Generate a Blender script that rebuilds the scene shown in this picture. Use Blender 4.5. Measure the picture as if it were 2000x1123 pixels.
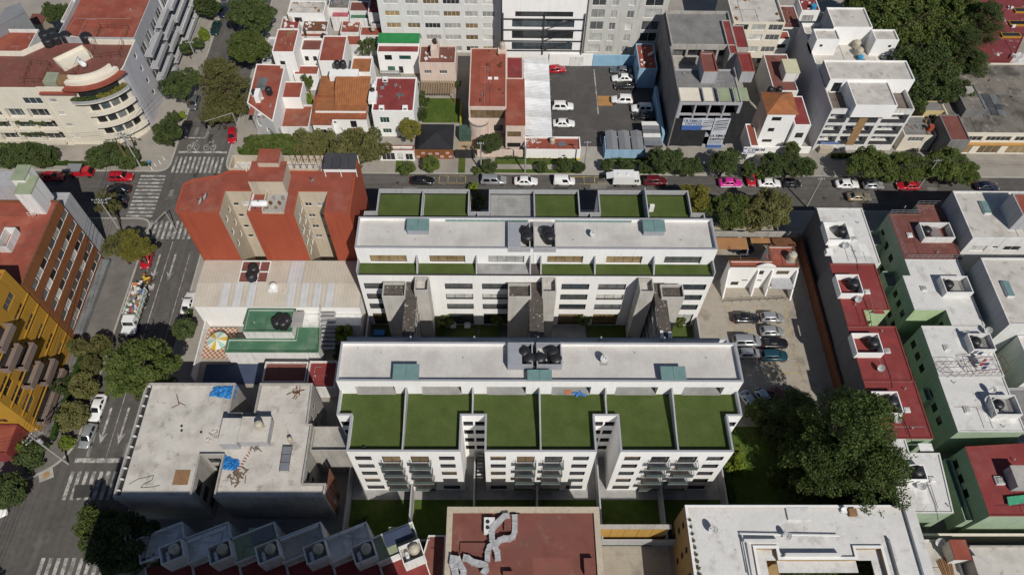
import bpy, bmesh, math, random
import numpy as np
from mathutils import Vector, Matrix

for o in list(bpy.data.objects): bpy.data.objects.remove(o, do_unlink=True)
SC = bpy.context.scene
COL = SC.collection
random.seed(7)
R = math.radians

# ------------------------------------------------------------------ camera
CAMH = 106.0
FPX = 1445.13                      # focal length in photo pixels (photo 2000 x 1123)
def _rx(t): return Matrix(((1,0,0),(0,math.cos(t),-math.sin(t)),(0,math.sin(t),math.cos(t))))
def _rz(t): return Matrix(((math.cos(t),-math.sin(t),0),(math.sin(t),math.cos(t),0),(0,0,1)))
CAMROT = _rz(R(-1.39421)) @ _rx(R(33.4105)) @ _rz(R(1.40327))
cam = bpy.data.cameras.new('camera'); camo = bpy.data.objects.new('camera', cam); COL.objects.link(camo)
camo.matrix_world = Matrix.Translation((0,0,CAMH)) @ CAMROT.to_4x4()
cam.sensor_width = 36.0; cam.lens = 36.0*FPX/2000.0; cam.clip_start = 1.0; cam.clip_end = 2000.0
SC.camera = camo

# ------------------------------------------------------------------ light
SUNV = Vector((0.45, -0.87, 1.0)).normalized()       # towards the sun
w = bpy.data.worlds.new('World'); SC.world = w; w.use_nodes = True
nt = w.node_tree; bg = nt.nodes['Background']
sky = nt.nodes.new('ShaderNodeTexSky'); sky.sky_type = 'NISHITA'; sky.sun_disc = False
sky.sun_elevation = math.asin(SUNV.z); sky.sun_rotation = math.atan2(SUNV.x, SUNV.y)
sky.altitude = 2240; sky.air_density = 1.0; sky.dust_density = 1.5
nt.links.new(sky.outputs[0], bg.inputs[0]); bg.inputs[1].default_value = 0.062
sun = bpy.data.lights.new('sun', 'SUN'); sun.energy = 4.05; sun.angle = R(0.55); sun.color = (1.0, 0.955, 0.88)
suno = bpy.data.objects.new('sun', sun); COL.objects.link(suno)
suno.rotation_euler = SUNV.to_track_quat('Z', 'Y').to_euler(); suno.location = (40, -60, 160)
vs = SC.view_settings; vs.view_transform = 'Standard'; vs.look = 'None'; vs.gamma = 1.0; vs.exposure = 0.0
vs.use_curve_mapping = False

# ------------------------------------------------------------------ survey helpers: a bearing read off the photo + a known height / plane -> a real place
def _ray(px, py): return CAMROT @ Vector(((px-1000.0)/FPX, -(py-561.5)/FPX, -1.0))
def at(px, py, z=0.0):
    d = _ray(px, py); s = (z-CAMH)/d.z
    return Vector((d.x*s, d.y*s, z))
def atY(px, py, Y):
    d = _ray(px, py); s = Y/d.y
    return d.x*s, CAMH+d.z*s
def atX(px, py, X):
    d = _ray(px, py); s = X/d.x
    return d.y*s, CAMH+d.z*s
def P2(pts, z): return [(at(x, y, z).x, at(x, y, z).y) for x, y in pts]
def rect(x0, x1, y0, y1): return [(x0,y0),(x1,y0),(x1,y1),(x0,y1)]
def prect(pts, z):
    """axis-aligned footprint from roof corners read at height z"""
    q = P2(pts, z); xs = sorted(p[0] for p in q); ys = sorted(p[1] for p in q)
    n = len(q)//2
    return rect(sum(xs[:n])/n, sum(xs[n:])/n, sum(ys[:n])/n, sum(ys[n:])/n)

# ------------------------------------------------------------------ materials
MATS = {}
def lin(c):
    if isinstance(c, str):
        c = tuple(int(c[i:i+2],16)/255 for i in (0,2,4))
        c = tuple((v/12.92 if v <= .04045 else ((v+.055)/1.055)**2.4) for v in c)
    return c
def mat(name, col, var=0.12, scale=0.6, rough=0.85, stain=None, stain_amt=0.5, stain_scale=0.25, stain_edge=(0.5,0.68),
        spec=0.3, bump=0.0, bump_scale=8.0, metal=0.0, coat=0.0, streak=0.0, fine=0.06, trans=0.0, coord='world', seams=None, stain2=None, tracks=None, objrand=0.0):
    """procedural paint / plaster / concrete: base tone, broad patches, fine grain, optional stains, rain streaks and joints"""
    if name in MATS: return MATS[name]
    m = bpy.data.materials.new(name); m.use_nodes = True; MATS[name] = m
    nt = m.node_tree; N = nt.nodes; L = nt.links; b = N['Principled BSDF']
    col = lin(col)
    b.inputs['Roughness'].default_value = rough; b.inputs['Specular IOR Level'].default_value = spec
    b.inputs['Metallic'].default_value = metal; b.inputs['Coat Weight'].default_value = coat
    m.diffuse_color = (*col, 1)
    if var <= 0 and not stain and bump <= 0:
        b.inputs['Base Color'].default_value = (*col, 1); return m
    if coord == 'world':
        g = N.new('ShaderNodeNewGeometry'); vec = g.outputs['Position']
    else:
        g = N.new('ShaderNodeTexCoord'); vec = g.outputs['Object']
    def noise(s, d=4, v=None, rgh=.55):
        n = N.new('ShaderNodeTexNoise'); n.inputs['Scale'].default_value = s; n.inputs['Detail'].default_value = d
        n.inputs['Roughness'].default_value = rgh; L.new(v or vec, n.inputs['Vector']); return n.outputs['Fac']
    def mapr(x, a, bb, c, d):
        n = N.new('ShaderNodeMapRange'); L.new(x, n.inputs['Value'])
        for k, v in zip(('From Min','From Max','To Min','To Max'), (a,bb,c,d)): n.inputs[k].default_value = v
        return n.outputs['Result']
    def mult(x, y):
        n = N.new('ShaderNodeMath'); n.operation = 'MULTIPLY'; L.new(x, n.inputs[0])
        if isinstance(y, float): n.inputs[1].default_value = y
        else: L.new(y, n.inputs[1])
        return n.outputs[0]
    f = mapr(noise(scale, 5), .25, .75, 1-var, 1+var)
    f = mult(f, mapr(noise(scale*11, 3), .25, .75, 1-fine, 1+fine))
    if streak > 0:
        mp = N.new('ShaderNodeMapping'); mp.inputs['Scale'].default_value = (1.6, 1.6, .09); L.new(vec, mp.inputs['Vector'])
        f = mult(f, mapr(noise(1.3, 4, mp.outputs['Vector'], .7), .5, .72, 1.0, 1-streak))
    if tracks:                                   # wear drawn out along the traffic
        mp = N.new('ShaderNodeMapping'); mp.inputs['Scale'].default_value = tracks; L.new(vec, mp.inputs['Vector'])
        f = mult(f, mapr(noise(1.0, 5, mp.outputs['Vector'], .65), .3, .7, .78, 1.2))
    if seams:
        sx, sy, amt = seams
        bt = N.new('ShaderNodeTexBrick'); bt.offset = 0.0; bt.squash = 1.0
        bt.inputs['Scale'].default_value = 1.0; bt.inputs['Mortar Size'].default_value = .02; bt.inputs['Mortar Smooth'].default_value = .3
        bt.inputs['Brick Width'].default_value = sx; bt.inputs['Row Height'].default_value = sy
        bt.inputs['Color1'].default_value = bt.inputs['Color2'].default_value = (1,1,1,1); bt.inputs['Mortar'].default_value = (1-amt,)*3+(1,)
        L.new(vec, bt.inputs['Vector'])
        bw = N.new('ShaderNodeRGBToBW'); L.new(bt.outputs['Color'], bw.inputs[0]); f = mult(f, bw.outputs[0])
    mx = N.new('ShaderNodeMix'); mx.data_type = 'RGBA'; mx.blend_type = 'MULTIPLY'; mx.inputs['Factor'].default_value = 1
    mx.inputs['A'].default_value = (*col, 1); cb = N.new('ShaderNodeCombineColor')
    for i in range(3): L.new(f, cb.inputs[i])
    L.new(cb.outputs[0], mx.inputs['B']); out = mx.outputs['Result']
    if stain:
        sm = N.new('ShaderNodeMix'); sm.data_type = 'RGBA'; L.new(out, sm.inputs['A'])
        sm.inputs['B'].default_value = (*lin(stain), 1)
        L.new(mapr(noise(stain_scale, 6, None, .62), stain_edge[0], stain_edge[1], 0, stain_amt), sm.inputs['Factor'])
        out = sm.outputs['Result']
    if stain2:                                   # (colour, amount, scale, (edge0, edge1)): puddle rings, old patches
        sm = N.new('ShaderNodeMix'); sm.data_type = 'RGBA'; L.new(out, sm.inputs['A']); sm.inputs['B'].default_value = (*lin(stain2[0]), 1)
        ad = N.new('ShaderNodeVectorMath'); ad.operation = 'ADD'; ad.inputs[1].default_value = (31.7,17.3,5.1); L.new(vec, ad.inputs[0])
        L.new(mapr(noise(stain2[2], 7, ad.outputs[0], .68), stain2[3][0], stain2[3][1], 0, stain2[1]), sm.inputs['Factor']); out = sm.outputs['Result']
    if objrand > 0:
        oi = N.new('ShaderNodeObjectInfo'); hs = N.new('ShaderNodeHueSaturation'); L.new(mapr(oi.outputs['Random'],0,1,1-objrand,1+objrand), hs.inputs['Value']); L.new(out, hs.inputs['Color']); out = hs.outputs[0]
    L.new(out, b.inputs['Base Color'])
    if bump > 0:
        bp = N.new('ShaderNodeBump'); bp.inputs['Strength'].default_value = bump; bp.inputs['Distance'].default_value = .05
        L.new(noise(bump_scale, 4), bp.inputs['Height']); L.new(bp.outputs['Normal'], b.inputs['Normal'])
    return m

def leafmat(name, col, col2, trans=0.35):
    if name in MATS: return MATS[name]
    m = bpy.data.materials.new(name); m.use_nodes = True; MATS[name] = m
    nt = m.node_tree; N = nt.nodes; L = nt.links; b = N['Principled BSDF']; out = N['Material Output']
    b.inputs['Roughness'].default_value = .6; b.inputs['Specular IOR Level'].default_value = .25
    at_ = N.new('ShaderNodeAttribute'); at_.attribute_name = 'tint'
    oi = N.new('ShaderNodeObjectInfo')
    mx = N.new('ShaderNodeMix'); mx.data_type = 'RGBA'; L.new(at_.outputs['Fac'], mx.inputs['Factor'])
    mx.inputs['A'].default_value = (*lin(col),1); mx.inputs['B'].default_value = (*lin(col2),1)
    hs = N.new('ShaderNodeHueSaturation'); L.new(mx.outputs['Result'], hs.inputs['Color'])
    mr = N.new('ShaderNodeMapRange'); L.new(oi.outputs['Random'], mr.inputs['Value']); mr.inputs['To Min'].default_value = 1.0; mr.inputs['To Max'].default_value = 1.45
    L.new(mr.outputs[0], hs.inputs['Value'])
    L.new(hs.outputs[0], b.inputs['Base Color'])
    tr = N.new('ShaderNodeBsdfTranslucent'); L.new(hs.outputs[0], tr.inputs['Color'])
    ms = N.new('ShaderNodeMixShader'); ms.inputs[0].default_value = trans
    L.new(b.outputs[0], ms.inputs[1]); L.new(tr.outputs[0], ms.inputs[2]); L.new(ms.outputs[0], out.inputs['Surface'])
    m.diffuse_color = (*lin(col),1)
    return m

# ------------------------------------------------------------------ mesh building
ORG = {}
def setp(o, label=None, cat=None, group=None, kind=None):
    if label: o['label'] = label
    if cat: o['category'] = cat
    if group: o['group'] = group
    if kind: o['kind'] = kind
    return o
def thing(name, label, cat, loc=(0,0,0), rz=0.0, group=None):
    o = bpy.data.objects.new(name, None); COL.objects.link(o)
    o.empty_display_size = .3; o.location = loc; o.rotation_euler = (0,0,rz)
    ORG[o.name] = Vector(loc)
    return setp(o, label, cat, group)
def link(name, me, parent=None, loc=None, rz=None, mt=None):
    o = bpy.data.objects.new(name, me); COL.objects.link(o)
    if parent: o.parent = parent; ORG[o.name] = ORG.get(parent.name, Vector((0,0,0)))
    else: ORG[o.name] = Vector(loc) if loc is not None else Vector((0,0,0))
    if loc is not None: o.location = loc
    if rz is not None: o.rotation_euler = (0,0,rz)
    return o
def dup(root, loc, rz=0.0, label=None, group=None, scale=None, swap=None):
    """copy of a thing with its parts and sub-parts; swap maps a material to another"""
    def cp(o, parent):
        c = o.copy(); COL.objects.link(c); c.parent = parent
        if swap and o.type == 'MESH':
            for i, s in enumerate(c.material_slots):
                if s.material and s.material.name in swap:
                    s.link = 'OBJECT'; s.material = swap[s.material.name]
        for k in KIDS.get(o.name, []): 
            cp(k, c)
        return c
    c = cp(root, None); c.location = loc; c.rotation_euler = (0,0,rz); ORG[c.name] = Vector(loc)
    if scale: c.scale = scale if hasattr(scale, '__len__') else (scale,)*3
    if label: c['label'] = label
    if group: c['group'] = group
    return c
KIDS = {}
def regkids(root):
    """remember the children of a prototype so that copies can be made quickly"""
    for c in root.children:
        KIDS.setdefault(root.name, []).append(c); regkids(c)
class MB:
    def __init__(s): s.v = []; s.f = []; s.mi = []; s.cur = 0
    def add(s, vs, fs):
        n = len(s.v); s.v += [tuple(x) for x in vs]
        for f in fs: s.f.append([i+n for i in f]); s.mi.append(s.cur)
        return s
    def quad(s, *p): return s.add(p, [list(range(len(p)))])
    def box(s, x0, x1, y0, y1, z0, z1):
        return s.add([(x0,y0,z0),(x1,y0,z0),(x1,y1,z0),(x0,y1,z0),(x0,y0,z1),(x1,y0,z1),(x1,y1,z1),(x0,y1,z1)],
                     [[0,3,2,1],[4,5,6,7],[0,1,5,4],[1,2,6,5],[2,3,7,6],[3,0,4,7]])
    def obox(s, cx, cy, z0, z1, lx, ly, a=0.0):
        c, d = math.cos(a), math.sin(a)
        q = [(cx+x*c-y*d, cy+x*d+y*c) for x, y in ((-lx/2,-ly/2),(lx/2,-ly/2),(lx/2,ly/2),(-lx/2,ly/2))]
        return s.prism(q, z0, z1, True)
    def prism(s, poly, z0, z1, bottom=False, top=True):
        poly = ccw(poly); n = len(poly)
        vs = [(x,y,z0) for x,y in poly]+[(x,y,z1) for x,y in poly]
        fs = [[i,(i+1)%n,(i+1)%n+n,i+n] for i in range(n)]
        if top: fs.append(list(range(n,2*n)))
        if bottom: fs.append(list(range(n-1,-1,-1)))
        return s.add(vs, fs)
    def frust(s, p0, p1, z0, z1, bottom=False):
        n = len(p0); vs = [(x,y,z0) for x,y in p0]+[(x,y,z1) for x,y in p1]
        fs = [[i,(i+1)%n,(i+1)%n+n,i+n] for i in range(n)]+[list(range(n,2*n))]
        if bottom: fs.append(list(range(n-1,-1,-1)))
        return s.add(vs, fs)
    def lathe(s, prof, c=(0,0,0), n=16, axis='z'):
        vs = []; fs = []
        for r, h in prof:
            for i in range(n):
                a = 2*math.pi*i/n; x, y = r*math.cos(a), r*math.sin(a)
                p = (x,y,h) if axis == 'z' else ((h,x,y) if axis == 'x' else (y,h,x))
                vs.append((c[0]+p[0], c[1]+p[1], c[2]+p[2]))
        for j in range(len(prof)-1):
            for i in range(n):
                k = (i+1)%n; fs.append([j*n+i, j*n+k, (j+1)*n+k, (j+1)*n+i])
        fs.append([(len(prof)-1)*n+i for i in range(n)]); fs.append([n-1-i for i in range(n)])
        return s.add(vs, fs)
    def tube(s, a, b, r, n=6, r2=None):
        a = Vector(a); b = Vector(b); d = (b-a)
        if d.length < 1e-6: return s
        q = d.to_track_quat('Z','Y'); r2 = r if r2 is None else r2; vs = []
        for p, rr in ((a,r),(b,r2)):
            for i in range(n):
                t = 2*math.pi*i/n; vs.append(p+q@Vector((rr*math.cos(t), rr*math.sin(t), 0)))
        return s.add(vs, [[i,(i+1)%n,(i+1)%n+n,i+n] for i in range(n)]+[list(range(n,2*n)), list(range(n-1,-1,-1))])
    def path(s, pts, r, n=6):
        for a, b in zip(pts, pts[1:]): s.tube(a, b, r, n)
        return s
    def mesh(s, name, mats, off=None, smooth=False):
        me = bpy.data.meshes.new(name)
        vs = s.v if off is None else [(x-off[0], y-off[1], z-off[2]) for x,y,z in s.v]
        me.from_pydata(vs, [], s.f)
        if not isinstance(mats, (list,tuple)): mats = [mats]
        for m in mats: me.materials.append(m)
        if len(mats) > 1: me.polygons.foreach_set('material_index', s.mi)
        if smooth: me.polygons.foreach_set('use_smooth', [True]*len(s.f))
        me.update(); return me
    def obj(s, name, mats, parent=None, smooth=False, kind=None, label=None, cat=None, group=None, base=False):
        """link as one mesh object; coordinates are world ones, kept relative to the parent thing"""
        if parent is not None: off = ORG.get(parent.name, Vector((0,0,0)))
        elif base:
            a = np.array(s.v); off = Vector(((a[:,0].min()+a[:,0].max())/2, (a[:,1].min()+a[:,1].max())/2, a[:,2].min()))
        else: off = None
        me = s.mesh(name, mats, off, smooth)
        o = link(name, me, parent)
        if parent is None and off is not None: o.location = off; ORG[o.name] = off
        return setp(o, label, cat, group, kind)
def area(p): return sum(p[i][0]*p[(i+1)%len(p)][1]-p[(i+1)%len(p)][0]*p[i][1] for i in range(len(p)))/2
def ccw(p): return list(p) if area(p) > 0 else list(p)[::-1]
def inset(poly, d):
    """offset a ccw polygon inwards by d (number, or one per edge)"""
    n = len(poly); out = []; ds = d if hasattr(d,'__len__') else [d]*n
    for i in range(n):
        a, b, c = Vector(poly[i-1]), Vector(poly[i]), Vector(poly[(i+1)%n])
        u = (b-a).normalized(); v = (c-b).normalized()
        n1 = Vector((-u.y,u.x)); n2 = Vector((-v.y,v.x)); cr = u.x*v.y-u.y*v.x
        if abs(cr) < .05: q = b+n1*ds[i]
        else:
            p1 = b+n1*ds[i-1]; p2 = b+n2*ds[i]; t = ((p2-p1).x*v.y-(p2-p1).y*v.x)/cr; q = p1+u*t
        out.append((q.x,q.y))
    return out
# ------------------------------------------------------------------ palette
WHITE  = mat('white_stucco', (.80,.79,.77), var=.04, scale=.25, streak=.09, rough=.9, fine=.03)
TOWC   = mat('pale_concrete', (.46,.44,.405), var=.12, scale=.35, streak=.25, stain=(.34,.32,.29), stain_amt=.5, seams=(40,1.4,.1))
WHITE2 = mat('old_white_stucco', (.66,.65,.63), var=.10, scale=.3, streak=.3, rough=.9)
CREAM  = mat('cream_stucco', (.66,.61,.51), var=.06, scale=.3, streak=.09, rough=.9)
BEIGE  = mat('beige_stucco', (.44,.38,.29), var=.10, scale=.3, streak=.25)
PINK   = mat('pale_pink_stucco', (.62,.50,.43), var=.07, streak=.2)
CONC   = mat('raw_concrete', (.37,.35,.32), var=.16, scale=.35, streak=.3, stain=(.20,.19,.175), stain_amt=.5, bump=.15)
CONCD  = mat('dark_concrete', (.20,.195,.19), var=.18, scale=.4, streak=.3, stain=(.11,.105,.10), stain_amt=.5)
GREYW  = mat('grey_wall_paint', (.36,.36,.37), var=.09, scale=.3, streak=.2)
BLUEG  = mat('blue_grey_parapet', (.30,.31,.34), var=.08, scale=.5, streak=.15)
ROOFW  = mat('pale_roof_membrane', (.505,.483,.455), var=.11, scale=.35, stain=(.37,.34,.31), stain_amt=.5, stain_scale=.28, stain2=((.55,.53,.5),.6,.4,(.56,.72)), seams=(1.02,40,.12), rough=.8)
ROOFC  = mat('cement_roof', (.50,.472,.43), var=.14, scale=.4, stain=(.33,.305,.27), stain_amt=.75, stain_scale=.3, stain2=((.25,.225,.19),.75,.5,(.57,.66)), bump=.1)
ROOFO  = mat('old_dirty_roof', (.19,.17,.145), var=.3, scale=.6, stain=(.07,.064,.056), stain_amt=.95, stain_scale=.3, stain_edge=(.44,.62), stain2=((.34,.31,.27),.7,.7,(.56,.68)), bump=.2)
ROOFP  = mat('white_roof_paint', (.60,.59,.57), var=.12, scale=.35, stain=(.36,.34,.315), stain_amt=.7, stain_scale=.35, stain_edge=(.52,.66), stain2=((.26,.23,.20),.8,1.3,(.62,.70)))
PAVED  = mat('worn_dark_pavement', (.150,.139,.126), var=.2, scale=.4, stain=(.10,.093,.085), stain_amt=.6, seams=(1.5,1.5,.15), rough=.9)
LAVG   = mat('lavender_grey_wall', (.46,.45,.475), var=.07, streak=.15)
REDR   = mat('red_roof_paint', (.255,.066,.042), var=.2, scale=.4, stain=(.32,.14,.10), stain_amt=.55, stain_scale=.3, stain2=((.13,.05,.04),.6,.55,(.55,.72)))
REDC   = mat('crimson_roof_paint', (.205,.036,.034), var=.16, scale=.4, stain=(.25,.09,.08), stain_amt=.45, stain_scale=.3, stain2=((.11,.04,.036),.6,.6,(.55,.7)))
REDD   = mat('maroon_roof_paint', (.175,.064,.05), var=.18, scale=.5, stain=(.11,.06,.05), stain_amt=.6, stain2=((.26,.15,.12),.5,.5,(.56,.72)))
ORNG   = mat('orange_red_wall', (.33,.072,.036), var=.09, scale=.25, streak=.2)
TERRA  = mat('terracotta_tile', (.30,.115,.045), var=.22, scale=.9, stain=(.20,.09,.05), stain_amt=.6, stain_scale=.6, bump=.3, bump_scale=5)
TURF   = mat('artificial_turf', (.070,.096,.027), var=.13, scale=.5, fine=.14, stain=(.10,.125,.05), stain_amt=.5, stain_scale=.2, stain_edge=(.5,.75), stain2=((.045,.07,.015),.5,.35,(.5,.7)), seams=(2.0,40,.10), rough=.95, spec=.1, bump=.2, bump_scale=25)
LAWN   = mat('garden_lawn', (.060,.095,.018), var=.25, scale=1.2, fine=.2, stain=(.13,.13,.04), stain_amt=.5, rough=.95, spec=.1, bump=.5, bump_scale=20)
HEDGEG = mat('hedge_core', (.025,.05,.010), var=.3, scale=2, rough=.95, spec=.1, bump=.8, bump_scale=10)
ASPK = dict(var=.2, scale=.12, fine=.14, stain=(.065,.062,.058), stain_amt=.6, stain_scale=.16, stain2=((.16,.149,.137),.5,.35,(.56,.7)), rough=.92, bump=.15, bump_scale=20)
ASPH   = mat('asphalt', (.096,.088,.081), tracks=(1.1,.03,1), **ASPK); ASPH2 = mat('asphalt_side', (.098,.090,.083), tracks=(.03,1.1,1), **ASPK)
ASPHL  = mat('lot_asphalt', (.075,.07,.068), var=.15, scale=.15, fine=.1, stain=(.12,.112,.10), stain_amt=.5, stain_scale=.25, rough=.92)
PAVE   = mat('pavement_concrete', (.30,.275,.24), var=.15, scale=.5, stain=(.19,.175,.155), stain_amt=.6, seams=(1.5,1.5,.18), rough=.9)
KERB   = mat('kerb_concrete', (.36,.34,.30), var=.15, scale=.8)
YARD   = mat('cracked_yard_slab', (.34,.30,.245), var=.18, scale=.3, stain=(.18,.16,.135), stain_amt=.8, stain_scale=.3, seams=(3.2,3.2,.25), bump=.1)
PAINTW = mat('road_paint_white', (.46,.45,.42), var=.25, scale=1.5, stain=(.15,.14,.13), stain_amt=.9, stain_scale=.9, stain_edge=(.42,.6), stain2=((.16,.15,.14),.8,3.5,(.5,.62)))
PAINTY = mat('road_paint_yellow', (.5,.36,.06), var=.2, scale=1.5, stain=(.14,.135,.12), stain_amt=.9, stain_scale=1.0, stain_edge=(.45,.58))
DARKM  = mat('dark_metal', (.028,.028,.03), var=.1, rough=.5, spec=.5)
ALU    = mat('aluminium', (.45,.45,.46), var=.08, rough=.45, metal=.6)
GALV   = mat('galvanised_sheet', (.50,.51,.53), var=.18, scale=.8, rough=.42, metal=.75, stain=(.30,.28,.26), stain_amt=.5)
WHITEM = mat('white_metal', (.72,.72,.71), var=.06, rough=.5)
BLACKP = mat('black_plastic', (.018,.018,.02), var=.15, rough=.45, spec=.5)
RUST   = mat('rusty_steel', (.14,.06,.03), var=.3, scale=2, rough=.8)
WOOD   = mat('weathered_wood', (.24,.14,.07), var=.2, scale=1.5, streak=.2)
TEALG  = None
def glass(name, col, rough=.08, spec=.6, alpha=1.0):
    m = mat(name, col, var=.35, scale=.7, rough=rough, spec=spec, fine=.15, objrand=.45)
    return m
GD = glass('glass_dark', (.022,.024,.026)); GB = glass('glass_blue', (.05,.065,.075)); GT = glass('glass_tan_curtain', (.235,.165,.085), .25)
GP = glass('glass_pale_curtain', (.42,.42,.40), .2); GG = glass('glass_grey', (.12,.125,.125)); GGR = glass('glass_green', (.03,.10,.075))
TEAL = mat('teal_glass', (.15,.245,.235), var=.12, scale=1.0, rough=.12, spec=.7)
PANES = {'d':GD,'b':GB,'t':GT,'p':GP,'g':GG,'e':GGR}

# ------------------------------------------------------------------ facades, windows, buildings
WC = {}
def window(parent, p0, u, ang, u0, z0, w, h, depth, pane, n=2, fr=None, rows=1, fw=.06):
    """one window: frame with its mullions, the pane its sub-part"""
    fr = fr or DARKM; key = (round(w,2), round(h,2), n, rows, fr.name, pane.name, fw)
    if key not in WC:
        m = MB(); t = .07
        m.box(0,w,-t,0,0,fw); m.box(0,w,-t,0,h-fw,h); m.box(0,fw,-t+.002,-.002,fw,h-fw); m.box(w-fw,w,-t+.002,-.002,fw,h-fw)
        for i in range(1,n): m.box(w*i/n-fw*.4, w*i/n+fw*.4, -t+.006,-.006,fw,h-fw)
        for i in range(1,rows): m.box(fw,w-fw,-t+.01,-.01,h*i/rows-.025,h*i/rows+.025)
        p = MB(); p.quad((fw*.5,-.02,fw*.5),(w-fw*.5,-.02,fw*.5),(w-fw*.5,-.02,h-fw*.5),(fw*.5,-.02,h-fw*.5))
        WC[key] = (m.mesh('window', fr), p.mesh('pane', pane))
    a, b = WC[key]; inw = Vector((-u.y, u.x, 0))
    loc = Vector((p0[0],p0[1],0))+Vector((u.x,u.y,0))*u0+inw*(depth-.001)+Vector((0,0,z0))
    o = link('window', a, parent, loc-ORG[parent.name], ang)
    q = bpy.data.objects.new('pane', b); COL.objects.link(q); q.parent = o
    return o
def facade(mb, p0, p1, z0, z1, ops, depth=.16, rv=None):
    p0 = Vector(p0); p1 = Vector(p1); d = p1-p0; Lh = d.length; u = d/Lh; inw = Vector((-u.y,u.x))
    us = sorted({0.0, Lh, *[o[0] for o in ops], *[o[1] for o in ops]}); zs = sorted({z0, z1, *[o[2] for o in ops], *[o[3] for o in ops]})
    us = [x for x in us if -1e-6 <= x <= Lh+1e-6]; zs = [x for x in zs if z0-1e-6 <= x <= z1+1e-6]
    def P(x, z, k=0.0): q = p0+u*x+inw*k; return (q.x,q.y,z)
    for i in range(len(us)-1):
        run = None
        for j in range(len(zs)-1):
            cx, cz = (us[i]+us[i+1])/2, (zs[j]+zs[j+1])/2
            hole = any(o[0] < cx < o[1] and o[2] < cz < o[3] for o in ops)
            if not hole:
                if run is None: run = zs[j]
                if j == len(zs)-2: mb.quad(P(us[i],run),P(us[i+1],run),P(us[i+1],zs[j+1]),P(us[i],zs[j+1]))
            elif run is not None:
                mb.quad(P(us[i],run),P(us[i+1],run),P(us[i+1],zs[j]),P(us[i],zs[j])); run = None
    for o in ops:
        if rv is not None: mb = MB(); rv.append(mb)
        a, b, c, e = o[:4]; k = o[6] if len(o) > 6 else depth
        mb.quad(P(a,c),P(b,c),P(b,c,k),P(a,c,k)); mb.quad(P(a,e),P(a,e,k),P(b,e,k),P(b,e))
        mb.quad(P(a,c),P(a,c,k),P(a,e,k),P(a,e)); mb.quad(P(b,c),P(b,e),P(b,e,k),P(b,c,k))
    return u
def solid(parent, poly, z, wall, roofm, par=1.0, th=.18, z0=0.0, op=None, depth=.16, fr=None, wname='wall', rname='roof', cope=None, coh=.05, skip=(), emats=None, rev=None):
    """walls with real openings, parapet with coping, roof deck; all parts of parent"""
    op = op or {}; poly = list(poly)
    if area(poly) < 0:
        poly = poly[::-1]; n = len(poly); op = {(n-2-k) % n: v for k, v in op.items()}
    n = len(poly); mb = MB(); extra = {}; rv = [] if rev else None
    for i in range(n):
        if i in skip: continue
        ops = op.get(i, [])
        em = (emats or {}).get(i)
        u = facade(mb if em is None else extra.setdefault(em.name, (em, MB()))[1], poly[i], poly[(i+1)%n], z0, z, ops, depth, rv); ang = math.atan2(u.y, u.x)
        for o in ops:
            pk = o[4] if len(o) > 4 else 'd'
            if pk == '-': continue
            k = o[6] if len(o) > 6 else depth
            window(parent, poly[i], u, ang, o[0], o[2], o[1]-o[0], o[3]-o[2], k, PANES[pk], o[5] if len(o) > 5 else 2, fr)
    for em, eb in extra.values(): eb.obj(wname, em, parent)
    for r_ in rv or []: r_.obj('window_reveal', rev, parent)
    if par > 0:
        q = inset(poly, th)
        for i in range(n):
            j = (i+1)%n
            mb.quad((*q[j],z-par),(*q[i],z-par),(*q[i],z),(*q[j],z))
            if cope is None: mb.quad((*poly[i],z),(*poly[j],z),(*q[j],z),(*q[i],z))
        mb.obj(wname, wall, parent)
        if cope is not None:
            c = MB(); a = inset(poly, -.03); b = inset(poly, th+.03)
            for i in range(n):
                j = (i+1)%n
                c.quad((*a[i],z+coh),(*a[j],z+coh),(*b[j],z+coh),(*b[i],z+coh)); c.quad((*a[i],z-.02),(*a[j],z-.02),(*a[j],z+coh),(*a[i],z+coh)); c.quad((*b[j],z-.02),(*b[i],z-.02),(*b[i],z+coh),(*b[j],z+coh))
            c.obj('coping', cope, parent)
        r = MB(); r.quad(*[(x,y,z-par) for x,y in inset(poly, th-.01)]); r.obj(rname, roofm, parent)
    else:
        mb.obj(wname, wall, parent)
        r = MB(); r.prism(inset(poly, -.08), z, z+.14, True); r.obj(rname, roofm, parent)
    return parent
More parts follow.
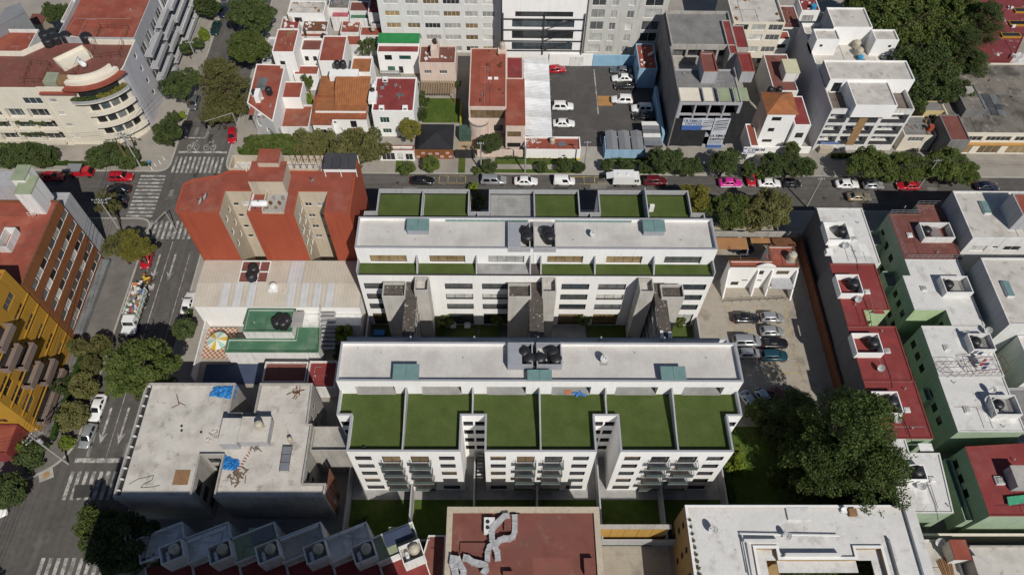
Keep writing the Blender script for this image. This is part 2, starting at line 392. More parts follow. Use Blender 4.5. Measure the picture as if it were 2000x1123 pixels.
def roof_life(t, poly, z):
    """conduits, drains and re-coated patches that every roof here has; parts of the building"""
    xs = [p[0] for p in poly]; ys = [p[1] for p in poly]; x0,x1,y0,y1 = min(xs)+.6,max(xs)-.6,min(ys)+.6,max(ys)-.6
    rs = random.Random(int(abs(x0*13+y0*7))); 
    if x1-x0 < 2.5 or y1-y0 < 2.5 or len(poly) > 6 or x1-x0 > 30 or y1-y0 > 24: return
    for i in range(2):
        a = rs.uniform(x0,x1); b = rs.uniform(y0,y1); c = rs.uniform(x0,x1); q = MB(); q.path([(a,y0,z+.04),(a,b,z+.04),(c,b,z+.04)], .022, 5); q.obj('roof_conduit', [GREYW,DARKM,RUST][rs.randrange(3)], t)
    for i in range(rs.randrange(2,4)):
        w_, h_ = rs.uniform(.8,(x1-x0)*.4), rs.uniform(.8,(y1-y0)*.4); a = rs.uniform(x0,x1-w_); b = rs.uniform(y0,y1-h_); q = MB(); q.box(a,a+w_,b,b+h_,z+.002+.003*i,z+.008+.003*i); q.obj('roof_patch', t['_rm'], t)
    for i in range(2):
        a = rs.uniform(x0,x1); b = rs.uniform(y0,y1); q = MB(); q.lathe([(.07,0),(.07,.4),(.1,.42),(.1,.5)],(a,b,z),8); q.obj('vent_pipe', GREYW, t)
    if y0 > 100 and z < 11:
        q = MB()
        for i in range(rs.randrange(5,11)): q.obox(rs.uniform(x0,x1),rs.uniform(y0,y1),z,z+rs.uniform(.1,.55),rs.uniform(.15,.9),rs.uniform(.12,.5),rs.uniform(0,3))
        o = q.obj('roof_clutter', [WOOD,CONCD,WHITE2,GALV,RUST][rs.randrange(5)], t); o['kind'] = 'stuff'
PATCHM = {}
def patch_of(m):
    """the same roof coating, newer"""
    if m.name not in PATCHM:
        c = m.copy(); c.name = m.name+'_recoated'; PATCHM[m.name] = c
        for n in c.node_tree.nodes:
            if n.type == 'MIX' and n.data_type == 'RGBA' and n.blend_type == 'MULTIPLY': n.inputs['A'].default_value = tuple(min(1,v*1.16) for v in n.inputs['A'].default_value[:3])+(1,)
    return PATCHM[m.name]
def building(name, label, cat, poly, z, wall, roofm, group=None, **k):
    cx = sum(p[0] for p in poly)/len(poly); cy = sum(p[1] for p in poly)/len(poly)
    t = thing(name, label, cat, (cx,cy,k.get('z0',0.0)), 0, group)
    solid(t, poly, z, wall, roofm, **k)
    if roofm.name not in ('terracotta_tile','slate_grey_roof'):
        t['_rm'] = patch_of(roofm); roof_life(t, poly, z-k.get('par',1.0)+(.142 if k.get('par',1.0) == 0 else .002)); del t['_rm']
    return t
def ops_row(L, n, w, zs, h, pk='d', m=2, off=0.0, depth=None):
    """n equal windows along an edge of length L for each sill height"""
    out = []; g = (L-n*w)/(n+1)
    for z in zs:
        for i in range(n):
            p = pk if len(pk) == 1 else random.choice(pk)
            o = [g+i*(w+g)+off, g+i*(w+g)+w+off, z, z+h, p, m]
            if depth: o.append(depth)
            out.append(tuple(o))
    return out
def part(parent, name, m, fn, smooth=False, label=None):
    mb = MB(); fn(mb); o = mb.obj(name, m, parent, smooth)
    if label: o['label'] = label
    return o
def boxpart(parent, name, m, *b): 
    return part(parent, name, m, lambda q: q.box(*b))

# ------------------------------------------------------------------ prototypes of roof equipment
def first_or_copy(cache, key, maker, loc, rz, label, group, scale=None, swap=None):
    if key not in cache:
        o = maker(); regkids(o); cache[key] = o; o.location = loc; o.rotation_euler = (0,0,rz); ORG[o.name] = Vector(loc)
        o['label'] = label
        if group: o['group'] = group
        if scale: o.scale = scale if hasattr(scale,'__len__') else (scale,)*3
        return o
    return dup(cache[key], loc, rz, label, group, scale, swap)
PC = {}
def _tank(m, ribs=True):
    def f():
        t = thing('water_tank', '', 'water tank')
        prof = [(.50,0),(.54,.04)]
        for i in range(4):
            z = .12+i*.26; prof += [(.54,z),(.56,z+.06),(.56,z+.14),(.54,z+.2)]
        prof += [(.55,1.18),(.50,1.30),(.34,1.42),(.25,1.45)]
        q = MB(); q.lathe(prof, n=20); q.obj('tank_body', m, t, True)
        q = MB(); q.lathe([(.25,1.45),(.27,1.46),(.27,1.52),(.20,1.55)], n=16); q.obj('lid', m, t)
        q = MB(); q.path([(.55,0,.1),(.75,0,.1),(.75,0,-.02)], .025); q.obj('outlet_pipe', ALU, t)
        return t
    return f
BEIGEP = mat('beige_plastic', (.42,.38,.30), var=.12, rough=.5)
def tank(loc, label, group=None, s=1.0, rz=0.0, beige=False):
    return first_or_copy(PC, 'tankb' if beige else 'tank', _tank(BEIGEP if beige else BLACKP), loc, rz, label, group, (s,s,min(s,1.12)))
def _dish():
    t = thing('satellite_dish', '', 'satellite dish')
    q = MB(); n = 16; pts = []
    rings = [(0.0,0.0),(.2,.02),(.36,.07),(.45,.12)]
    vs = []; fs = []
    tilt = Matrix.Rotation(R(-50),3,'X'); c = Vector((0,-.08,.75))
    for r, d in rings:
        for i in range(n):
            a = 2*math.pi*i/n; vs.append(c+tilt@Vector((r*math.cos(a), r*1.08*math.sin(a), d)))
    for j in range(3):
        for i in range(n): k = (i+1)%n; fs.append([j*n+i,j*n+k,(j+1)*n+k,(j+1)*n+i])
    q.add(vs, fs); q.obj('reflector', mat('dish_grey',(.42,.42,.42),var=.06,rough=.5), t, True)
    q = MB(); q.tube((0,0,0),(0,0,.7),.03); q.tube((0,0,.7),c,.03); q.obj('mast', GALV, t)
    q = MB(); e = c+tilt@Vector((0,-.1,.5)); q.tube(c+tilt@Vector((0,-.44,.1)), e, .018); q.lathe([(.05,0),(.05,.12)], e, 8); q.obj('feed_arm', DARKM, t)
    return t
def dish(loc, label, rz=0.0, group=None, s=1.0): return first_or_copy(PC, 'dish', _dish, loc, rz, label, group, s)
def _gas():
    t = thing('gas_tank', '', 'gas tank'); 
    q = MB(); q.lathe([(.02,-.85),(.2,-.82),(.30,-.72),(.34,-.55),(.34,.55),(.30,.72),(.2,.82),(.02,.85)], (0,0,.5), 16, 'x'); q.obj('cylinder', WHITEM, t, True)
    q = MB(); q.box(-.55,-.45,-.25,.25,0,.25); q.box(.45,.55,-.25,.25,0,.25); q.obj('foot', DARKM, t)
    q = MB(); q.lathe([(.1,.8),(.1,.95)], n=10); q.obj('valve_cover', ALU, t)
    return t
def gas(loc, label, rz=0.0, s=1.0, group=None): return first_or_copy(PC, 'gas', _gas, loc, rz, label, group, s)
def _hatch():
    t = thing('roof_hatch', '', 'skylight')
    q = MB(); q.box(-.45,.45,-.45,.45,0,.22); q.obj('curb', WHITE2, t)
    q = MB(); q.frust([(-.40,-.40),(.40,-.40),(.40,.40),(-.40,.40)],[(-.25,-.25),(.25,-.25),(.25,.25),(-.25,.25)],.22,.36); q.obj('dome', GP, t)
    return t
def hatch(loc, label, s=1.0, rz=0.0, group=None): return first_or_copy(PC, 'hatch', _hatch, loc, rz, label, group, s)
def tank_box(parent, poly, z0, z1, m, th=.14, lid=None):
    """low walled enclosure for tanks on a roof, a part of the building"""
    q = MB(); poly = ccw(poly); i_ = inset(poly, th); n = len(poly)
    for i in range(n):
        j = (i+1)%n
        q.quad((*poly[i],z0),(*poly[j],z0),(*poly[j],z1),(*poly[i],z1)); q.quad((*i_[j],z0),(*i_[i],z0),(*i_[i],z1),(*i_[j],z1)); q.quad((*poly[i],z1),(*poly[j],z1),(*i_[j],z1),(*i_[i],z1))
    return q.obj('tank_enclosure', m, parent)
def railing(parent, pts, h, m, step=1.2, r=.025, name='railing'):
    q = MB()
    for a, b in zip(pts, pts[1:]):
        a = Vector(a); b = Vector(b); n = max(1, int((b-a).length/step))
        for i in range(n+1): p = a.lerp(b, i/n); q.tube(p, p+Vector((0,0,h)), r, 5)
        for k in (1.0,.5): q.tube(a+Vector((0,0,h*k)), b+Vector((0,0,h*k)), r, 5)
    return q.obj(name, m, parent)
def ladder(a, b, w, m, label, rungs=10):
    q = MB(); a = Vector(a); b = Vector(b)
    for s in (-w/2, w/2): q.tube(a+Vector((s,0,0)), b+Vector((s,0,0)), .03, 5)
    for i in range(rungs): p = a.lerp(b, (i+.5)/rungs); q.tube(p-Vector((w/2,0,0)), p+Vector((w/2,0,0)), .02, 5)
    o = q.obj('ladder', m, None, base=True, label=label, cat='ladder'); return o
# ================================================================== the setting
GROUND = mat('ground_dirt', (.17,.155,.135), var=.25, scale=.2, stain=(.10,.09,.08), stain_amt=.6)
q = MB(); q.quad((-400,-300,-.03),(400,-300,-.03),(400,500,-.03),(-400,500,-.03)); q.obj('ground', GROUND, kind='structure')
KX0, KX1, KY0, KY1, WY0, WY1 = -63.3, -53.0, 88.2, 95.4, 84.6, 95.8
q = MB(); q.quad((KX0-1,-120,0),(KX1+1,-120,0),(KX1+1,300,0),(KX0-1,300,0)); AVE = q.obj('avenue', ASPH, kind='structure')
q = MB(); q.quad((KX1+1,KY0-1,.0),(300,KY0-1,.0),(300,KY1+1,.0),(KX1+1,KY1+1,.0)); STR = q.obj('side_street', ASPH2, kind='structure')
q = MB(); q.quad((-300,WY0-1,.0),(KX0-1,WY0-1,.0),(KX0-1,WY1+1,.0),(-300,WY1+1,.0)); q.obj('side_street', ASPH2, kind='structure')
q = MB(); q.quad((-300,-120,.0),(KX0-1,-120,.0),(KX0-1,42,.0),(-300,42,.0)); q.obj('cross_road', ASPH, kind='structure')
def fillet(poly, rad):
    out = []; n = len(poly)
    for i, p in enumerate(poly):
        r = rad[i]
        if r <= 0: out.append(p); continue
        a, b, c = Vector(poly[i-1]), Vector(p), Vector(poly[(i+1)%n]); u = (a-b).normalized(); v = (c-b).normalized()
        p0 = b+u*r; p1 = b+v*r
        for k in range(9):
            t = k/8; w_ = (1-t)**2*p0+2*t*(1-t)*b+t*t*p1; out.append((w_.x,w_.y))
    return out
def block(poly, rad, pm=None):
    p = ccw(fillet(poly, rad)); k = inset(p, .28)
    q = MB(); q.quad(*[(x,y,.12) for x,y in k]); o = q.obj('pavement', pm or PAVE, kind='structure')
    q = MB(); n = len(p)
    for i in range(n):
        j = (i+1)%n
        q.quad((*p[i],0),(*p[j],0),(*p[j],.13),(*p[i],.13)); q.quad((*p[i],.13),(*p[j],.13),(*k[j],.13),(*k[i],.13)); q.quad((*k[j],.1),(*k[i],.1),(*k[i],.13),(*k[j],.13))
    c = q.obj('kerb', KERB, o); return o
block([(-300,WY1),(KX0,WY1),(KX0,300),(-300,300)], [0,2.5,0,0])
block([(-300,36),(-71,34.5),(KX0,39.5),(KX0,WY0),(-300,WY0)], [0,5,4,2.5,0], PAVED)
block([(KX1,KY1+.3),(300,KY1),(300,300),(KX1,300)], [3.0,0,0,0])
block([(KX1,-120),(300,-120),(300,KY0),(KX1,KY0-1.5)], [0,0,0,4])
def flat(parent, name, m, pts, z=.006):
    q = MB(); q.quad(*[(x,y,z) for x,y in ccw(pts)]); return q.obj(name, m, parent)
def stripes(par, x0, x1, y0, y1, n, alongY=True, duty=.5):
    for i in range(n):
        if alongY:
            w_ = (x1-x0)/n; a = x0+i*w_; flat(par, 'crossing_stripe', PAINTW, rect(a, a+w_*duty, y0, y1))
        else:
            w_ = (y1-y0)/n; a = y0+i*w_; flat(par, 'crossing_stripe', PAINTW, rect(x0, x1, a, a+w_*duty))
stripes(AVE, -62.9, -53.2, 95.6, 99.7, 11); stripes(AVE, -63.6, -53.3, 79.9, 84.0, 11)
stripes(AVE, -68.3, -63.6, 84.9, 95.4, 12, False); stripes(AVE, -62.9, -53.5, 33.2, 37.4, 9); stripes(AVE, -63.0, -53.5, 22.0, 25.2, 9)
flat(AVE, 'stop_line', PAINTW, rect(-62.8,-53.4,100.7,101.2)); flat(AVE, 'stop_line', PAINTW, rect(-62.9,-53.3,38.7,39.4)); flat(AVE, 'stop_line', PAINTW, rect(-63,-58.5,104.6,104.9))
for y0 in (39.6,): flat(AVE, 'lane_line', PAINTW, rect(-58.55,-58.42,39.6,79.4)); 
flat(AVE,'lane_line',PAINTW,rect(-61.45,-61.32,39.6,79.4)); flat(AVE,'lane_line',PAINTW,rect(-61.2,-61.08,39.6,62)); flat(AVE,'lane_line',PAINTW,rect(-54.9,-54.8,58,77))
flat(AVE,'lane_line',PAINTW,rect(-58.2,-58.08,104.9,160)); flat(AVE,'lane_line',PAINTW,rect(-58.5,-58.38,104.9,160))
def arrow(cx, y0, y1):
    w_ = .16; hw = .62; hl = 1.9
    flat(AVE, 'lane_arrow', PAINTW, [(cx-w_,y1),(cx-w_,y0+hl*.72),(cx-hw,y0+hl),(cx,y0),(cx+hw,y0+hl),(cx+w_,y0+hl*.72),(cx+w_,y1)])
arrow(-60.0,71.0,76.6); arrow(-57.3,71.0,76.6); arrow(-60.0,41.5,47.5); arrow(-57.3,41.5,47.5)
def bike_mark(cx, cy, s=1.0, flip=False):
    q = MB(); z = .006
    def ring(x, y, r):
        n = 14
        for i in range(n):
            a, b = 2*math.pi*i/n, 2*math.pi*(i+1)/n; r2 = r-.12*s
            q.quad((x+r*math.cos(a),y+r*1.5*math.sin(a),z),(x+r*math.cos(b),y+r*1.5*math.sin(b),z),(x+r2*math.cos(b),y+r2*1.5*math.sin(b),z),(x+r2*math.cos(a),y+r2*1.5*math.sin(a),z))
    ring(cx-.5*s, cy-.6*s, .42*s); ring(cx+.5*s, cy-.6*s, .42*s)
    def seg(a, b, t=.06):
        a = Vector(a); b = Vector(b); d = (b-a).normalized(); nn = Vector((-d.y,d.x))*t*s
        p = [a+nn,a-nn,b-nn,b+nn]; q.quad(*[(v.x,v.y,z) for v in ccw([tuple(v) for v in p]) and [Vector(w) for w in ccw([tuple(v) for v in p])]])
    W_ = lambda x, y: (cx+x*s, cy+y*s)
    seg(W_(-.5,-.6), W_(-.2,.3)); seg(W_(-.2,.3), W_(.3,.3)); seg(W_(.3,.3), W_(.5,-.6)); seg(W_(-.2,.3), W_(.05,-.5)); seg(W_(.05,-.5), W_(.3,.3)); seg(W_(.3,.3), W_(.25,.75)); seg(W_(.1,.78), W_(.45,.78)); seg(W_(-.3,.5), W_(-.05,.5))
    return q.obj('bicycle_symbol', PAINTW, AVE)
bike_mark(-60.2,103.0,1.3); bike_mark(-57.0,103.0,1.3); bike_mark(-60.4,66.5,1.0)
flat(AVE,'give_way_triangle',PAINTW,[(-61.0,68.3),(-60.75,68.3),(-60.3,63.6),(-60.5,63.2)]); flat(AVE,'give_way_triangle',PAINTW,[(-60.1,63.6),(-60.3,63.2),(-59.6,68.3),(-59.85,68.3)]); flat(AVE,'give_way_triangle',PAINTW,rect(-60.9,-59.3,69.0,70.4))
# yellow boxes along the side street
def ybox(x0, x1, y0, y1, n):
    q = MB(); z = .007
    for k in range(n+1):
        x = x0+(x1-x0)*k/n; q.box(x-.05,x+.05,y0,y1,z-.003,z)
    q.box(x0,x1,y0-.05,y0+.05,z-.004,z-.001); q.box(x0,x1,y1-.05,y1+.05,z-.004,z-.001); q.obj('yellow_box_marking', PAINTY, STR)
ybox(13.5,19.5,93.4,95.2,3); ybox(-12,-7,93.4,95.2,3)
# patches of repaired asphalt
PATCH = mat('asphalt_patch', (.05,.048,.046), var=.2, rough=.9)
flat(AVE,'asphalt_patch',PATCH,P2([(147,947),(182,945),(178,970),(142,973)],0),.011)

# manholes, cracks and older patches in the roadway
rr = random.Random(5); IRON = mat('cast_iron',(.05,.046,.042),var=.3,rough=.6); PATCH2 = mat('pale_asphalt_patch',(.17,.158,.145),var=.25,scale=.5)
for k in range(16):
    av = k < 9; x, y = (rr.uniform(-62,-54), rr.uniform(40,125)) if av else (rr.uniform(-20,85), rr.uniform(89.5,94))
    q = MB(); q.lathe([(.36,.003),(.36,.010),(.30,.012)],(x,y,0),16); q.obj('manhole_cover', IRON, AVE if av else STR)
for k in range(22):
    av = k < 13; x, y = (rr.uniform(-62,-55), rr.uniform(26,120)) if av else (rr.uniform(-20,85), rr.uniform(89,94)); w_, h_ = rr.uniform(.5,1.4), rr.uniform(.8,4.0)
    if not av: w_, h_ = h_, w_
    flat(AVE if av else STR, 'asphalt_patch', [PATCH,PATCH2,PATCH2][k%3], [(x,y),(x+w_*rr.uniform(.8,1),y+rr.uniform(-.1,.1)),(x+w_,y+h_),(x+rr.uniform(0,.15),y+h_*rr.uniform(.85,1))], .002+.0001*k)
for k in range(14):
    q = MB(); av = k < 8; x, y = (rr.uniform(-62,-55), rr.uniform(30,120)) if av else (rr.uniform(-15,80), rr.uniform(89,94)); a = rr.uniform(0,6.28); pts = []
    for i in range(9): pts.append((x,y,.001)); a += rr.uniform(-.5,.5); x += .8*math.cos(a); y += .8*math.sin(a)*(1 if av else .4)
    q.path(pts,.022,4); q.obj('tar_seam', PATCH, AVE if av else STR)
# ================================================================== the two white blocks of terraced flats
XW, XE = -21.65, 31.85
UX = [-21.65,-12.68,-3.83,5.05,13.88,22.75,31.85]
BX = [-19.8,-5.25,-2.15,12.25,15.3,29.9]
DARKG = mat('dark_window_surround', (.055,.055,.058), var=.15, rough=.6)
STONE = mat('grey_stone_floor', (.31,.305,.295), var=.2, scale=.8, seams=(.6,.6,.2), stain=(.17,.165,.16), stain_amt=.5)
DEBRIS = mat('dark_gritty_roof', (.085,.072,.062), var=.3, scale=1.2, fine=.3, stain=(.5,.48,.44), stain_amt=.9, stain_scale=2.2, stain_edge=(.62,.66), rough=.95)
COPE = mat('coping_grey', (.33,.335,.36), var=.08, rough=.6)
def balcony(parent, x0, x1, yf, z):
    """projecting balcony: floor slab, glass fronts, rail"""
    out = 1.05
    s = boxpart(parent, 'balcony', STONE, x0,x1,yf-out,yf+.0,z-.12,z)
    r = MB(); zt = z+1.0
    for x in (x0+.03, x1-.03): r.tube((x,yf-out+.03,z),(x,yf-out+.03,zt),.03,5); r.tube((x,yf-out+.03,zt),(x,yf-.02,zt),.03,5); r.tube((x,yf-.02,z),(x,yf-.02,zt),.03,5); r.tube((x,yf-out+.03,z+.06),(x,yf-.02,z+.06),.025,5)
    r.tube((x0+.03,yf-out+.03,zt),(x1-.03,yf-out+.03,zt),.03,5); r.tube((x0+.03,yf-out+.03,z+.06),(x1-.03,yf-out+.03,z+.06),.025,5)
    r.obj('rail', DARKM, s)
    g = MB(); g.box(x0+.06,x1-.06,yf-out+.025,yf-out+.035,z+.1,zt-.04); g.obj('glass_panel', mat('balcony_glass',(.10,.135,.13),var=.2,rough=.1,spec=.6), s)
FZ = [13.65,10.8,7.93,5.08,2.2]      # window heads of the five floors

def lawn_parts(t, regions, z, turf=True):
    for k, poly in enumerate(regions):
        m = TURF if (turf is True or turf[k]) else STONE
        q = MB(); q.prism(poly, z-.02, z+.05); q.obj('roof_lawn' if m is TURF else 'roof_paving', m, t)

# ---------------- south block (nearest): gardens on the front roof, upper storey behind
B = thing('apartment_block', 'long white apartment block with six green roof lawns facing the camera', 'building', (5,43,0))
yF, yN, yU0, yU1, yR = 34.63, 39.6, 43.15, 48.95, 51.3
polyB = [(XW,yN),(BX[0],yN),(BX[0],yF),(BX[1],yF),(BX[1],yN),(BX[2],yN),(BX[2],yF),(BX[3],yF),(BX[3],yN),(BX[4],yN),(BX[4],yF),(BX[5],yF),(BX[5],yN),(XE,yN),(XE,yR),(XW,yR)]
def front_ops(x0, wins):
    o = []
    for a, b, big in wins:
        for k, zt in enumerate(FZ):
            if big: o.append((a-x0, b-x0, zt-2.15, zt, random.choice('tttgd'), 2))
            elif k == 4: o.append((a-x0-.1, b-x0+.2, zt-1.5, zt, 'd', 2))
            else: o.append((a-x0, b-x0, zt-1.35, zt, random.choice('tgdd'), 2, .3))
    return o
opB = {2: front_ops(BX[0], [(-19.05,-16.93,0),(-15.55,-13.18,1),(-11.82,-9.45,1),(-8.15,-6.1,0)]),
       6: front_ops(BX[2], [(-1.44,.6,0),(2.03,4.35,1),(5.67,7.98,1),(9.36,11.45,0)]),
       10: front_ops(BX[4], [(16.1,18.2,0),(19.62,21.98,1),(23.27,25.66,1),(26.94,29.1,0)])}
for e, x0 in ((4,BX[1]),(8,BX[3])):
    opB[e] = [(a, b, zt-1.35, zt, 'd', 2, .3) for zt in (13.35,10.45,7.6,4.75) for a, b in ((.12,1.42),(1.68,2.98))]
opB[0] = [(.15,1.35,zt-1.4,zt,'d',2,.3) for zt in (13.3,10.45,7.6,4.75)]; opB[12] = [(.5,1.75,zt-1.4,zt,'d',2,.3) for zt in (13.3,10.45,7.6,4.75)]
solid(B, polyB, 15.4, WHITE, ROOFW, par=1.05, th=.2, op=opB, cope=COPE, fr=DARKM, coh=.03, rev=DARKG)
for wins in ((-15.55,-13.18),(-11.82,-9.45),(2.03,4.35),(5.67,7.98),(19.62,21.98),(23.27,25.66)):
    for zt in FZ[:4]: balcony(B, wins[0]-.22, wins[1]+.22, yF, zt-2.2)
# upper storey with deep porches
upB = [(-19.5,-14.25),(-10.7,-5.4),(-2.0,3.25),(6.7,11.95),(15.3,20.9),(24.4,29.75)]
opU = {0: [(a-XW, b-XW, 14.42, 16.62, random.choice('dgt'), 4, 1.15) for a, b in upB]}
solid(B, rect(XW,XE,yU0,yU1), 18.3, WHITE, ROOFW, par=.75, th=.2, z0=14.38, op=opU, cope=COPE, wname='upper_storey', coh=.03, fr=DARKM)
for a, b in upB: boxpart(B, 'porch_floor', STONE, a+.02,b-.02,yU0-.15,yU0+1.1,14.40,14.47)
reg = []
for i in range(6):
    a, b = UX[i]+(.2 if i==0 else .11), UX[i+1]-(.2 if i==5 else .11)
    e = [BX[0]+.2,None,BX[2]+.2,None,BX[4]+.2,None][i] if i % 2 == 0 else None
    if i % 2 == 0: reg.append([(BX[i]+.2,yF+.2),(b,yF+.2),(b,yU0-.02),(a,yU0-.02),(a,yN+.2),(BX[i]+.2,yN+.2)])
    else: reg.append([(a,yF+.2),(BX[i]-.2,yF+.2),(BX[i]-.2,yN+.2),(b,yN+.2),(b,yU0-.02),(a,yU0-.02)])
lawn_parts(B, reg, 14.38)
for i in range(1,6):
    y0 = yF+.2 if i % 2 else yN+.2
    q = MB(); x = UX[i]
    pts = [(y0,14.3),(yU0,14.3),(yU0,16.5),(yU0-.25,16.5),(y0+2.0,15.55),(y0,15.45)]
    q.add([(x-.1,y,z) for y,z in pts]+[(x+.1,y,z) for y,z in pts], [[5,4,3,2,1,0],[6,7,8,9,10,11]]+[[k,(k+1)%6,(k+1)%6+6,k+6] for k in range(6)])
    q.obj('terrace_divider', GREYW, B)
# narrow rear terrace
boxpart(B, 'rear_terrace_floor', STONE, XW+.2,XE-.2,yU1,yR-.2,14.36,14.42)
for i in range(1,6): boxpart(B, 'terrace_divider', GREYW, UX[i]-.1,UX[i]+.1,yU1,yR-.2,14.3,16.2)
# skylights and the tank enclosure
def skylight(t, x0, x1, y0, y1, z0, z1, tilt=.06):
    q = MB(); q.box(x0,x1,y0,y1,z0,z1-.1); q.obj('skylight_curb', BLUEG, t)
    g = MB(); xm = (x0+x1)/2
    g.add([(x0-.1,y0-.1,z1-.05),(xm-.02,y0-.1,z1-.05),(xm-.02,y1+.1,z1+tilt),(x0-.1,y1+.1,z1+tilt),(x0-.1,y0-.1,z1-.1),(xm-.02,y0-.1,z1-.1),(xm-.02,y1+.1,z1+tilt-.05),(x0-.1,y1+.1,z1+tilt-.05)],[[0,1,2,3],[4,5,1,0],[5,6,2,1],[6,7,3,2],[7,4,0,3]])
    g.add([(xm+.02,y0-.1,z1-.05),(x1+.1,y0-.1,z1-.05),(x1+.1,y1+.1,z1+tilt),(xm+.02,y1+.1,z1+tilt),(xm+.02,y0-.1,z1-.1),(x1+.1,y0-.1,z1-.1),(x1+.1,y1+.1,z1+tilt-.05),(xm+.02,y1+.1,z1+tilt-.05)],[[0,1,2,3],[4,5,1,0],[5,6,2,1],[6,7,3,2],[7,4,0,3]])
    g.obj('skylight_glass', TEAL, t)
def sky_px(t, pts, z):
    r = prect(pts, z); skylight(t, r[0][0]+.1, r[2][0]-.1, r[0][1]+.1, r[2][1]-.1, 17.6, z)
sky_px(B, [(769,711),(819,711),(766,741),(818,741)], 18.75); sky_px(B, [(1290,716),(1337,715),(1292,742),(1342,742)], 18.75); sky_px(B, [(1030,722),(1078,722),(1030,742),(1078,742)], 18.6)
def enclosure(t, pts, z, zr, nt, side):
    r = prect(pts, z); x0,x1,y0,y1 = r[0][0],r[1][0],r[0][1],r[2][1]; xm = (x0+x1)/2
    for a, b in ((x0,xm-.25),(xm+.25,x1)): tank_box(t, rect(a,b,y0,y1), zr, z, BLUEG if t is B else GREYW, .16)
    boxpart(t, 'plinth', BLUEG, x0+.18, x0+1.9, y0+.18, y1-.18, zr, z-.02)
    boxpart(t, 'bridge_slab', DEBRIS, xm-.24,xm+.24,y0+.1,y1-.1,zr,zr+.25)
    return x0,x1,y0,y1
ex = enclosure(B, [(991,668),(1097,669),(992,713),(1097,713)], 18.95, 17.5, 4, True)
for k, (px_, py_) in enumerate([(1024,687),(1034,700),(1080,687),(1086,701),(1054,699)]):
    p = at(px_, py_, 18.6); tank((p.x, p.y, 17.5), ['leftmost black water tank in the walled pit on the front white roof','black water tank in front of the leftmost one in the front roof pit','rear right black water tank in the walled pit on the front white roof','front right black water tank in the walled pit on the front white roof','middle black water tank between the pit halves of the front white roof'][k], 'tanks in the front roof pit', 1.5)
p = at(1179,703,17.8); dish((p.x,p.y-.2,17.55), 'grey satellite dish on the front white roof right of the tanks', R(200), s=1.3)
boxpart(B, 'dish_plinth', CONC, p.x-.5,p.x+.5,p.y-.7,p.y+.3,17.5,17.62)

# ---------------- north block: towers and bridges on its near side
A = thing('apartment_block', 'white apartment block behind with narrow lawn terraces and concrete stair towers', 'building', (5,70,0))
aF, aU0, aU1, aN, aB = 62.4, 64.7, 70.5, 73.9, 78.5
polyA = [(XW,aF),(XE,aF),(XE,aN),(BX[5],aN),(BX[5],aB),(BX[4],aB),(BX[4],aN),(BX[3],aN),(BX[3],aB),(BX[2],aB),(BX[2],aN),(BX[1],aN),(BX[1],aB),(BX[0],aB),(BX[0],aN),(XW,aN)]
lowA = [(-21.0,-16.8),(-8.73,-4.5),(-3.08,1.15),(9.08,13.33),(14.7,18.95),(27.0,31.25)]
oA = []
for k, (a, b) in enumerate(lowA):
    for j, zt in enumerate((12.42,9.5,6.62)):
        oA.append((a-XW,b-XW,zt-1.5,zt,['gg','pg','gp','gb','gp','bb'][k][(j+k)%2],3,.3))
    oA.append((a-XW+.1,b-XW-.1,.35,3.65,['t','g','d','t','t','p'][k],3,.3))
solid(A, polyA, 14.62, WHITE, ROOFW, par=.24, th=.2, op={0:oA}, cope=DARKM, fr=DARKM, coh=.02, rev=DARKG)
# the deeper rear terraces have a tall parapet
q = MB()
pp = [(XE,aN),(BX[5],aN),(BX[5],aB),(BX[4],aB),(BX[4],aN),(BX[3],aN),(BX[3],aB),(BX[2],aB),(BX[2],aN),(BX[1],aN),(BX[1],aB),(BX[0],aB),(BX[0],aN),(XW,aN)]
ring = pp+[(XW,aU1),(XE,aU1)]; iring = inset(ccw(ring), .2); cr = ccw(ring)
for i in range(len(cr)):
    j = (i+1)%len(cr)
    if abs(cr[i][1]-aU1) < .01 and abs(cr[j][1]-aU1) < .01: continue
    a, b, c, d = cr[i], cr[j], iring[j], iring[i]
    q.quad((*a,14.64),(*b,14.64),(*b,15.5),(*a,15.5)); q.quad((*c,14.3),(*d,14.3),(*d,15.5),(*c,15.5)); q.quad((*a,15.5),(*b,15.5),(*c,15.5),(*d,15.5))
q.obj('rear_parapet', GREYW, A)
upA = [(-19.8,-14.3),(-10.9,-5.55),(-2.05,3.3),(6.76,12.14),(15.63,21.03),(24.4,29.95)]
opU = {0: [(a-XW, b-XW, 14.5, 16.45, 'ttptt d'[i] if i < 5 else 'g', 4, .35) for i, (a, b) in enumerate(upA)]}
solid(A, rect(XW,XE,aU0,aU1), 18.3, WHITE, ROOFW, par=.7, th=.2, z0=14.38, op=opU, cope=COPE, wname='upper_storey', coh=.03, fr=DARKM)
regA = []
for i in range(6):
    a, b = UX[i]+(.2 if i==0 else .11), UX[i+1]-(.2 if i==5 else .11)
    if i == 2: b = 4.1
    if i == 3: a = 5.9
    regA.append(rect(a,b,aF+.2,aU0-.02))
lawn_parts(A, regA, 14.40, [1,1,0,1,1,1])
q = MB(); q.prism(rect(4.3,5.7,aF+.2,aU0-.02),14.38,14.5); q.obj('roof_paving', DEBRIS, A)
for x in (-12.68,-3.83,4.2,5.8,13.88,22.75):
    q = MB(); pts = [(aF+.2,14.3),(aU0,14.3),(aU0,16.6),(aU0-.25,16.6),(aF+.2,14.75)]
    q.add([(x-.1,y,z) for y,z in pts]+[(x+.1,y,z) for y,z in pts], [[4,3,2,1,0],[5,6,7,8,9]]+[[k,(k+1)%5,(k+1)%5+5,k+5] for k in range(5)])
    q.obj('terrace_divider', GREYW, A)
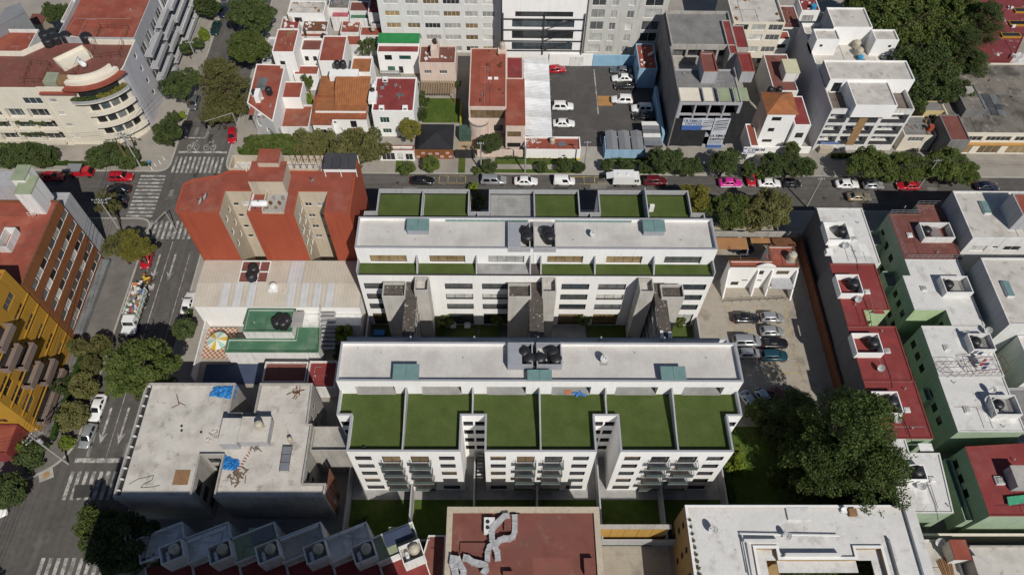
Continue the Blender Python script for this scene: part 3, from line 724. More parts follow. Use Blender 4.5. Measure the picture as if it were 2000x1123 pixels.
for x in (XW+.1, XE-.1): boxpart(A, 'terrace_end_wall', GREYW, x-.1,x+.1,aF+.05,aU0,14.6,15.6)
reg = []
for i in range(6):
    a, b = UX[i]+.2, UX[i+1]-.2
    if i % 2 == 0: reg.append([(a,aU1+.02),(b,aU1+.02),(b,aB-.22),(BX[i]+.22,aB-.22),(BX[i]+.22,aN-.22),(a,aN-.22)])
    else: reg.append([(a,aU1+.02),(b,aU1+.02),(b,aN-.22),(BX[i]-.22,aN-.22),(BX[i]-.22,aB-.22),(a,aB-.22)])
lawn_parts(A, reg, 14.38, [1,1,0,1,1,1])
for i in range(1,6): boxpart(A, 'terrace_divider', GREYW, UX[i]-.1,UX[i]+.1,aU1,(aB if i % 2 else aN)-.2,14.3,15.55 if i != 5 else 16.4)
sky_px(A, [(795,428),(838,428),(794,450),(838,450)], 18.8); sky_px(A, [(1256,430),(1299,430),(1256,452),(1299,452)], 18.8)
enclosure(A, [(992,434),(1085,434),(992,484),(1086,484)], 18.6, 17.5, 2, True)
for k, (px_, py_) in enumerate([(1026,452),(1069,452),(1030,462),(1073,462)]):
    p = at(px_, py_, 18.6); tank((p.x,p.y,17.5), ['left rear black water tank in the pit on the rear white roof','right rear black water tank in the pit on the rear white roof','left front black water tank in the pit on the rear white roof','right front black water tank in the pit on the rear white roof'][k], 'tanks in the rear roof pit', 1.6)
p = at(1158,462,17.8); dish((p.x,p.y,17.55), 'grey satellite dish on the rear white roof right of the tanks', R(190), s=1.2)
ladder((5.0,aU0-.06,14.5),(5.0,aU0-.06,16.9),.55,WHITEM,'white wall ladder between the lawn terraces of the rear white block',9)
# pieces of the little green glass screens along the rear roof edge
for x0, x1 in ((-8.6,4),(8,20.5)):
    n = int((x1-x0)/.9)
    for i in range(n): boxpart(A, 'glass_screen', TEAL, x0+i*.9, x0+i*.9+.84, aU1-.28,aU1-.24,17.6,18.05)

# courtyard between the blocks
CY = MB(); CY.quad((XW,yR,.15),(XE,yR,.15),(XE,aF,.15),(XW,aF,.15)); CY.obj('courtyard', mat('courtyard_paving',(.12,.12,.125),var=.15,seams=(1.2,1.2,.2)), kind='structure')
def tower(pts, z, label, th=.15, zf=None, m=CONC, win=None):
    poly = prect(pts, z); t = thing('stair_tower', label, 'stair tower', ((poly[0][0]+poly[1][0])/2,(poly[0][1]+poly[2][1])/2,0))
    solid(t, poly, z, TOWC, m if m is not CONC else TOWC, par=z-(zf or z-1.0), th=th, z0=0.1); return t, poly
def bridge(x0, x1, y0, y1, z, label):
    t = thing('walkway', label, 'walkway', ((x0+x1)/2,(y0+y1)/2,0))
    boxpart(t, 'roof', DEBRIS, x0,x1,y0,y1,z-.22,z)
    for k in range(4):
        zz = z-.3-k*2.85
        boxpart(t, 'floor_slab', CONC, x0+.05,x1-.05,y0+.05,y1-.05,zz-2.85+.02,zz-2.6)
        for x in (x0+.06, x1-.1):
            q = MB(); n = 7
            for i in range(n): yy = y0+.2+(y1-y0-.4)*i/(n-1); q.box(x,x+.05,yy-.03,yy+.03,zz-2.6,zz+.05)
            q.box(x,x+.05,y0+.1,y1-.1,zz-1.6,zz-1.54); q.obj('rail', DARKM, t)
    return t
def pr(pts, z): r = prect(pts, z); return r[0][0], r[1][0], r[0][1], r[2][1]
tower([(748.6,551),(793,551),(745.7,578.5),(791,579.3)], 13.6, 'left concrete stair tower with gritty sunken roof, leftmost courtyard walkway', zf=13.0, m=DEBRIS)
tower([(809.8,540.9),(837.9,540),(809.5,568),(836,567)], 14.6, 'narrow concrete shaft right of the leftmost walkway', zf=13.4)
tower([(992,553),(1037,553),(993,580),(1038,580)], 13.6, 'concrete stair tower left of the middle walkway with a ladder on top', zf=13.0, m=DEBRIS)
tower([(1058,542),(1086,542),(1060,570),(1087,570)], 14.6, 'narrow concrete shaft right of the middle walkway', zf=13.4)
tower([(1247,543),(1275,543),(1251,570),(1278,570)], 14.6, 'narrow concrete shaft left of the right-hand walkway', zf=13.4)
tower([(1289,555),(1334,556),(1293,581),(1337,581)], 13.6, 'concrete stair tower right of the right-hand walkway beside the car park', zf=13.0, m=DEBRIS)
x0,x1,y0,y1 = pr([(793.5,552),(809.5,552),(786,649),(809,649)], 12.9); bridge(-14.45,-12.7,yR+.05,aF-.05,12.9,'leftmost covered walkway bridging the courtyard between the white blocks')
bridge(4.05,6.1,yR+.05,aF-.05,12.9,'middle covered walkway bridging the courtyard between the white blocks')
bridge(22.85,24.65,yR+.05,aF-.05,12.9,'right covered walkway bridging the courtyard, plastic sheeting at its near end')
q = MB(); q.box(22.95,23.4,yR+.1,yR+2.6,12.92,13.15); q.box(24.1,24.6,yR+.1,yR+2.4,12.92,13.12); q.obj('plastic_sheet', mat('white_plastic_sheet',(.6,.62,.63),var=.2,scale=3,rough=.3), None, base=True, label='crumpled white plastic sheets at the near end of the right walkway', cat='sheet')
# gardens at the foot of the north block
for k, (a, b) in enumerate(((-21.3,-17.2),(-11.2,-3.9),(-3.7,-.2),(8.0,13.8),(14.0,20.4),(27.6,31.5))):
    q = MB(); q.prism(rect(a,b,58.6,aF-.05),.15,.2); q.obj('garden_lawn', TURF if k != 3 else STONE, kind='structure')
    for nm, bx in (('front',(a,b,58.35,58.55)),):
        q = MB(); q.box(bx[0],bx[1],bx[2],bx[3],.15,2.2); q.obj('garden_wall', BLUEG, None, base=True, label=['low blue-grey garden wall at the left end of the courtyard','low blue-grey garden wall right of the leftmost walkway','low blue-grey garden wall left of the middle stair tower','low blue-grey garden wall right of the middle shaft','low blue-grey garden wall left of the right-hand shaft','low blue-grey garden wall at the right end of the courtyard'][k], cat='wall')
q = MB(); q.box(XE-.1,XE+.15,yR,aF,.1,2.9); q.obj('boundary_wall', GREYW, None, base=True, label='grey boundary wall closing the courtyard towards the car park', cat='wall')
q = MB(); q.box(XW-.15,XW+.1,yR,aF,.1,2.9); q.obj('boundary_wall', GREYW, None, base=True, label='grey boundary wall closing the courtyard on the left', cat='wall')
# gardens in front of the south block
for k in range(6):
    q = MB(); q.prism(rect(UX[k]+.2,UX[k+1]-.2,27.2,33.2),.13,.17); q.obj('garden_lawn', LAWN, kind='structure')
    q = MB(); q.prism(rect(UX[k]+.2,UX[k+1]-.2,33.2,39.5),.13,.16); q.obj('patio', STONE, kind='structure')
for k in range(7):
    y1_ = yF-.05 if k % 2 else 39.4
    q = MB(); q.box(UX[k]-.1,UX[k]+.1,27.0,y1_,.1,2.9); q.obj('garden_wall', GREYW, None, base=True, label=['grey garden wall at the left end of the front gardens','second garden wall from the left in front of the white block','garden wall under the left notch of the white block','middle garden wall in front of the white block','garden wall under the right notch of the white block','second garden wall from the right in front of the white block','grey garden wall at the right end of the front gardens'][k], cat='wall')
q = MB(); q.box(XW,XE,26.75,26.98,.1,2.7); q.obj('boundary_wall', GREYW, None, base=True, label='long grey wall behind the front gardens of the white block', cat='wall')
# ================================================================== west side of the avenue
BROWN = mat('brown_cladding', (.22,.083,.030), var=.12, scale=.3, streak=.2)
OCHRE = mat('ochre_paint', (.40,.215,.025), var=.08, scale=.3, streak=.15)
BROWNB = mat('brown_balcony_paint', (.20,.15,.125), var=.1)
# ---- brown building with five bands of windows
t = building('office_building','brown clad office building with five bands of windows and red roof','building', rect(-100,-69.35,59.45,75.35), 15.9, BROWN, REDR, par=.35, th=.25, cope=RUST,
  op={1: [(60.35-59.45+i*1.88, 60.35-59.45+i*1.88+1.80, z, z+1.2, 'gpdgbpdg'[i], 1, .12) for z in (12.9,10.05,7.2,4.2,1.35) for i in range(8)]}, fr=WHITEM)
boxpart(t, 'end_wall', GREYW, -99.9,-69.6,75.36,78.6,0,14.0); boxpart(t, 'end_tower', GREYW, -99.9,-73.2,75.4,78.4,14.0,19.2)
boxpart(t, 'shop_glazing', GG, -69.34,-67.9,60.0,74.8,.1,1.0)
# roof structures
def roofbox(t, pts, z, z0, wall, roofm, name, par=.0, op=None):
    r = prect(pts, z); solid(t, r, z, wall, roofm, par=par, z0=z0, wname=name, rname=name+'_top', op=op or {}, th=.12); return r
GREENR = mat('pale_green_roof', (.27,.31,.20), var=.15, stain=(.18,.2,.14), stain_amt=.6)
roofbox(t, [(28,380),(62,378),(42,346),(74,344)], 20.3, 15.5, WHITE2, GREENR, 'stair_house'); roofbox(t, [(22,352),(48,352),(34,325),(60,323)], 21.0, 15.5, WHITE2, GREENR, 'lift_house')
tank_box(t, prect([(0,445),(30,443),(0,482),(14,482)],17.0), 15.5, 17.0, WHITE2)
railing(t, [(*P2([(58,424)],15.6)[0],15.6),(*P2([(72,424)],15.6)[0],15.6),(*P2([(74,410)],15.6)[0],15.6)], 1.0, WHITEM, .5)
# ---- ochre flats
yo = []
for k in range(6):
    z = 16.4-k*2.9; yo.append((54.6-43.5, 57.4-43.5, z-.0, z+1.25, random.choice('bgd'), 3)); 
    if z < 13: yo.append((44.6-43.5, 47.2-43.5, z-.6, z+1.25, 'bgd'[k%3], 2))
t = building('apartment_building','ochre yellow apartment building with jutting brown balconies','building', rect(-100,-69.4,43.5,59.2), 20.2, OCHRE, REDR, par=.6, op={1: yo, 0: [(26-.0+i*-6, 28-i*6, z, z+1.3,'d',2) for i in range(3) for z in (3.5,6.4,9.3)]}, fr=OCHRE)
for k, (ya, z) in enumerate([(48.6,15.4),(47.0,12.6),(48.7,9.8),(47.2,6.9),(49.2,3.9),(44.1,1.0)]):
    yb = ya+ (4.1 if k < 5 else 9.0)
    q = MB(); q.box(-69.38,-68.0,ya,yb,z,z+.15); q.box(-68.12,-68.0,ya,yb,z+.15,z+1.15); q.box(-69.38,-68.12,ya,ya+.12,z+.15,z+1.15); q.box(-69.38,-68.12,yb-.12,yb,z+.15,z+1.15); b = q.obj('balcony', BROWNB, t)
    q = MB(); q.box(-69.395,-69.36,ya+.5,yb-.5,z+.2,z+2.2); q.obj('balcony_door', GD, b)
for i in range(5): boxpart(t, 'ledge', OCHRE, -69.38,-69.2,43.6,59.1,2.6+i*2.9,2.75+i*2.9)
t = thing('shop_canopy','red painted low shop at the foot of the ochre flats','shop',(-80,40,0))
solid(t, rect(-100,-71.0,38.8,43.3), 3.4, REDC, REDR, par=.3)
t2 = OCHRE
# ---- cream corner building with the curved balconies
arc = []
for k in range(13):
    a = R(-62+ k*62/12*1.0); arc.append((-77.6+8.3*math.cos(a)*1.0, 110.0+8.3*math.sin(a)*1.0))
arc = [(-76.4,102.7)]+[(-76.4+7.1*math.sin(R(90*k/10)), 109.0-6.3*math.cos(R(90*k/10))) for k in range(1,11)]
W1P = [(-100,102.5),(-83.1,102.5),(-83.1,102.7)]+arc+[(-69.3,116.0),(-77,116.0),(-84,117.5),(-89.5,112.5),(-100,112.5)]
nW = len(W1P)
wop = {0:[(13.0,16.4,10.6,12.1,'b',3)]+[(a,b,z,z+2.3,'gdbd'[j%4],3,.75) for z in (7.1,4.2,1.3) for j,(a,b) in enumerate(((.4,3.4),(4.2,7.4),(8.4,11.6),(12.4,16.2)))],
       2:[(.7,2.0,z,z+.9,'p',1) for z in (10.8,7.7,4.75,1.9)],
       13:[(4.9-.9,5.9-.9,z,z+1.1,'g',1) for z in (12.0,9.1,6.2,3.3)]}
t = building('corner_building','cream corner apartment building with curved balconies and maroon roof terrace','building', W1P, 14.3, CREAM, REDD, par=1.0, th=.25, op=wop, fr=WHITEM, emats={13:LAVG,12:LAVG,11:LAVG})
W1 = t
# curved balcony tiers
def arcband(r0, r1, z0, z1, a0=0, a1=90, n=14):
    q = MB(); c = (-76.4,109.0)
    def pt(r, a, z): return (c[0]+r*math.sin(a), c[1]-(r-.8)*math.cos(a), z)
    for k in range(n):
        a, b = R(a0+(a1-a0)*k/n), R(a0+(a1-a0)*(k+1)/n)
        for f in ([pt(r1,a,z0),pt(r1,b,z0),pt(r1,b,z1),pt(r1,a,z1)],[pt(r0,b,z0),pt(r0,a,z0),pt(r0,a,z1),pt(r0,b,z1)],[pt(r0,a,z1),pt(r1,a,z1),pt(r1,b,z1),pt(r0,b,z1)],[pt(r0,b,z0),pt(r1,b,z0),pt(r1,a,z0),pt(r0,a,z0)]): q.quad(*f)
    for a, s in ((R(a0),1),(R(a1),-1)):
        f = [pt(r0,a,z0),pt(r1,a,z0),pt(r1,a,z1),pt(r0,a,z1)]; q.quad(*(f if s > 0 else f[::-1]))
    return q
for z in (8.6,5.7,2.8):
    b = arcband(7.12,8.5,z,z+.2,2,66).obj('balcony', CREAM, t)
    arcband(8.38,8.5,z+.2,z+1.0,2,66).obj('balustrade', CREAM, b)
    for k in range(4): 
        a0 = 6+k*15; g = arcband(7.125,7.16,z+.3,z+2.4,a0,a0+12,3); g.obj('balcony_door', 'dbgd'[k] and [GD,GB,GG,GD][k], b)
arcband(7.12,8.5,11.5,11.7,-8,66).obj('upper_terrace', CREAM, t); arcband(8.35,8.5,11.7,12.2,-8,66).obj('planter_wall', GREYW, t)
arcband(7.13,7.2,11.9,13.7,0,60).obj('terrace_glazing', GD, t)
arcband(6.0,8.2,14.25,14.5,-14,74).obj('curved_eave', REDR, t); arcband(6.1,6.9,14.5,15.2,-14,74).obj('curved_parapet', CREAM, t); arcband(5.6,6.0,15.0,15.9,-10,70).obj('curved_parapet', CREAM, t)
boxpart(t,'eave',REDR,-83,-76.5,101.9,102.68,13.3,13.42)
for z in (9.6,6.7,3.8,1.0):
    for x0,x1 in ((-99.5,-92),(-91.7,-84)):
        q = MB(); q.box(x0,x1,101.75,102.45,z-2.7,z-2.55); q.box(x0,x1,101.75,101.85,z-2.55,z-1.9); b = q.obj('balcony', CREAM, t)
# grey-rendered north-east flank with balconies
gop = {1:[(10.5-9,12.3-9,9.2,11.2,'d',2)]}
t = building('apartment_building','grey rendered flats with stacked balconies north of the cream corner building','building', rect(-84,-69.45,116.1,130.5), 14.6, GREYW, REDR, par=.9, op={1:[(k*3.6+.4,k*3.6+2.8,z,z+2.0,'dgbd'[k],2) for z in (1.2,4.1,7.0,9.9) for k in range(4)]}, fr=WHITEM)
for z in (1.0,3.9,6.8,9.7):
    q = MB(); q.box(-69.4,-67.9,116.6,124.0,z,z+.18); q.box(-68.02,-67.9,116.6,124.0,z+.18,z+.9); q.obj('balcony', GREYW, t)
    q = MB(); q.box(-69.4,-67.9,124.6,130.2,z+.6,z+.78); q.box(-68.02,-67.9,124.6,130.2,z+.78,z+1.5); q.obj('balcony', GREYW, t)
t = building('apartment_building','white balconied flats at the top left beside the avenue','building', rect(-86,-69.3,130.7,150), 13.5, WHITE2, REDR, par=.9, op={1:[(k*4.6+.5,k*4.6+3.6,z,z+2.0,'dgbd'[k],3) for z in (1.2,4.1,7.0,9.9) for k in range(4)]}, fr=WHITEM)
for z in (1.0,3.9,6.8,9.7):
    for y0 in (131,140.3):
        q = MB(); q.box(-69.28,-67.6,y0,y0+8.8,z,z+.18); q.box(-67.72,-67.6,y0,y0+8.8,z+.18,z+.8); b = q.obj('balcony', GREYW, t); railing(b,[(-67.66,y0+.1,z+.8),(-67.66,y0+8.7,z+.8)],.35,WHITEM,1.4,.03,'rail')
# roofs behind the corner building
t = building('house','white walled house with red roof terraces behind the corner building','house', [at(118,42,9).xy[:] , at(140,0,9).xy[:], at(205,-20,9).xy[:], at(192,45,9).xy[:]], 9.0, WHITE2, REDR, par=.9)
t = building('house','red flat-roofed annexe with white parapets at the left edge above the corner building','house', rect(-104,-90,112.8,121), 12.6, WHITE2, REDR, par=.7)
t = building('house','low red roof house at far left beside the cream balconies','house', rect(-106,-100.3,100,112.6), 10.5, WHITE2, REDR, par=.6)
SLATE = mat('slate_grey_roof', (.20,.205,.215), var=.1, scale=.3, stain=(.14,.14,.15), stain_amt=.5)
t = building('warehouse','big plain grey walled block at the top left corner','building', [at(0,0,16).xy[:],at(28,-10,16).xy[:],at(75,66,9).xy[:],at(0,74,12).xy[:]], 14.0, SLATE, SLATE, par=0)
t = building('house','small maroon roofed hut behind the black tanks at top left','house', prect([(58,30),(85,28),(60,48),(88,48)],5), 5.0, BEIGE, REDD, par=0)
# things on the corner building's roof
zr = 13.3
spots = [((88,70),'black water tank at the back left of the maroon roof'),((103,66),'black water tank at the back of the cluster on the maroon roof'),((94,82),'black water tank at the front left of the cluster on the maroon roof'),((110,76),'black water tank in the middle of the cluster on the maroon roof'),((128,72),'black water tank at the right of the cluster on the maroon roof'),((168,74),'lone black water tank on the maroon roof'),((118,50),'black water tank behind the parapet of the maroon roof')]
for (a, b), l in spots: p = at(a,b,zr+.8); tank((p.x,p.y,zr if b > 55 else 12.5), l, 'tanks on the maroon corner roof', 1.85)
p = at(160,125,zr+.5); gas((p.x,p.y,zr), 'white gas tank lying on the maroon corner roof', R(-40), 1.5)
q = MB(); r = P2([(103,115),(160,88),(178,105),(122,133)],zr+.9)
i_ = inset(ccw(r), .15); c_ = ccw(r)
for i in range(4):
    j=(i+1)%4; q.quad((*c_[i],zr),(*c_[j],zr),(*c_[j],zr+.9),(*c_[i],zr+.9)); q.quad((*i_[j],zr+.3),(*i_[i],zr+.3),(*i_[i],zr+.9),(*i_[j],zr+.9)); q.quad((*c_[i],zr+.9),(*c_[j],zr+.9),(*i_[j],zr+.9),(*i_[i],zr+.9))
q.quad(*[(x,y,zr+.3) for x,y in i_]); q.obj('light_well', CREAM, W1)
q = MB(); q.prism(P2([(82,160),(108,162),(115,142),(92,141)],zr+1.8), zr, zr+1.8); q.obj('roof_shed', mat('green_tin',(.26,.28,.20),var=.2), W1); q = MB(); q.prism(P2([(110,163),(142,165),(138,146),(115,145)],zr+1.5), zr, zr+1.5); q.obj('roof_shed', WOOD, W1)
railing(W1, [tuple(at(180,118,zr+.1)),tuple(at(236,112,zr+.1)),tuple(at(255,62,zr+.1)),tuple(at(200,60,zr+.1)),tuple(at(180,118,zr+.1))], 1.8, RUST, 1.3, .03, 'drying_cage')
railing(W1, [tuple(at(48,165,zr+.1)),tuple(at(85,165,zr+.1)),tuple(at(100,132,zr+.1)),tuple(at(62,128,zr+.1)),tuple(at(48,165,zr+.1))], 1.7, RUST, 1.3, .03, 'drying_cage')
railing(W1, [tuple(at(108,150,zr+.1)),tuple(at(150,150,zr+.1)),tuple(at(160,125,zr+.1))], 1.7, RUST, 1.3, .03, 'drying_cage')
# ================================================================== between the avenue and the white blocks
def rrect(cx, cy, lx, ly, a):
    c, s = math.cos(a), math.sin(a)
    return [(cx+x*c-y*s, cy+x*s+y*c) for x, y in ((-lx/2,-ly/2),(lx/2,-ly/2),(lx/2,ly/2),(-lx/2,ly/2))]
# ---- red flats
Z = 18.3; g = lambda a, b, z=Z: at(a,b,z)
xl, yf = -49.6, 70.9
a1, b1, a2, b2, xr = g(428,417).x, g(483,413).x, g(574,419).x, g(632,421).x, -23.1
yw = g(460,374).y; yb = g(480,333).y; yt = g(480,306).y
poly = [(xl,yf+.8),(xl+.6,yf),(a1,yf),(a1,yw),(b1,yw),(b1,yf),(a2,yf),(a2,yw),(b2,yw),(b2,yf),(xr,yf),(xr,yt),(g(640,330).x,yt),(g(640,330).x,yb),(g(447,333).x,yb),(g(425,342).x,g(425,342).y),(xl+1.2,g(365,350).y),(xl,g(365,350).y-1)]
CREAMW = mat('sand_stucco', (.47,.405,.315), var=.08, scale=.3, streak=.25)
wz = (14.8,12.0,9.2,6.6)
rop = {2:[(1.0+k*1.9,1.8+k*1.9,z,z+1.2,'g',1) for z in (14.8,11.6,8.6) for k in range(3)], 3:[(.3,1.2,z,z+.8,'d',1) for z in wz]+[(1.8,3.1,z,z+1.2,'p',2) for z in wz],
       6:[(.8+k*2.0,2.2+k*2.0,z,z+1.3,'dgt'[k],2) for z in wz for k in range(3)], 7:[(.3,1.4,z,z+.9,'dgdg'[i],2) for i, z in enumerate(wz)]+[(2.2,3.5,z,z+.9,'pgpg'[i],2) for i, z in enumerate(wz)]}
t = building('apartment_building','red painted apartment building with two sand coloured light wells','building', poly, Z, ORNG, REDR, par=.12, th=.3, op=rop, emats={2:CREAMW,3:CREAMW,4:CREAMW,6:CREAMW,7:CREAMW,8:CREAMW}, fr=WHITEM)
RED = t
# rear terrace with drying cages, stair house, solar roof
tx0, tx1 = g(447,333).x, g(640,330).x
solid(t, rect(tx0,tx1-.02,yb+.02,yt), 18.6, CREAMW, ROOFC, par=1.3, th=.2, z0=0, wname='terrace_wall', rname='terrace_floor')
r = prect([(490,318),(555,316),(487,353),(556,356)], 21.2)
solid(t, rect(r[0][0],r[1][0],r[0][1],r[2][1]), 21.2, CREAMW, REDR, par=0, z0=17.5, wname='stair_house', rname='stair_house_roof')
r2 = prect([(510,293),(546,293),(500,318),(545,318)], 22.3); solid(t, r2, 22.3, CREAMW, REDR, par=0, z0=17.5, wname='lift_house', rname='lift_house_roof')
pv = prect([(637,301),(700,301),(629,329),(694,329)], 20.2)
for k in range(4):
    x0 = pv[0][0]+k*(pv[1][0]-pv[0][0])/4
    q = MB(); x1 = x0+(pv[1][0]-pv[0][0])/4-.06; y0,y1 = pv[0][1],pv[2][1]
    q.add([(x0,y0,20.0),(x1,y0,20.0),(x1,y1,20.4),(x0,y1,20.4),(x0,y0,19.92),(x1,y0,19.92),(x1,y1,20.32),(x0,y1,20.32)],[[0,1,2,3],[4,5,1,0],[5,6,2,1],[6,7,3,2],[7,4,0,3],[7,6,5,4]])
    q.obj('canopy_panel', mat('dark_sheet',(.055,.055,.06),var=.2,rough=.4), t)
q = MB()
for x in (pv[0][0]+.1,pv[1][0]-.1,(pv[0][0]+pv[1][0])/2):
    for y in (pv[0][1]+.1,pv[2][1]-.1): q.box(x-.06,x+.06,y-.06,y+.06,18.2,19.95)
q.box(pv[0][0],pv[1][0],pv[0][1]+.02,pv[0][1]+.12,19.3,19.9); q.obj('canopy_frame', WHITEM, t)
for k in range(5):
    x = tx0+.8+k*1.0+8.5; railing(t, [(x,yb+.5,17.3),(x+.9,yb+.5,17.3),(x+.9,yt-.5,17.3),(x,yt-.5,17.3)], 1.9, RUST, 1.0, .025, 'drying_cage')
# open well in the middle roof
q = MB(); r = P2([(530,357),(574,357),(570,420-1),(530,419)], Z)
w0, w1, w2_, w3 = g(531,340).x, g(572,340).x, g(550,419).y, g(550,376).y
boxpart(t,'court_wall',CREAMW,w0,w1,w2_+.1,w2_+.25,Z,Z+.35); boxpart(t,'court_wall',CREAMW,w0,w0+.2,w2_+.25,w3,Z,Z+.8); boxpart(t,'court_floor',CONC,w0+.2,w1-.1,w2_+.25,w3,Z+.0,Z+.06)
jk = thing('junk_pile','jumble of crates and planks in the little court of the red roof','junk',(w0+1.6,w2_+2,Z+.05))
for k in range(6): x = w0+.5+k*.45; part(jk,'crate',[WOOD,RUST,GALV][k%3],lambda q: q.obox(x, w2_+1.2+(k%3)*.8, Z+.05, Z+.3+.25*(k%3), .35, .4, k))
p = g(509,404); gas((p.x,p.y,Z), 'large white gas tank on the middle red roof', 0, 1.55)
for k, (a, b) in enumerate(((393,396),(402,387))): p = g(a,b,Z+.7); dish((p.x,p.y,Z), ['lower of two satellite dishes on the left red roof','upper of two satellite dishes on the left red roof'][k], R(100), 'dishes on the left red roof', 1.3)
p = g(626,335,18.9); dish((p.x,p.y,18.3), 'white satellite dish at the foot of the dark canopy on the red roof', R(60), s=1.3); p = g(612,355,18.9); dish((p.x,p.y,18.3), 'white satellite dish at the edge of the drying cages', R(80), s=1.2)
pA, pB = g(500,348,20.9), g(511,374,18.4); ladder((pB.x,pB.y,18.35),(pA.x+.6,pA.y-.2,20.9),.6,WHITEM,'white ladder leaning on the stair house of the red roof')
q = MB(); p = g(476,331,18.4)
for k in range(2): q.path([(p.x+k*.8,p.y,18.3),(p.x+k*.8,p.y+.1,19.5),(p.x+k*.8+.5,p.y+.1,19.5),(p.x+k*.8+.5,p.y-.4,18.3)],.05)
q.obj('ladder_hoops', WHITEM, RED)
q = MB()
for k in range(8): p = g(486+k*1.2, 408-k*4.0, Z+.4); q.box(p.x-.1,p.x+.1,p.y-.1,p.y+.1,Z,Z+.4)
q.obj('vent_row', WHITEM, t)

# ---- beige corrugated roof
BCOR = mat('beige_sheet', (.49,.45,.38), var=.08, scale=.4, streak=0, stain=(.36,.31,.24), stain_amt=.4, rough=.6)
CLEARS = mat('translucent_sheet', (.50,.51,.51), var=.1, rough=.35)
t = building('hall','white hall under a low beige corrugated roof with pale rooflight strips','building', rect(-48.6,-22.6,62.0,70.8), 6.2, WHITE, CONC, par=.0)
def corrugated(t, name, m, x0, x1, y0, y1, za, zb, pitch=.5, h=.022):
    q = MB(); n = max(2,int((x1-x0)/(pitch/2))); vs = []
    for i in range(n+1):
        x = x0+(x1-x0)*i/n; d = h if i % 2 else 0
        vs += [(x,y0,za+d),(x,y1,zb+d)]
    q.add(vs, [[2*i,2*i+2,2*i+3,2*i+1] for i in range(n)])
    q.quad((x0,y0,za-.08),(x1,y0,za-.08),(x1,y0,za+.02),(x0,y0,za+.02))
    return q.obj(name, m, t)
yr = 66.1
px0, px1 = at(470,530,6.6).x, at(525,530,6.6).x
for x0,x1,m in ((-48.8,px0,BCOR),(px1,-34.6,BCOR),(-34.6,-32.2,CLEARS),(-32.2,-22.5,BCOR)): corrugated(t,'roof_sheet',m,x0,x1-.02,yr,70.7,6.75,6.45)
xs = [-48.8]; 
for a in (434,459,485,563,588,613,638): x = at(a,568,6.55).x; xs += [x,x+1.25]
xs.append(-22.5)
for i in range(len(xs)-1): corrugated(t,'roof_sheet' if i%2==0 else 'rooflight_strip', BCOR if i%2==0 else CLEARS, xs[i], xs[i+1]-.02, 61.85, yr, 6.4, 6.78)
boxpart(t,'pit_floor',REDD,px0,px1,66.3,70.6,6.2,6.36)
q = MB()
for y in (66.3,68.4,70.5): q.box(px0,px1,y-.08,y+.08,6.5,6.66)
for x in (px0,(px0*.35+px1*.65),px1): q.box(x-.08,x+.08,66.3,70.5,6.48,6.63)
q.obj('pit_frame', WHITEM, t)
p = at(534,560,7); q = MB(); q.box(p.x-.7,p.x+.7,p.y-.8,p.y+.5,6.5,6.95); q.obj('vent_curb', WHITEM, t); q = MB(); q.lathe([(.62,6.95),(.68,7.15),(.6,7.45),(.35,7.65),(.05,7.7)],(p.x,p.y,0),18); q.obj('roof_ventilator', WHITEM, t, True)
for (a,b),l in (((495,526),'rear black water tank in the pit of the beige roof'),((491,540),'front black water tank in the pit of the beige roof')): p = at(a,b,7.2); tank((p.x,p.y,6.37), l, 'tanks in the beige roof pit', 1.5)
boxpart(t,'low_roof',WHITE2,-37,-22.5,59.8,61.8,0,4.2)

# ---- green roofed house with the parasol terrace
GREENT = mat('green_roof_paint', (.058,.145,.085), var=.2, scale=.5, stain=(.17,.24,.17), stain_amt=.6, stain_scale=.35)
hp = prect([(482.7,603),(577,603),(475,648),(571,648)], 6.0)
lp = prect([(446,662),(622,662),(440,690),(620,690)], 3.6)
t = building('house','white house with worn green roof terraces on two levels','house', hp, 6.0, WHITE2, GREENT, par=.3, th=.2, cope=GREENT)
solid(t, [(lp[0][0],lp[0][1]),(lp[1][0]+.3,lp[0][1]),(lp[1][0]+.3,hp[2][1]),(hp[1][0]+.02,hp[2][1]),(hp[1][0]+.02,hp[0][1]-.02),(lp[0][0],hp[0][1]-.02)], 3.9, WHITE2, GREENT, par=.35, th=.2, cope=GREENT, wname='low_wall', rname='low_roof')
SLAT = mat('grey_slats', (.33,.32,.31), var=.2)
sx = lp[1][0]+.4
for k in range(9): boxpart(t,'stair_tread',SLAT,sx,sx+2.2,hp[0][1]-1.5+k*.6,hp[0][1]-1.5+k*.6+.42,3.2+k*.3,3.32+k*.3)
railing(t, [(sx,hp[0][1]-1.5,3.4),(sx,hp[2][1]-.2,6.2)], 1.0, SLAT, .7)
for k in range(8): boxpart(t,'deck_board',SLAT,hp[1][0]-.3,hp[1][0]+1.5,hp[2][1]-3.4+k*.36,hp[2][1]-3.4+k*.36+.3,6.05,6.15)
for k,(a,b) in enumerate(((541,631),(548,625),(553,633),(560,626))): p = at(a,b,6.5); tank((p.x,p.y,5.72), ['front left','rear left','front right','rear right'][k]+' black water tank on the upper green roof','tanks on the green roof',1.4)
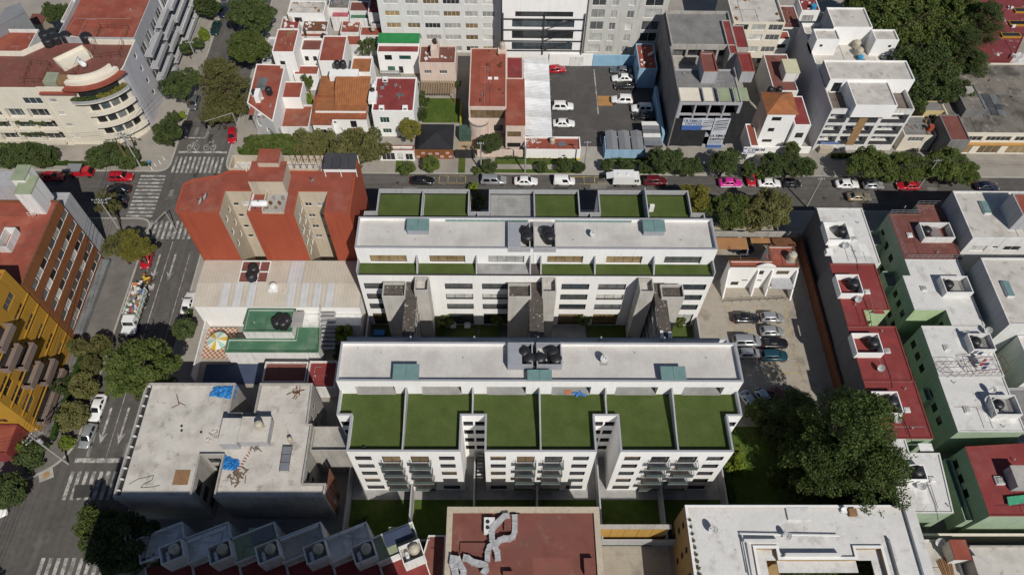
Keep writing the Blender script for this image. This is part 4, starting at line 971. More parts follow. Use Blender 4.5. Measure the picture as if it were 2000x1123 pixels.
# terrace with chequered tiles
TILE = mat('terrace_tile', (.52,.42,.33), var=.1)
bt = TILE.node_tree; ck = bt.nodes.new('ShaderNodeTexChecker'); ck.inputs['Scale'].default_value = 2.6; ck.inputs['Color1'].default_value = (.50,.43,.35,1); ck.inputs['Color2'].default_value = (.28,.10,.05,1)
gg = bt.nodes.new('ShaderNodeNewGeometry'); bt.links.new(gg.outputs['Position'], ck.inputs['Vector']); bt.links.new(ck.outputs[0], bt.nodes['Principled BSDF'].inputs['Base Color'])
tp = prect([(405,640),(468,640),(396,698),(446,698)], .6)
q = MB(); q.prism(tp,.12,.55); q.obj('terrace', TILE, None, base=True, label='chequered tile terrace beside the avenue under the parasol', cat='terrace')
p = at(424,664,2.6); t = thing('parasol','striped yellow and mint parasol on the chequered terrace','parasol',(p.x,p.y,.55))
q = MB(); q.tube((p.x,p.y,.55),(p.x,p.y,2.9),.04); q.obj('pole', WHITEM, t)
UMB = [mat('parasol_yellow',(.55,.36,.04),var=.1),mat('parasol_mint',(.30,.50,.42),var=.1),mat('parasol_white',(.65,.63,.55),var=.1)]
for k in range(12):
    a, b = 2*math.pi*k/12, 2*math.pi*(k+1)/12; q = MB(); r_ = 1.65
    q.add([(p.x,p.y,2.95),(p.x+r_*math.cos(a),p.y+r_*math.sin(a),2.35),(p.x+r_*math.cos(b),p.y+r_*math.sin(b),2.35),(p.x,p.y,2.91),(p.x+r_*math.cos(a),p.y+r_*math.sin(a),2.31),(p.x+r_*math.cos(b),p.y+r_*math.sin(b),2.31)],[[0,1,2],[5,4,3],[1,4,5,2]]); q.obj('canopy_panel', UMB[(0,2,1,2)[k%4]], t)
q = MB(); q.box(tp[0][0]-.3,tp[0][0]-.1,tp[0][1]-4,tp[2][1]+2,.1,2.0); q.obj('boundary_wall', WHITE2, None, base=True, label='low white wall between the parasol terrace and the avenue', cat='wall')
# patios further towards the concrete building
BLUED = mat('blue_court_paint', (.045,.06,.105), var=.15)
for poly_, z, m, l in ((prect([(400,712),(512,710),(398,748),(512,748)],.3),.3,BLUED,'dark blue painted court behind the concrete roof'),(prect([(517,709),(600,709),(516,748),(600,748)],3.0),3.0,REDD,'red roof terrace behind the concrete roof'),(prect([(603,709),(660,709),(603,760),(655,760)],3.0),3.2,REDC,'narrow red roof terrace with drying laundry beside the white block')):
    if z < 1:
        q = MB(); q.prism(poly_,.12,z); q.obj('court', m, None, base=True, label=l, cat='court')
    else: building('terrace_house', l, 'house', poly_, z+.5, WHITE2, m, par=.5, th=.12)

ORBR_ = mat('red_brick_infill',(.20,.085,.05),var=.25,scale=2,streak=.2)
# ---- unfinished concrete building
Z = 10.0; c = lambda x, y, z=Z: at(200+x/2.654, 700+y/2.654, z)
yS, yN_ = 30.45, 46.85; X0 = -50.55
xa, xb, xc = c(690,130).x, c(815,130).x, c(1090,130).x
wy = c(690,280).y
fx0, fx1, fy = c(485,600).x, c(600,600).x, c(540,500).y
ex0, ey0, ey1 = c(1040,640).x, c(1100,645).y, c(1050,365).y
ex1 = c(1150,712).x
polyC = [(X0,yS),(fx0,yS),(fx0,fy),(fx1,fy),(fx1,yS),(ex1,yS),(ex1,ey0),(ex0,ey0),(ex0,ey1+.8),(xc+.2,ey1+.8),(xc,yN_),(xb,yN_),(xb,wy),(xa,wy),(xa,yN_),(X0,yN_)]
t = building('concrete_building','unfinished concrete building with bare cement roof beside the avenue','building', polyC, Z, CONC, ROOFC, par=.55, th=.22, op={9:[(1.2,2.0,z,z+1.4,'d',1) for z in (1.5,4.4,7.2)]+[(3.2,3.9,z,z+.8,'d',1) for z in (1.8,4.7,7.5)],7:[(1.0,2.4,z,z+1.6,'g',1) for z in (1.3,4.2,7.0)], 1:[(1,3,z,z+1.8,'d',2) for z in (1.3,4.2,7)], 2:[(.5,2.2,z,z+1.8,'d',2) for z in (1.3,4.2,7)], 15:[(1.0+k*2.6,2.6+k*2.6,z,z+1.4,'-') for k in range(6) for z in (1.2,4.1,7.0)]})
CB = t
for k in range(11):
    y = yS+.9+k*1.5; boxpart(t,'parapet_rib',WHITE2,X0+.23,X0+.62,y,y+.12,Z-.5,Z-.05)
boxpart(t,'gutter',DARKM,X0+.23,X0+.72,yS+.25,yN_-.25,Z-.55,Z-.50)
# lower east wing
wp = prect([(598,838),(648,836),(610,905),(668,905)], 9.0)
solid(t, rect(ex0+.05,ex0+5.2,ey1-2.8,ey1+.7), 9.2, CONC, CONC, par=.8, wname='wing_wall', rname='wing_roof', th=.15)
# roof house
rp = prect([(435,818),(468,818),(428,866),(464,866)], 11.6); solid(t, rp, 11.6, GREYW, ROOFC, par=0, z0=9.4, wname='roof_house', rname='roof_house_top')
rp = prect([(470,808),(527,822),(466,862),(522,862)], 11.2); solid(t, rect(rp[0][0]+.2,rp[1][0],rp[0][1],rp[2][1]), 11.2, GREYW, ROOFC, par=0, z0=9.4, wname='roof_house', rname='roof_house_top')
p = at(506,830,12); tank((p.x,p.y,11.35),'beige water tank on the roof house of the concrete building',None,1.0,0,True)
zr = 9.47
TARP = mat('blue_tarpaulin', (.02,.16,.42), var=.25, scale=2, rough=.4)
def tarp(pts, z, label):
    q = MB(); random.seed(int(pts[0][0])); n = 12; P_ = [at(a,b,z) for a,b in pts]; vs = []
    for j in range(n+1):
        for i in range(n+1):
            u, v = i/n, j/n; p = P_[0].lerp(P_[1],u).lerp(P_[3].lerp(P_[2],u), v)
            vs.append((p.x+random.uniform(-.12,.12), p.y+random.uniform(-.12,.12), z+.03+random.random()*.32*(0 if i in (0,n) or j in (0,n) else 1)))
    q.add(vs, [[j*(n+1)+i,j*(n+1)+i+1,(j+1)*(n+1)+i+1,(j+1)*(n+1)+i] for j in range(n) for i in range(n)])
    return q.obj('tarpaulin', TARP, None, base=True, label=label, cat='tarpaulin')
tarp([(407,773),(458,779),(464,751),(418,755)], zr, 'blue tarpaulin at the back edge of the cement roof'); tarp([(433,917),(462,918),(470,900),(437,887)], zr, 'smaller blue tarpaulin in the middle of the cement roof')
q = MB(); r = prect([(337,947),(367,946),(342,918),(372,917)], zr); q.prism(r, zr, zr+.05); q.obj('plywood_sheet', WOOD, None, base=True, label='tan plywood sheet lying on the cement roof', cat='board')
# solar heater
r = prect([(549,918),(566,918),(549,870),(568,870)], zr+.6); t = thing('solar_heater','solar water heater on the right of the cement roof','solar heater',((r[0][0]+r[1][0])/2,(r[0][1]+r[2][1])/2,zr))
for k in range(3):
    y0 = r[0][1]+k*(r[2][1]-r[0][1])/3; q = MB(); x0,x1 = r[0][0],r[1][0]
    q.add([(x0,y0,zr+.4),(x1,y0,zr+.4),(x1,y0+1.05,zr+.55),(x0,y0+1.05,zr+.55),(x0,y0,zr+.34),(x1,y0,zr+.34),(x1,y0+1.05,zr+.49),(x0,y0+1.05,zr+.49)],[[0,1,2,3],[4,5,1,0],[5,6,2,1],[6,7,3,2],[7,4,0,3]]); q.obj('collector_panel', mat('solar_glass',(.16,.17,.19),var=.2,rough=.15,spec=.6), t)
q = MB(); 
for x in (r[0][0],r[1][0]): 
    for y in (r[0][1],r[2][1]-.3): q.tube((x,y,zr),(x,y,zr+.5),.03)
q.tube((r[0][0],r[0][1],zr+.42),(r[0][0],r[2][1],zr+.6),.03); q.tube((r[1][0],r[0][1],zr+.42),(r[1][0],r[2][1],zr+.6),.03); q.obj('frame', RUST, t)
SCW = mat('scrap_wood',(.17,.125,.085),var=.4,scale=3)
for k in range(4): boxpart(CB,'brick_infill',ORBR_,ex1-.02,ex1+.04,yS+.3+k*1.0,yS+1.15+k*1.0,1.0+(k%2)*3,9.2)
for k in range(3): boxpart(CB,'brick_infill',ORBR_,ex0+5.18,ex0+5.24,ey1-2.6+k*1.1,ey1-1.6+k*1.1,.5,8.4)
# scrap and rubble
def scrap(pts, z, n, m, label, cat='debris', L_=.9, spread=1.0, name='scrap_pile'):
    random.seed(len(label)*7+int(pts[0])); p = at(pts[0],pts[1],z); q = MB()
    for k in range(n):
        a = random.random()*math.pi; l = random.uniform(.3,1)*L_; x = p.x+random.gauss(0,.45)*spread; y = p.y+random.gauss(0,.45)*spread
        q.obox(x,y,z,z+random.uniform(.03,.25),l,random.uniform(.04,.16),a)
    return q.obj(name, m, None, base=True, label=label, cat=cat, kind='stuff')
scrap((417,852),zr,30,ROOFC,'heap of pale rubble bags on the cement roof',L_=.45); scrap((466,930),zr,26,SCW,'tangle of wood and wire scraps near the front of the cement roof',L_=1.1); scrap((500,876),zr,14,CONCD,'heap of grey scraps by the roof house',L_=.8,spread=.7); scrap((577,765),zr,9,RUST,'rusty rods lying at the back right of the cement roof',L_=1.8)
q = MB(); 
for k in range(9): p = at(489-k*3.3+(k*k)%3,879+k*5.4,zr); q.obox(p.x,p.y,zr,zr+.08,.45,.1,R(-55+k*9))
q.obj('rubble_trail', ORNG, None, base=True, label='line of red painted planks on the cement roof', cat='boards', kind='stuff')
q = MB(); pts = [at(345,770,zr),at(350,790,zr),at(335,797,zr)]; q.path([p+Vector((0,0,.05)) for p in pts],.05); q.path([at(348,785,zr)+Vector((0,0,.05)),at(362,792,zr)+Vector((0,0,.05))],.05); q.obj('steel_rods', RUST, None, base=True, label='crossed steel rods on the cement roof at the left', cat='rods')
q = MB(); pts = [at(x,y,zr+.02) for x,y in ((252,945),(270,935),(300,928),(297,937),(280,945),(275,952),(300,950),(312,947))]; q.path(pts,.035,5); q.obj('hose', DARKM, None, base=True, label='thin dark hose curling on the cement roof near the front left', cat='hose')
p = at(566,857,zr+.4); tank((p.x,p.y,zr),'small pale drum on the right of the cement roof',None,.55,0,True)
for (a,b) in ((355,832),(355,841),(393,844)):
    q = MB(); p = at(a,b,zr); q.lathe([(.16,0),(.16,.12),(.1,.12)],(p.x,p.y,zr),10); q.obj('roof_drain', DARKM, CB)

# ---- staggered houses at the bottom, turned to the street
A22 = R(22.5)
for k in range(6):
    cx, cy = -41.64+6.0*k, 27.9
    u = Vector((math.cos(A22), math.sin(A22))); v = Vector((-u.y,u.x))
    def L(a, b): p = Vector((cx,cy))+u*a+v*b; return (p.x,p.y)
    pos = ['leftmost','second from left','third from left','third from right','second from right','rightmost'][k]
    t = building('row_house', pos+' of the staggered row houses along the bottom edge','house',[L(-5.8,0),L(-5.8,-3.4),L(0,-3.4),L(0,0)],8.0,WHITE2,[ROOFC,ROOFP,GREENR,CONC,ROOFP,GREENR][k],par=.35,th=.18)
    if k in (2,5): part(t,'roof_sheet',[SLATE,BLUED][k==5],lambda q: q.prism([L(-2.6-k*.3,-.4),L(-.5,-.4),L(-.5,-1.9),L(-2.6-k*.3,-1.9)],7.7,[7.8,8.5][k==5]))
    if k in (1,3,4): part(t,'roof_step',WHITE2,lambda q: q.prism([L(-5.4,-.3),L(-.4,-.3),L(-.4,-.9+.1*k),L(-5.4,-.9+.1*k)],7.65,7.75+.15*k))
    solid(t,[L(-5.8,-3.42),L(-5.8,-12),L(0,-12),L(0,-3.42)],6.6,WHITE2,REDC,par=.25,th=.15,wname='front_wall',rname='front_roof')
    tank_box(t,[L(-2.7,-5.3),L(.1,-5.3),L(.1,-3.0),L(-2.7,-3.0)],6.4,10.0,WHITE2,.14)
    q = MB(); q.prism([L(-2.6,-5.2),L(0,-5.2),L(0,-3.1),L(-2.6,-3.1)],6.4,8.9); q.obj('tank_floor', CONC, t)
    p = L(-.9,-3.95); tank((p[0],p[1],8.9),'beige water tank on the '+pos+' row house','tanks on the row houses',1.2,0,True)
    p = L(-1.95,-4.35); o = gas((p[0],p[1],8.9),'white gas tank beside the beige tank on the '+pos+' row house',A22+R(90),.75,'gas tanks on the row houses')
t = building('shed','low maroon roofed shed between the row houses and the ducted hall','shed',[(-11.2,20),(-7.3,20),(-7.3,26.6),(-9.6,26.6)],6.2,WHITE2,REDD,par=.2)
# ---- tall block south of the view (it throws the shade over the row houses)
t = building('apartment_tower','tall cream apartment block just south of the row houses','building',rect(-43,-9,1,13.5),30.0,CREAM,ROOFC,par=1.0,op={e:ops_row(34 if e%2==0 else 12.5,8 if e%2==0 else 3,1.8,[1.2+2.9*i for i in range(9)],1.4,'dgp') for e in range(4)},fr=WHITEM)

# ---- maroon roof with silver ducts
t = building('hall','flat maroon roofed hall with pale stone parapet at the bottom','building',rect(-7.0,12.75,5,29.2),10.0,BEIGE,REDD,par=.3,th=.75)
DUCT = thing('air_duct','looping silver air duct on the maroon roof','duct',(*at(985,1040,10).xy,9.7))
SILV = mat('silver_duct', (.54,.54,.545), var=.3, scale=1.6, rough=.38, metal=.35, stain=(.30,.29,.27), stain_amt=.5, stain_scale=1.2)
d = lambda x, y: at(830+x/4, 960+y/4, 10.4)
def duct(par, pts, w_, z0, h, name='duct_run'):
    P_ = [Vector((*p.xy,0)) for p in pts]
    q = MB(); n = len(P_); Ls = []; Rs = []
    for i in range(n):
        a = P_[max(0,i-1)]; b = P_[min(n-1,i+1)]; t_ = (b-a).normalized(); nn = Vector((-t_.y,t_.x,0))*w_/2
        Ls.append(P_[i]+nn); Rs.append(P_[i]-nn)
    for i in range(n-1):
        m_ = P_[i]; t2 = (P_[i+1]-P_[i]).normalized(); nn = Vector((-t2.y,t2.x,0))*(w_/2+.04)
        q.add([(*(m_+nn-t2*.04).xy,z0),(*(m_-nn-t2*.04).xy,z0),(*(m_-nn+t2*.04).xy,z0),(*(m_+nn+t2*.04).xy,z0),(*(m_+nn-t2*.04).xy,z0+h+.06),(*(m_-nn-t2*.04).xy,z0+h+.06),(*(m_-nn+t2*.04).xy,z0+h+.06),(*(m_+nn+t2*.04).xy,z0+h+.06)],[[4,5,6,7],[0,1,5,4],[1,2,6,5],[2,3,7,6],[3,0,4,7]])
        zz = z0+(.02 if i%2 else 0); q.add([(*Rs[i].xy,z0),(*Rs[i+1].xy,z0),(*Ls[i+1].xy,z0),(*Ls[i].xy,z0),(*Rs[i].xy,zz+h),(*Rs[i+1].xy,zz+h),(*Ls[i+1].xy,zz+h),(*Ls[i].xy,zz+h)],[[4,5,6,7],[0,1,5,4],[1,2,6,5],[2,3,7,6],[3,0,4,7]])
    return q.obj(name, SILV, par)
duct(DUCT,[d(570,530),d(565,470),d(545,430),d(525,380),d(522,320),d(530,280),d(560,245),d(620,190),d(660,185)],.72,9.75,.8); duct(DUCT,[d(700,180),d(703,240),d(702,300),d(690,345),d(660,362),d(620,362),d(585,375),d(560,400),d(505,425),d(490,470),d(488,540)],.68,9.75,.75)
DUCT2 = thing('air_duct','short silver duct at the lower left of the maroon roof','duct',(*at(890,1100,10).xy,9.7))
duct(DUCT2,[d(225,500),d(215,560),d(230,600),d(240,652)],.85,9.75,.8); duct(DUCT2,[d(250,510),d(270,560),d(300,610),d(300,650)],.75,9.75,.7); duct(DUCT2,[d(300,510),d(330,515),d(370,545),d(430,560),d(470,570),d(480,600),d(450,640)],.75,9.75,.7)
q = MB(); a = d(462,200); b = d(545,325); q.box(a.x,b.x,b.y,a.y,9.7,10.5); q.obj('fan_unit', WHITE2, DUCT)
for yy in (235,280):
    p = d(490,yy); q = MB(); q.lathe([(.22,10.5),(.26,10.56),(.2,10.58)],(p.x,p.y,0),14); q.obj('fan', DARKM, DUCT)
for bx_, z in (((275,390,480,470),10.0),((620,170,750,300),10.3),((1240,520,1325,640),10.6),((610,620,690,660),10.5)):
    a = d(bx_[0],bx_[1]); b = d(bx_[2],bx_[3]); boxpart(t,'roof_box',REDD,a.x,b.x,b.y,a.y,9.69,z)
# ---- sunny yard with the yellow wall
q = MB(); q.prism(rect(12.8,23.4,12,27.2),.12,.2); q.obj('yard', YARD, kind='structure')
t = thing('garden_wall','yellow panelled wall behind the sunny yard','wall',(18,27.6,0)); YELW = mat('yellow_panel',(.42,.25,.06),var=.1,streak=.2)
for k in range(5): boxpart(t,'panel',YELW,13.0+k*1.85,13.0+k*1.85+1.8,27.4,27.55,3.4,6.3); boxpart(t,'panel',YELW,13.0+k*1.85,13.0+k*1.85+1.8,27.4,27.56,.2,3.37)
boxpart(t,'wall_body',BEIGE,12.9,22.6,27.57,27.8,0,6.4); boxpart(t,'wall_cap',CONC,12.8,22.7,27.3,27.9,6.4,6.55)
q = MB(); q.box(13.0,21,26.7,27.3,.2,.5); q.obj('hedge', HEDGEG, None, base=True, label='low green hedge at the foot of the yellow wall', cat='hedge')

# ---- white roofed building round a court
SANDW = mat('tan_stucco', (.36,.24,.105), var=.08, streak=.2)
C0, C1, C2, C3 = at(1465,1123,10).x, at(1790,1123,10).x, at(1548,1060,10), at(1672,1060,10)
yc = at(1500,1070,10).y; yc2 = at(1600,1092,10).y; xm0, xm1 = at(1517,1075,10).x, at(1672,1075,10).x; xi0, xi1 = at(1477,1075,10).x, at(1722,1075,10).x
polyW = [(24.0,5),(xi0,5),(xi0,yc),(xm0,yc),(xm0,yc2),(xm1,yc2),(xm1,yc),(xi1,yc),(xi1,5),(53.7,5),(53.7,29.4),(24.0,29.4)]
t = building('courtyard_building','white roofed building round a court at the bottom right','building',polyW,10.0,SANDW,ROOFP,par=.25,th=.3,cope=WHITEM,op={11:[(1.5+k*3.2,2.3+k*3.2,z,z+1.3,'d',1) for k in range(7) for z in (1.2,4.2,7.0)]},fr=DARKM)
boxpart(t,'side_roof_step',ROOFP,52.6,53.9,8,29.2,9.8,10.35)
w = lambda x,y: at(1300+x/5.882,960+y/5.882,10)
for a,b,c_,e in ((1380,180,1670,320),):
    p0 = w(a,b); p1 = w(c_,e); boxpart(t,'roof_pad',ROOFP,p0.x,p1.x,p1.y,p0.y,9.76,10.05)
q = MB()
for pts in ([(860,490),(1990,510)],[(870,490),(960,959)]):
    P_ = [w(*p) for p in pts]; q.tube((P_[0].x,P_[0].y,10.25),(P_[1].x,P_[1].y,10.25),.09,6)
q.obj('roof_pipe', WHITEM, t)
xx = w(1000,640).x; xx0 = w(880,530)
for (p0,p1,h) in (((880,530),(1290,560),.9),((1350,680),(2000,720),.9)): a=w(*p0); b=w(*p1); boxpart(t,'roof_step',ROOFP,a.x,b.x,b.y-.25,b.y+.05,9.75,9.75+h)
boxpart(t,'roof_step',ROOFP,xi0-1.2,xi0-.9,5,yc+1.1,9.75,10.5); boxpart(t,'roof_step',ROOFP,xi1+1.2,xi1+1.5,5,yc+1.1,9.75,10.4)
for bx in ((xi0,xi0+1.3,5,yc),(xi0+1.3,xm0+1.3,yc-1.3,yc-.02),(xm0+.02,xm0+1.3,yc2-1.4,yc-1.31),(xm0+1.3,xm1-1.3,yc2-1.4,yc2-.02),(xm1-1.3,xm1-.02,yc2-1.4,yc-1.31),(xm1-1.3,xi1-1.3,yc-1.3,yc-.02),(xi1-1.3,xi1,5,yc)): boxpart(t,'eave_ledge',ROOFP,*bx,9.1,9.25)
SUCC = mat('succulent', (.10,.085,.045), var=.4, scale=4)
for k in range(9):
    p = at(1346+k*2.6, 1015+k*13.5, 9.9); q = MB(); random.seed(k)
    q.lathe([(.18,0),(.24,.28),(.2,.3)],(p.x,p.y,9.75),10)
    for j in range(9): a_ = random.random()*6.28; q.tube((p.x,p.y,10.0),(p.x+.35*math.cos(a_),p.y+.35*math.sin(a_),10.0+random.uniform(.1,.4)),.04,4,.005)
    q.obj('potted_plant', SUCC, None, base=True, label=['topmost','second','third','fourth','middle','sixth','seventh','eighth','lowest'][k]+' pot plant in the row along the left edge of the white roof', cat='plant', group='pots along the white roof')
p = at(1392,1036,10.4); dish((p.x,p.y,9.76),'grey satellite dish on the left part of the white roof',R(160),s=1.3); p = at(1536,1047,10.4); dish((p.x,p.y,9.76),'grey satellite dish beside the long white pipe on the white roof',R(150),s=1.2)
q = MB(); p = at(1664,1000,10); q.box(p.x-.5,p.x+.5,p.y-.5,p.y+.4,9.75,10.4); q.obj('cardboard_box', WOOD, None, base=True, label='brown box near the back edge of the white roof', cat='box')
p = at(1648,998,10); t = thing('chair','white garden chair at the back edge of the white roof','chair',(p.x,p.y,9.76)); boxpart(t,'seat',WHITEM,p.x-.35,p.x+.35,p.y-.3,p.y+.3,10.15,10.2); boxpart(t,'backrest',WHITEM,p.x-.35,p.x+.35,p.y+.28,p.y+.34,10.2,10.7)
for sx_ in (-.3,.3):
    for sy_ in (-.26,.26): boxpart(t,'leg',WHITEM,p.x+sx_-.03,p.x+sx_+.03,p.y+sy_-.03,p.y+sy_+.03,9.76,10.15)
# ================================================================== east side
q = MB(); q.quad((32.1,26.9,.13),(53.2,26.9,.13),(53.2,84,.13),(32.1,84,.13)); q.obj('car_park', YARD, kind='structure')
LOT = bpy.data.objects['car_park']
q = MB(); q.quad((32.4,27,.135),(46.5,27,.135),(46.5,44.5,.135),(32.4,44.5,.135)); q.obj('lawn', LAWN, kind='structure')
for x in (38.5,43.2,47.9): flat(LOT,'bay_line',PAINTY,rect(x-.05,x+.05,52.5,66.5),.136)
for y in (64.3,61.5,58.8,56.2,53.6): flat(LOT,'bay_line',PAINTY,rect(38.5,47.9,y-.05,y+.05),.137)
GREENW = mat('green_wall_paint', (.31,.40,.285), var=.1, streak=.2); GREENL = mat('pale_green_paint', (.40,.52,.30), var=.08, streak=.15)
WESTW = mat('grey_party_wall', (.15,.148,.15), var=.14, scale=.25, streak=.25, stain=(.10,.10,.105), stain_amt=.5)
ORBR = mat('orange_brick', (.17,.068,.034), var=.25, scale=1.5, streak=.3)
q = MB(); q.box(52.6,52.95,28,79.5,0,2.6); q.obj('boundary_wall', ORBR, None, base=True, label='long orange brick wall at the foot of the grey party wall by the car park', cat='wall')
E1 = [('cement',rect(53.9,61.7,69.4,81),ROOFP,'pale cement roofed row house nearest the street, grey party wall to the car park'),
      ('red1',[(53.3,57.6),(56.5,57.6),(56.5,60.5),(60.7,60.5),(60.7,69.38),(53.3,69.38)],REDC,'red roofed row house next to the pale cement one'),
      ('red2',rect(53.2,60.7,48.3,57.58),REDC,'red roofed row house in the middle of the terrace beside the car park'),
      ('red3',rect(53.2,60.75,39.3,48.28),REDC,'red roofed row house beside the big conifer'),
      ('white',[(53.2,28.9),(60.1,28.9),(60.9,37.2),(56.7,37.2),(56.7,39.28),(53.2,39.28)],ROOFP,'pale roofed row house at the near end behind the big conifer')]
EB = {}
for k, (nm, poly, rm, l) in enumerate(E1):
    n = len(poly); em = {n-1: WESTW}
    wins = {1:[(1.0+i*2.4,2.2+i*2.4,z,z+1.3,'d',2) for z in (1.2,4.6) for i in range(3)]} if n == 4 else {}
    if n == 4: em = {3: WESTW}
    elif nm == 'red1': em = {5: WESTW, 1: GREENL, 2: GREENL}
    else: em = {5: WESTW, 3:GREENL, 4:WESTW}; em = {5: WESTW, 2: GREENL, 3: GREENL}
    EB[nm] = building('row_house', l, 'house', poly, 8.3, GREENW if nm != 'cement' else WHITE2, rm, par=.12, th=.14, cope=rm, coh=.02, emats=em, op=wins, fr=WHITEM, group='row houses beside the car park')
pA = [('cement',[(1613,434),(1653,433),(1613,469),(1662,469)]),('red1',[(1636,536),(1678,536),(1638,574),(1687,574)]),('red2',[(1667,651),(1718,650),(1670,690),(1725,690)]),('red3',[(1702,765),(1754,763),(1714,808),(1765,807)]),('white',[(1757,908),(1806,905),(1757,937),(1812,937)])]
for k, (nm, pts) in enumerate(pA):
    r = prect(pts, 9.6); t = EB[nm]; x0,x1,y0,y1 = r[0][0],r[1][0],r[0][1],r[2][1]
    tank_box(t, rect(x0,x1,y0,y1), 8.18, 9.6, WHITE, .14)
    pos = ['cement roof at the street end','first red roof from the street','second red roof from the street','red roof beside the conifer','near pale roof behind the conifer'][k]
    tank((x1-.95,y0+(y1-y0)*.6,8.2),'black water tank in the white box on the '+pos,'tanks on the row houses by the car park',1.5)
    dish((x1-.9,y0-.7 if k!=2 else y0-2.2,8.2),'satellite dish in front of the tank box on the '+pos,R(140),'dishes on the row houses by the car park',1.15)
    hatch((x1+1.3,(y0+y1)/2-.6,8.2),'small white rooflight on the '+pos,.9,0,'rooflights of the row houses by the car park')
    boxpart(t,'gas_box',WHITE,x0-.6,x0+.4,y0-2.2,y0-1.4,8.18,9.2) if k == 0 else None
    q = MB(); q.path([(x1+.4,y0,8.3),(x1+.6,y0-3,8.3),(x1+.3,y0-5,8.3)],.04,5); q.obj('roof_conduit', DARKM, t)
# alley
q = MB(); q.quad((60.7,27,.14),(64.4,27,.14),(64.4,84,.14),(60.7,84,.14)); q.obj('alley', mat('alley_paving',(.14,.13,.12),var=.2), kind='structure')
# ---- green row
E2 = [('maroon',[(65.7,70.1),(75.2,70.1),(75.2,81.6),(71,81.6),(71,79.6),(65.7,79.6)],mat('brick_red_terrace',(.15,.055,.045),var=.2,scale=1,stain=(.24,.12,.1),stain_amt=.4),'green walled row house with railed maroon roof terrace'),
      ('white1',[(69.3,57.5),(74.4,57.5),(74.4,70.08),(65.7,70.08),(65.7,66.8),(64.4,66.8),(64.4,60.4),(69.3,60.4)],ROOFP,'green walled row house with white roof and a tank box next to the maroon terrace'),
      ('white2',rect(64.5,74.2,48.9,57.48),ROOFP,'green walled row house with drying cage on its white roof'),
      ('white3',[(64.4,40.2),(74,40.2),(74,48.88),(64.4,48.88)],ROOFP,'green walled row house with bright white roof at the right edge'),
      ('red',[(64.6,28.4),(78,28.4),(78,38.8),(64.6,38.0)],REDC,'green walled row house with crimson roof at the lower right')]
EG = {}
for nm, poly, rm, l in E2:
    wins = {}
    if len(poly) == 4: wins = {3:[(.7+i*2.1,1.9+i*2.1,z,z+1.4,'d',2) for z in (1.0,4.4) for i in range(3)]}
    elif nm == 'maroon': wins = {5:[(1.0+i*2.6,2.2+i*2.6,z,z+1.4,'d',2) for z in (1.0,4.4) for i in range(3)]}
    else: wins = {5:[(.7+i*1.9,1.7+i*1.9,z,z+1.4,'d',2) for z in (1.0,4.4) for i in range(3)], 7:[(.9,1.8,5.6,6.8,'d',1),(2.6,3.5,5.6,6.8,'d',1)]}
    em = {6: GREENL} if nm == 'white1' else ({2: GREENL} if nm == 'white3' else {})
    EG[nm] = building('row_house', l, 'house', poly, 8.6, GREENW, rm, par=.1, th=.14, cope=rm, coh=.02, op=wins, fr=DARKM, emats=em, group='green row houses')
# lower green bays along the alley
for y0,y1,z in ((75.5,78.5,5.2),(66.9,69.9,5.4),(57.6,60.2,2.6),(46.5,48.6,5.4),(28.8,37.6,5.0)):
    t = EG['maroon' if y0 > 70 else 'white1' if y0 > 57 else 'white3' if y0 > 40 else 'red']
    solid(t, rect(63.4,64.38 if y0 < 66 else 65.66,y0,y1), z, GREENW, CONCD, par=.9, th=.1, wname='bay', rname='bay_roof')
railing(EG['maroon'],[(65.8,79.5,8.6),(71,79.5,8.6),(71,81.5,8.6),(75.1,81.5,8.6)],1.1,ALU,.9); railing(EG['maroon'],[(65.8,79.5,8.6),(65.8,70.2,8.6),(75,70.2,8.6)],1.0,ALU,.9)
pB = [('maroon',[(1799,436),(1853,433),(1806,472),(1864,457)],9.9),('white1',[(1838,540),(1890,538),(1850,576),(1899,567)],9.9),('white2',[(1893,652),(1935,650),(1900,686),(1944,680)],9.9),('white3',[(1935,772),(1985,770),(1945,812),(1995,808)],9.9)]
for k, (nm, pts, z) in enumerate(pB):
    r = prect(pts, z); t = EG[nm]; x0,x1,y0,y1 = r[0][0],r[1][0],r[0][1],r[2][1]
    tank_box(t, rect(x0,x1,y0,y1), 8.5, z, WHITE2, .15); pos = ['maroon terrace','white roof next to the maroon terrace','white roof with the drying cage','bright white roof at the right'][k]
    tank((x0+1.0,(y0+y1)/2+.2,8.5),'black water tank in the box on the '+pos,'tanks on the green row houses',1.4)
    for j in range(8): boxpart(t,'slat',SLAT,x0+1.9+j*.22,x0+2.0+j*.22,y0+.3,y1-.3,9.0,9.06)
for k,(a,b) in enumerate(((1777,459),(1805,563),(1850,679),(1890,800))): p = at(a,b,8.7); hatch((p.x,p.y,8.5),['small rooflight on the maroon terrace','small rooflight on the white roof next to the maroon terrace','small rooflight on the roof with the drying cage','small rooflight on the bright white roof at the right'][k],1.0,0,'rooflights of the green row houses')
for k,(a,b) in enumerate(((1887,652),(1931,646),(1938,762),(1930,780),(1944,806))): p = at(a,b,9.4); dish((p.x,p.y,8.5),['grey dish at the left side of the third green-row tank box','white dish at the right of the third green-row tank box','upper white dish on the right-hand bright roof','middle white dish on the right-hand bright roof','lower white dish on the right-hand bright roof'][k],R(120+k*20),'dishes on the green row houses',1.2)
railing(EG['white2'],[tuple(at(1820,716,8.6)),tuple(at(1880,716,8.6)),tuple(at(1895,735,8.6)),tuple(at(1850,737,8.6)),tuple(at(1820,716,8.6))],1.8,RUST,1.0,.03,'drying_cage'); railing(EG['white2'],[tuple(at(1885,712,8.6)),tuple(at(1945,705,8.6)),tuple(at(1960,730,8.6)),tuple(at(1895,735,8.6)),tuple(at(1885,712,8.6))],1.8,RUST,1.0,.03,'drying_cage')
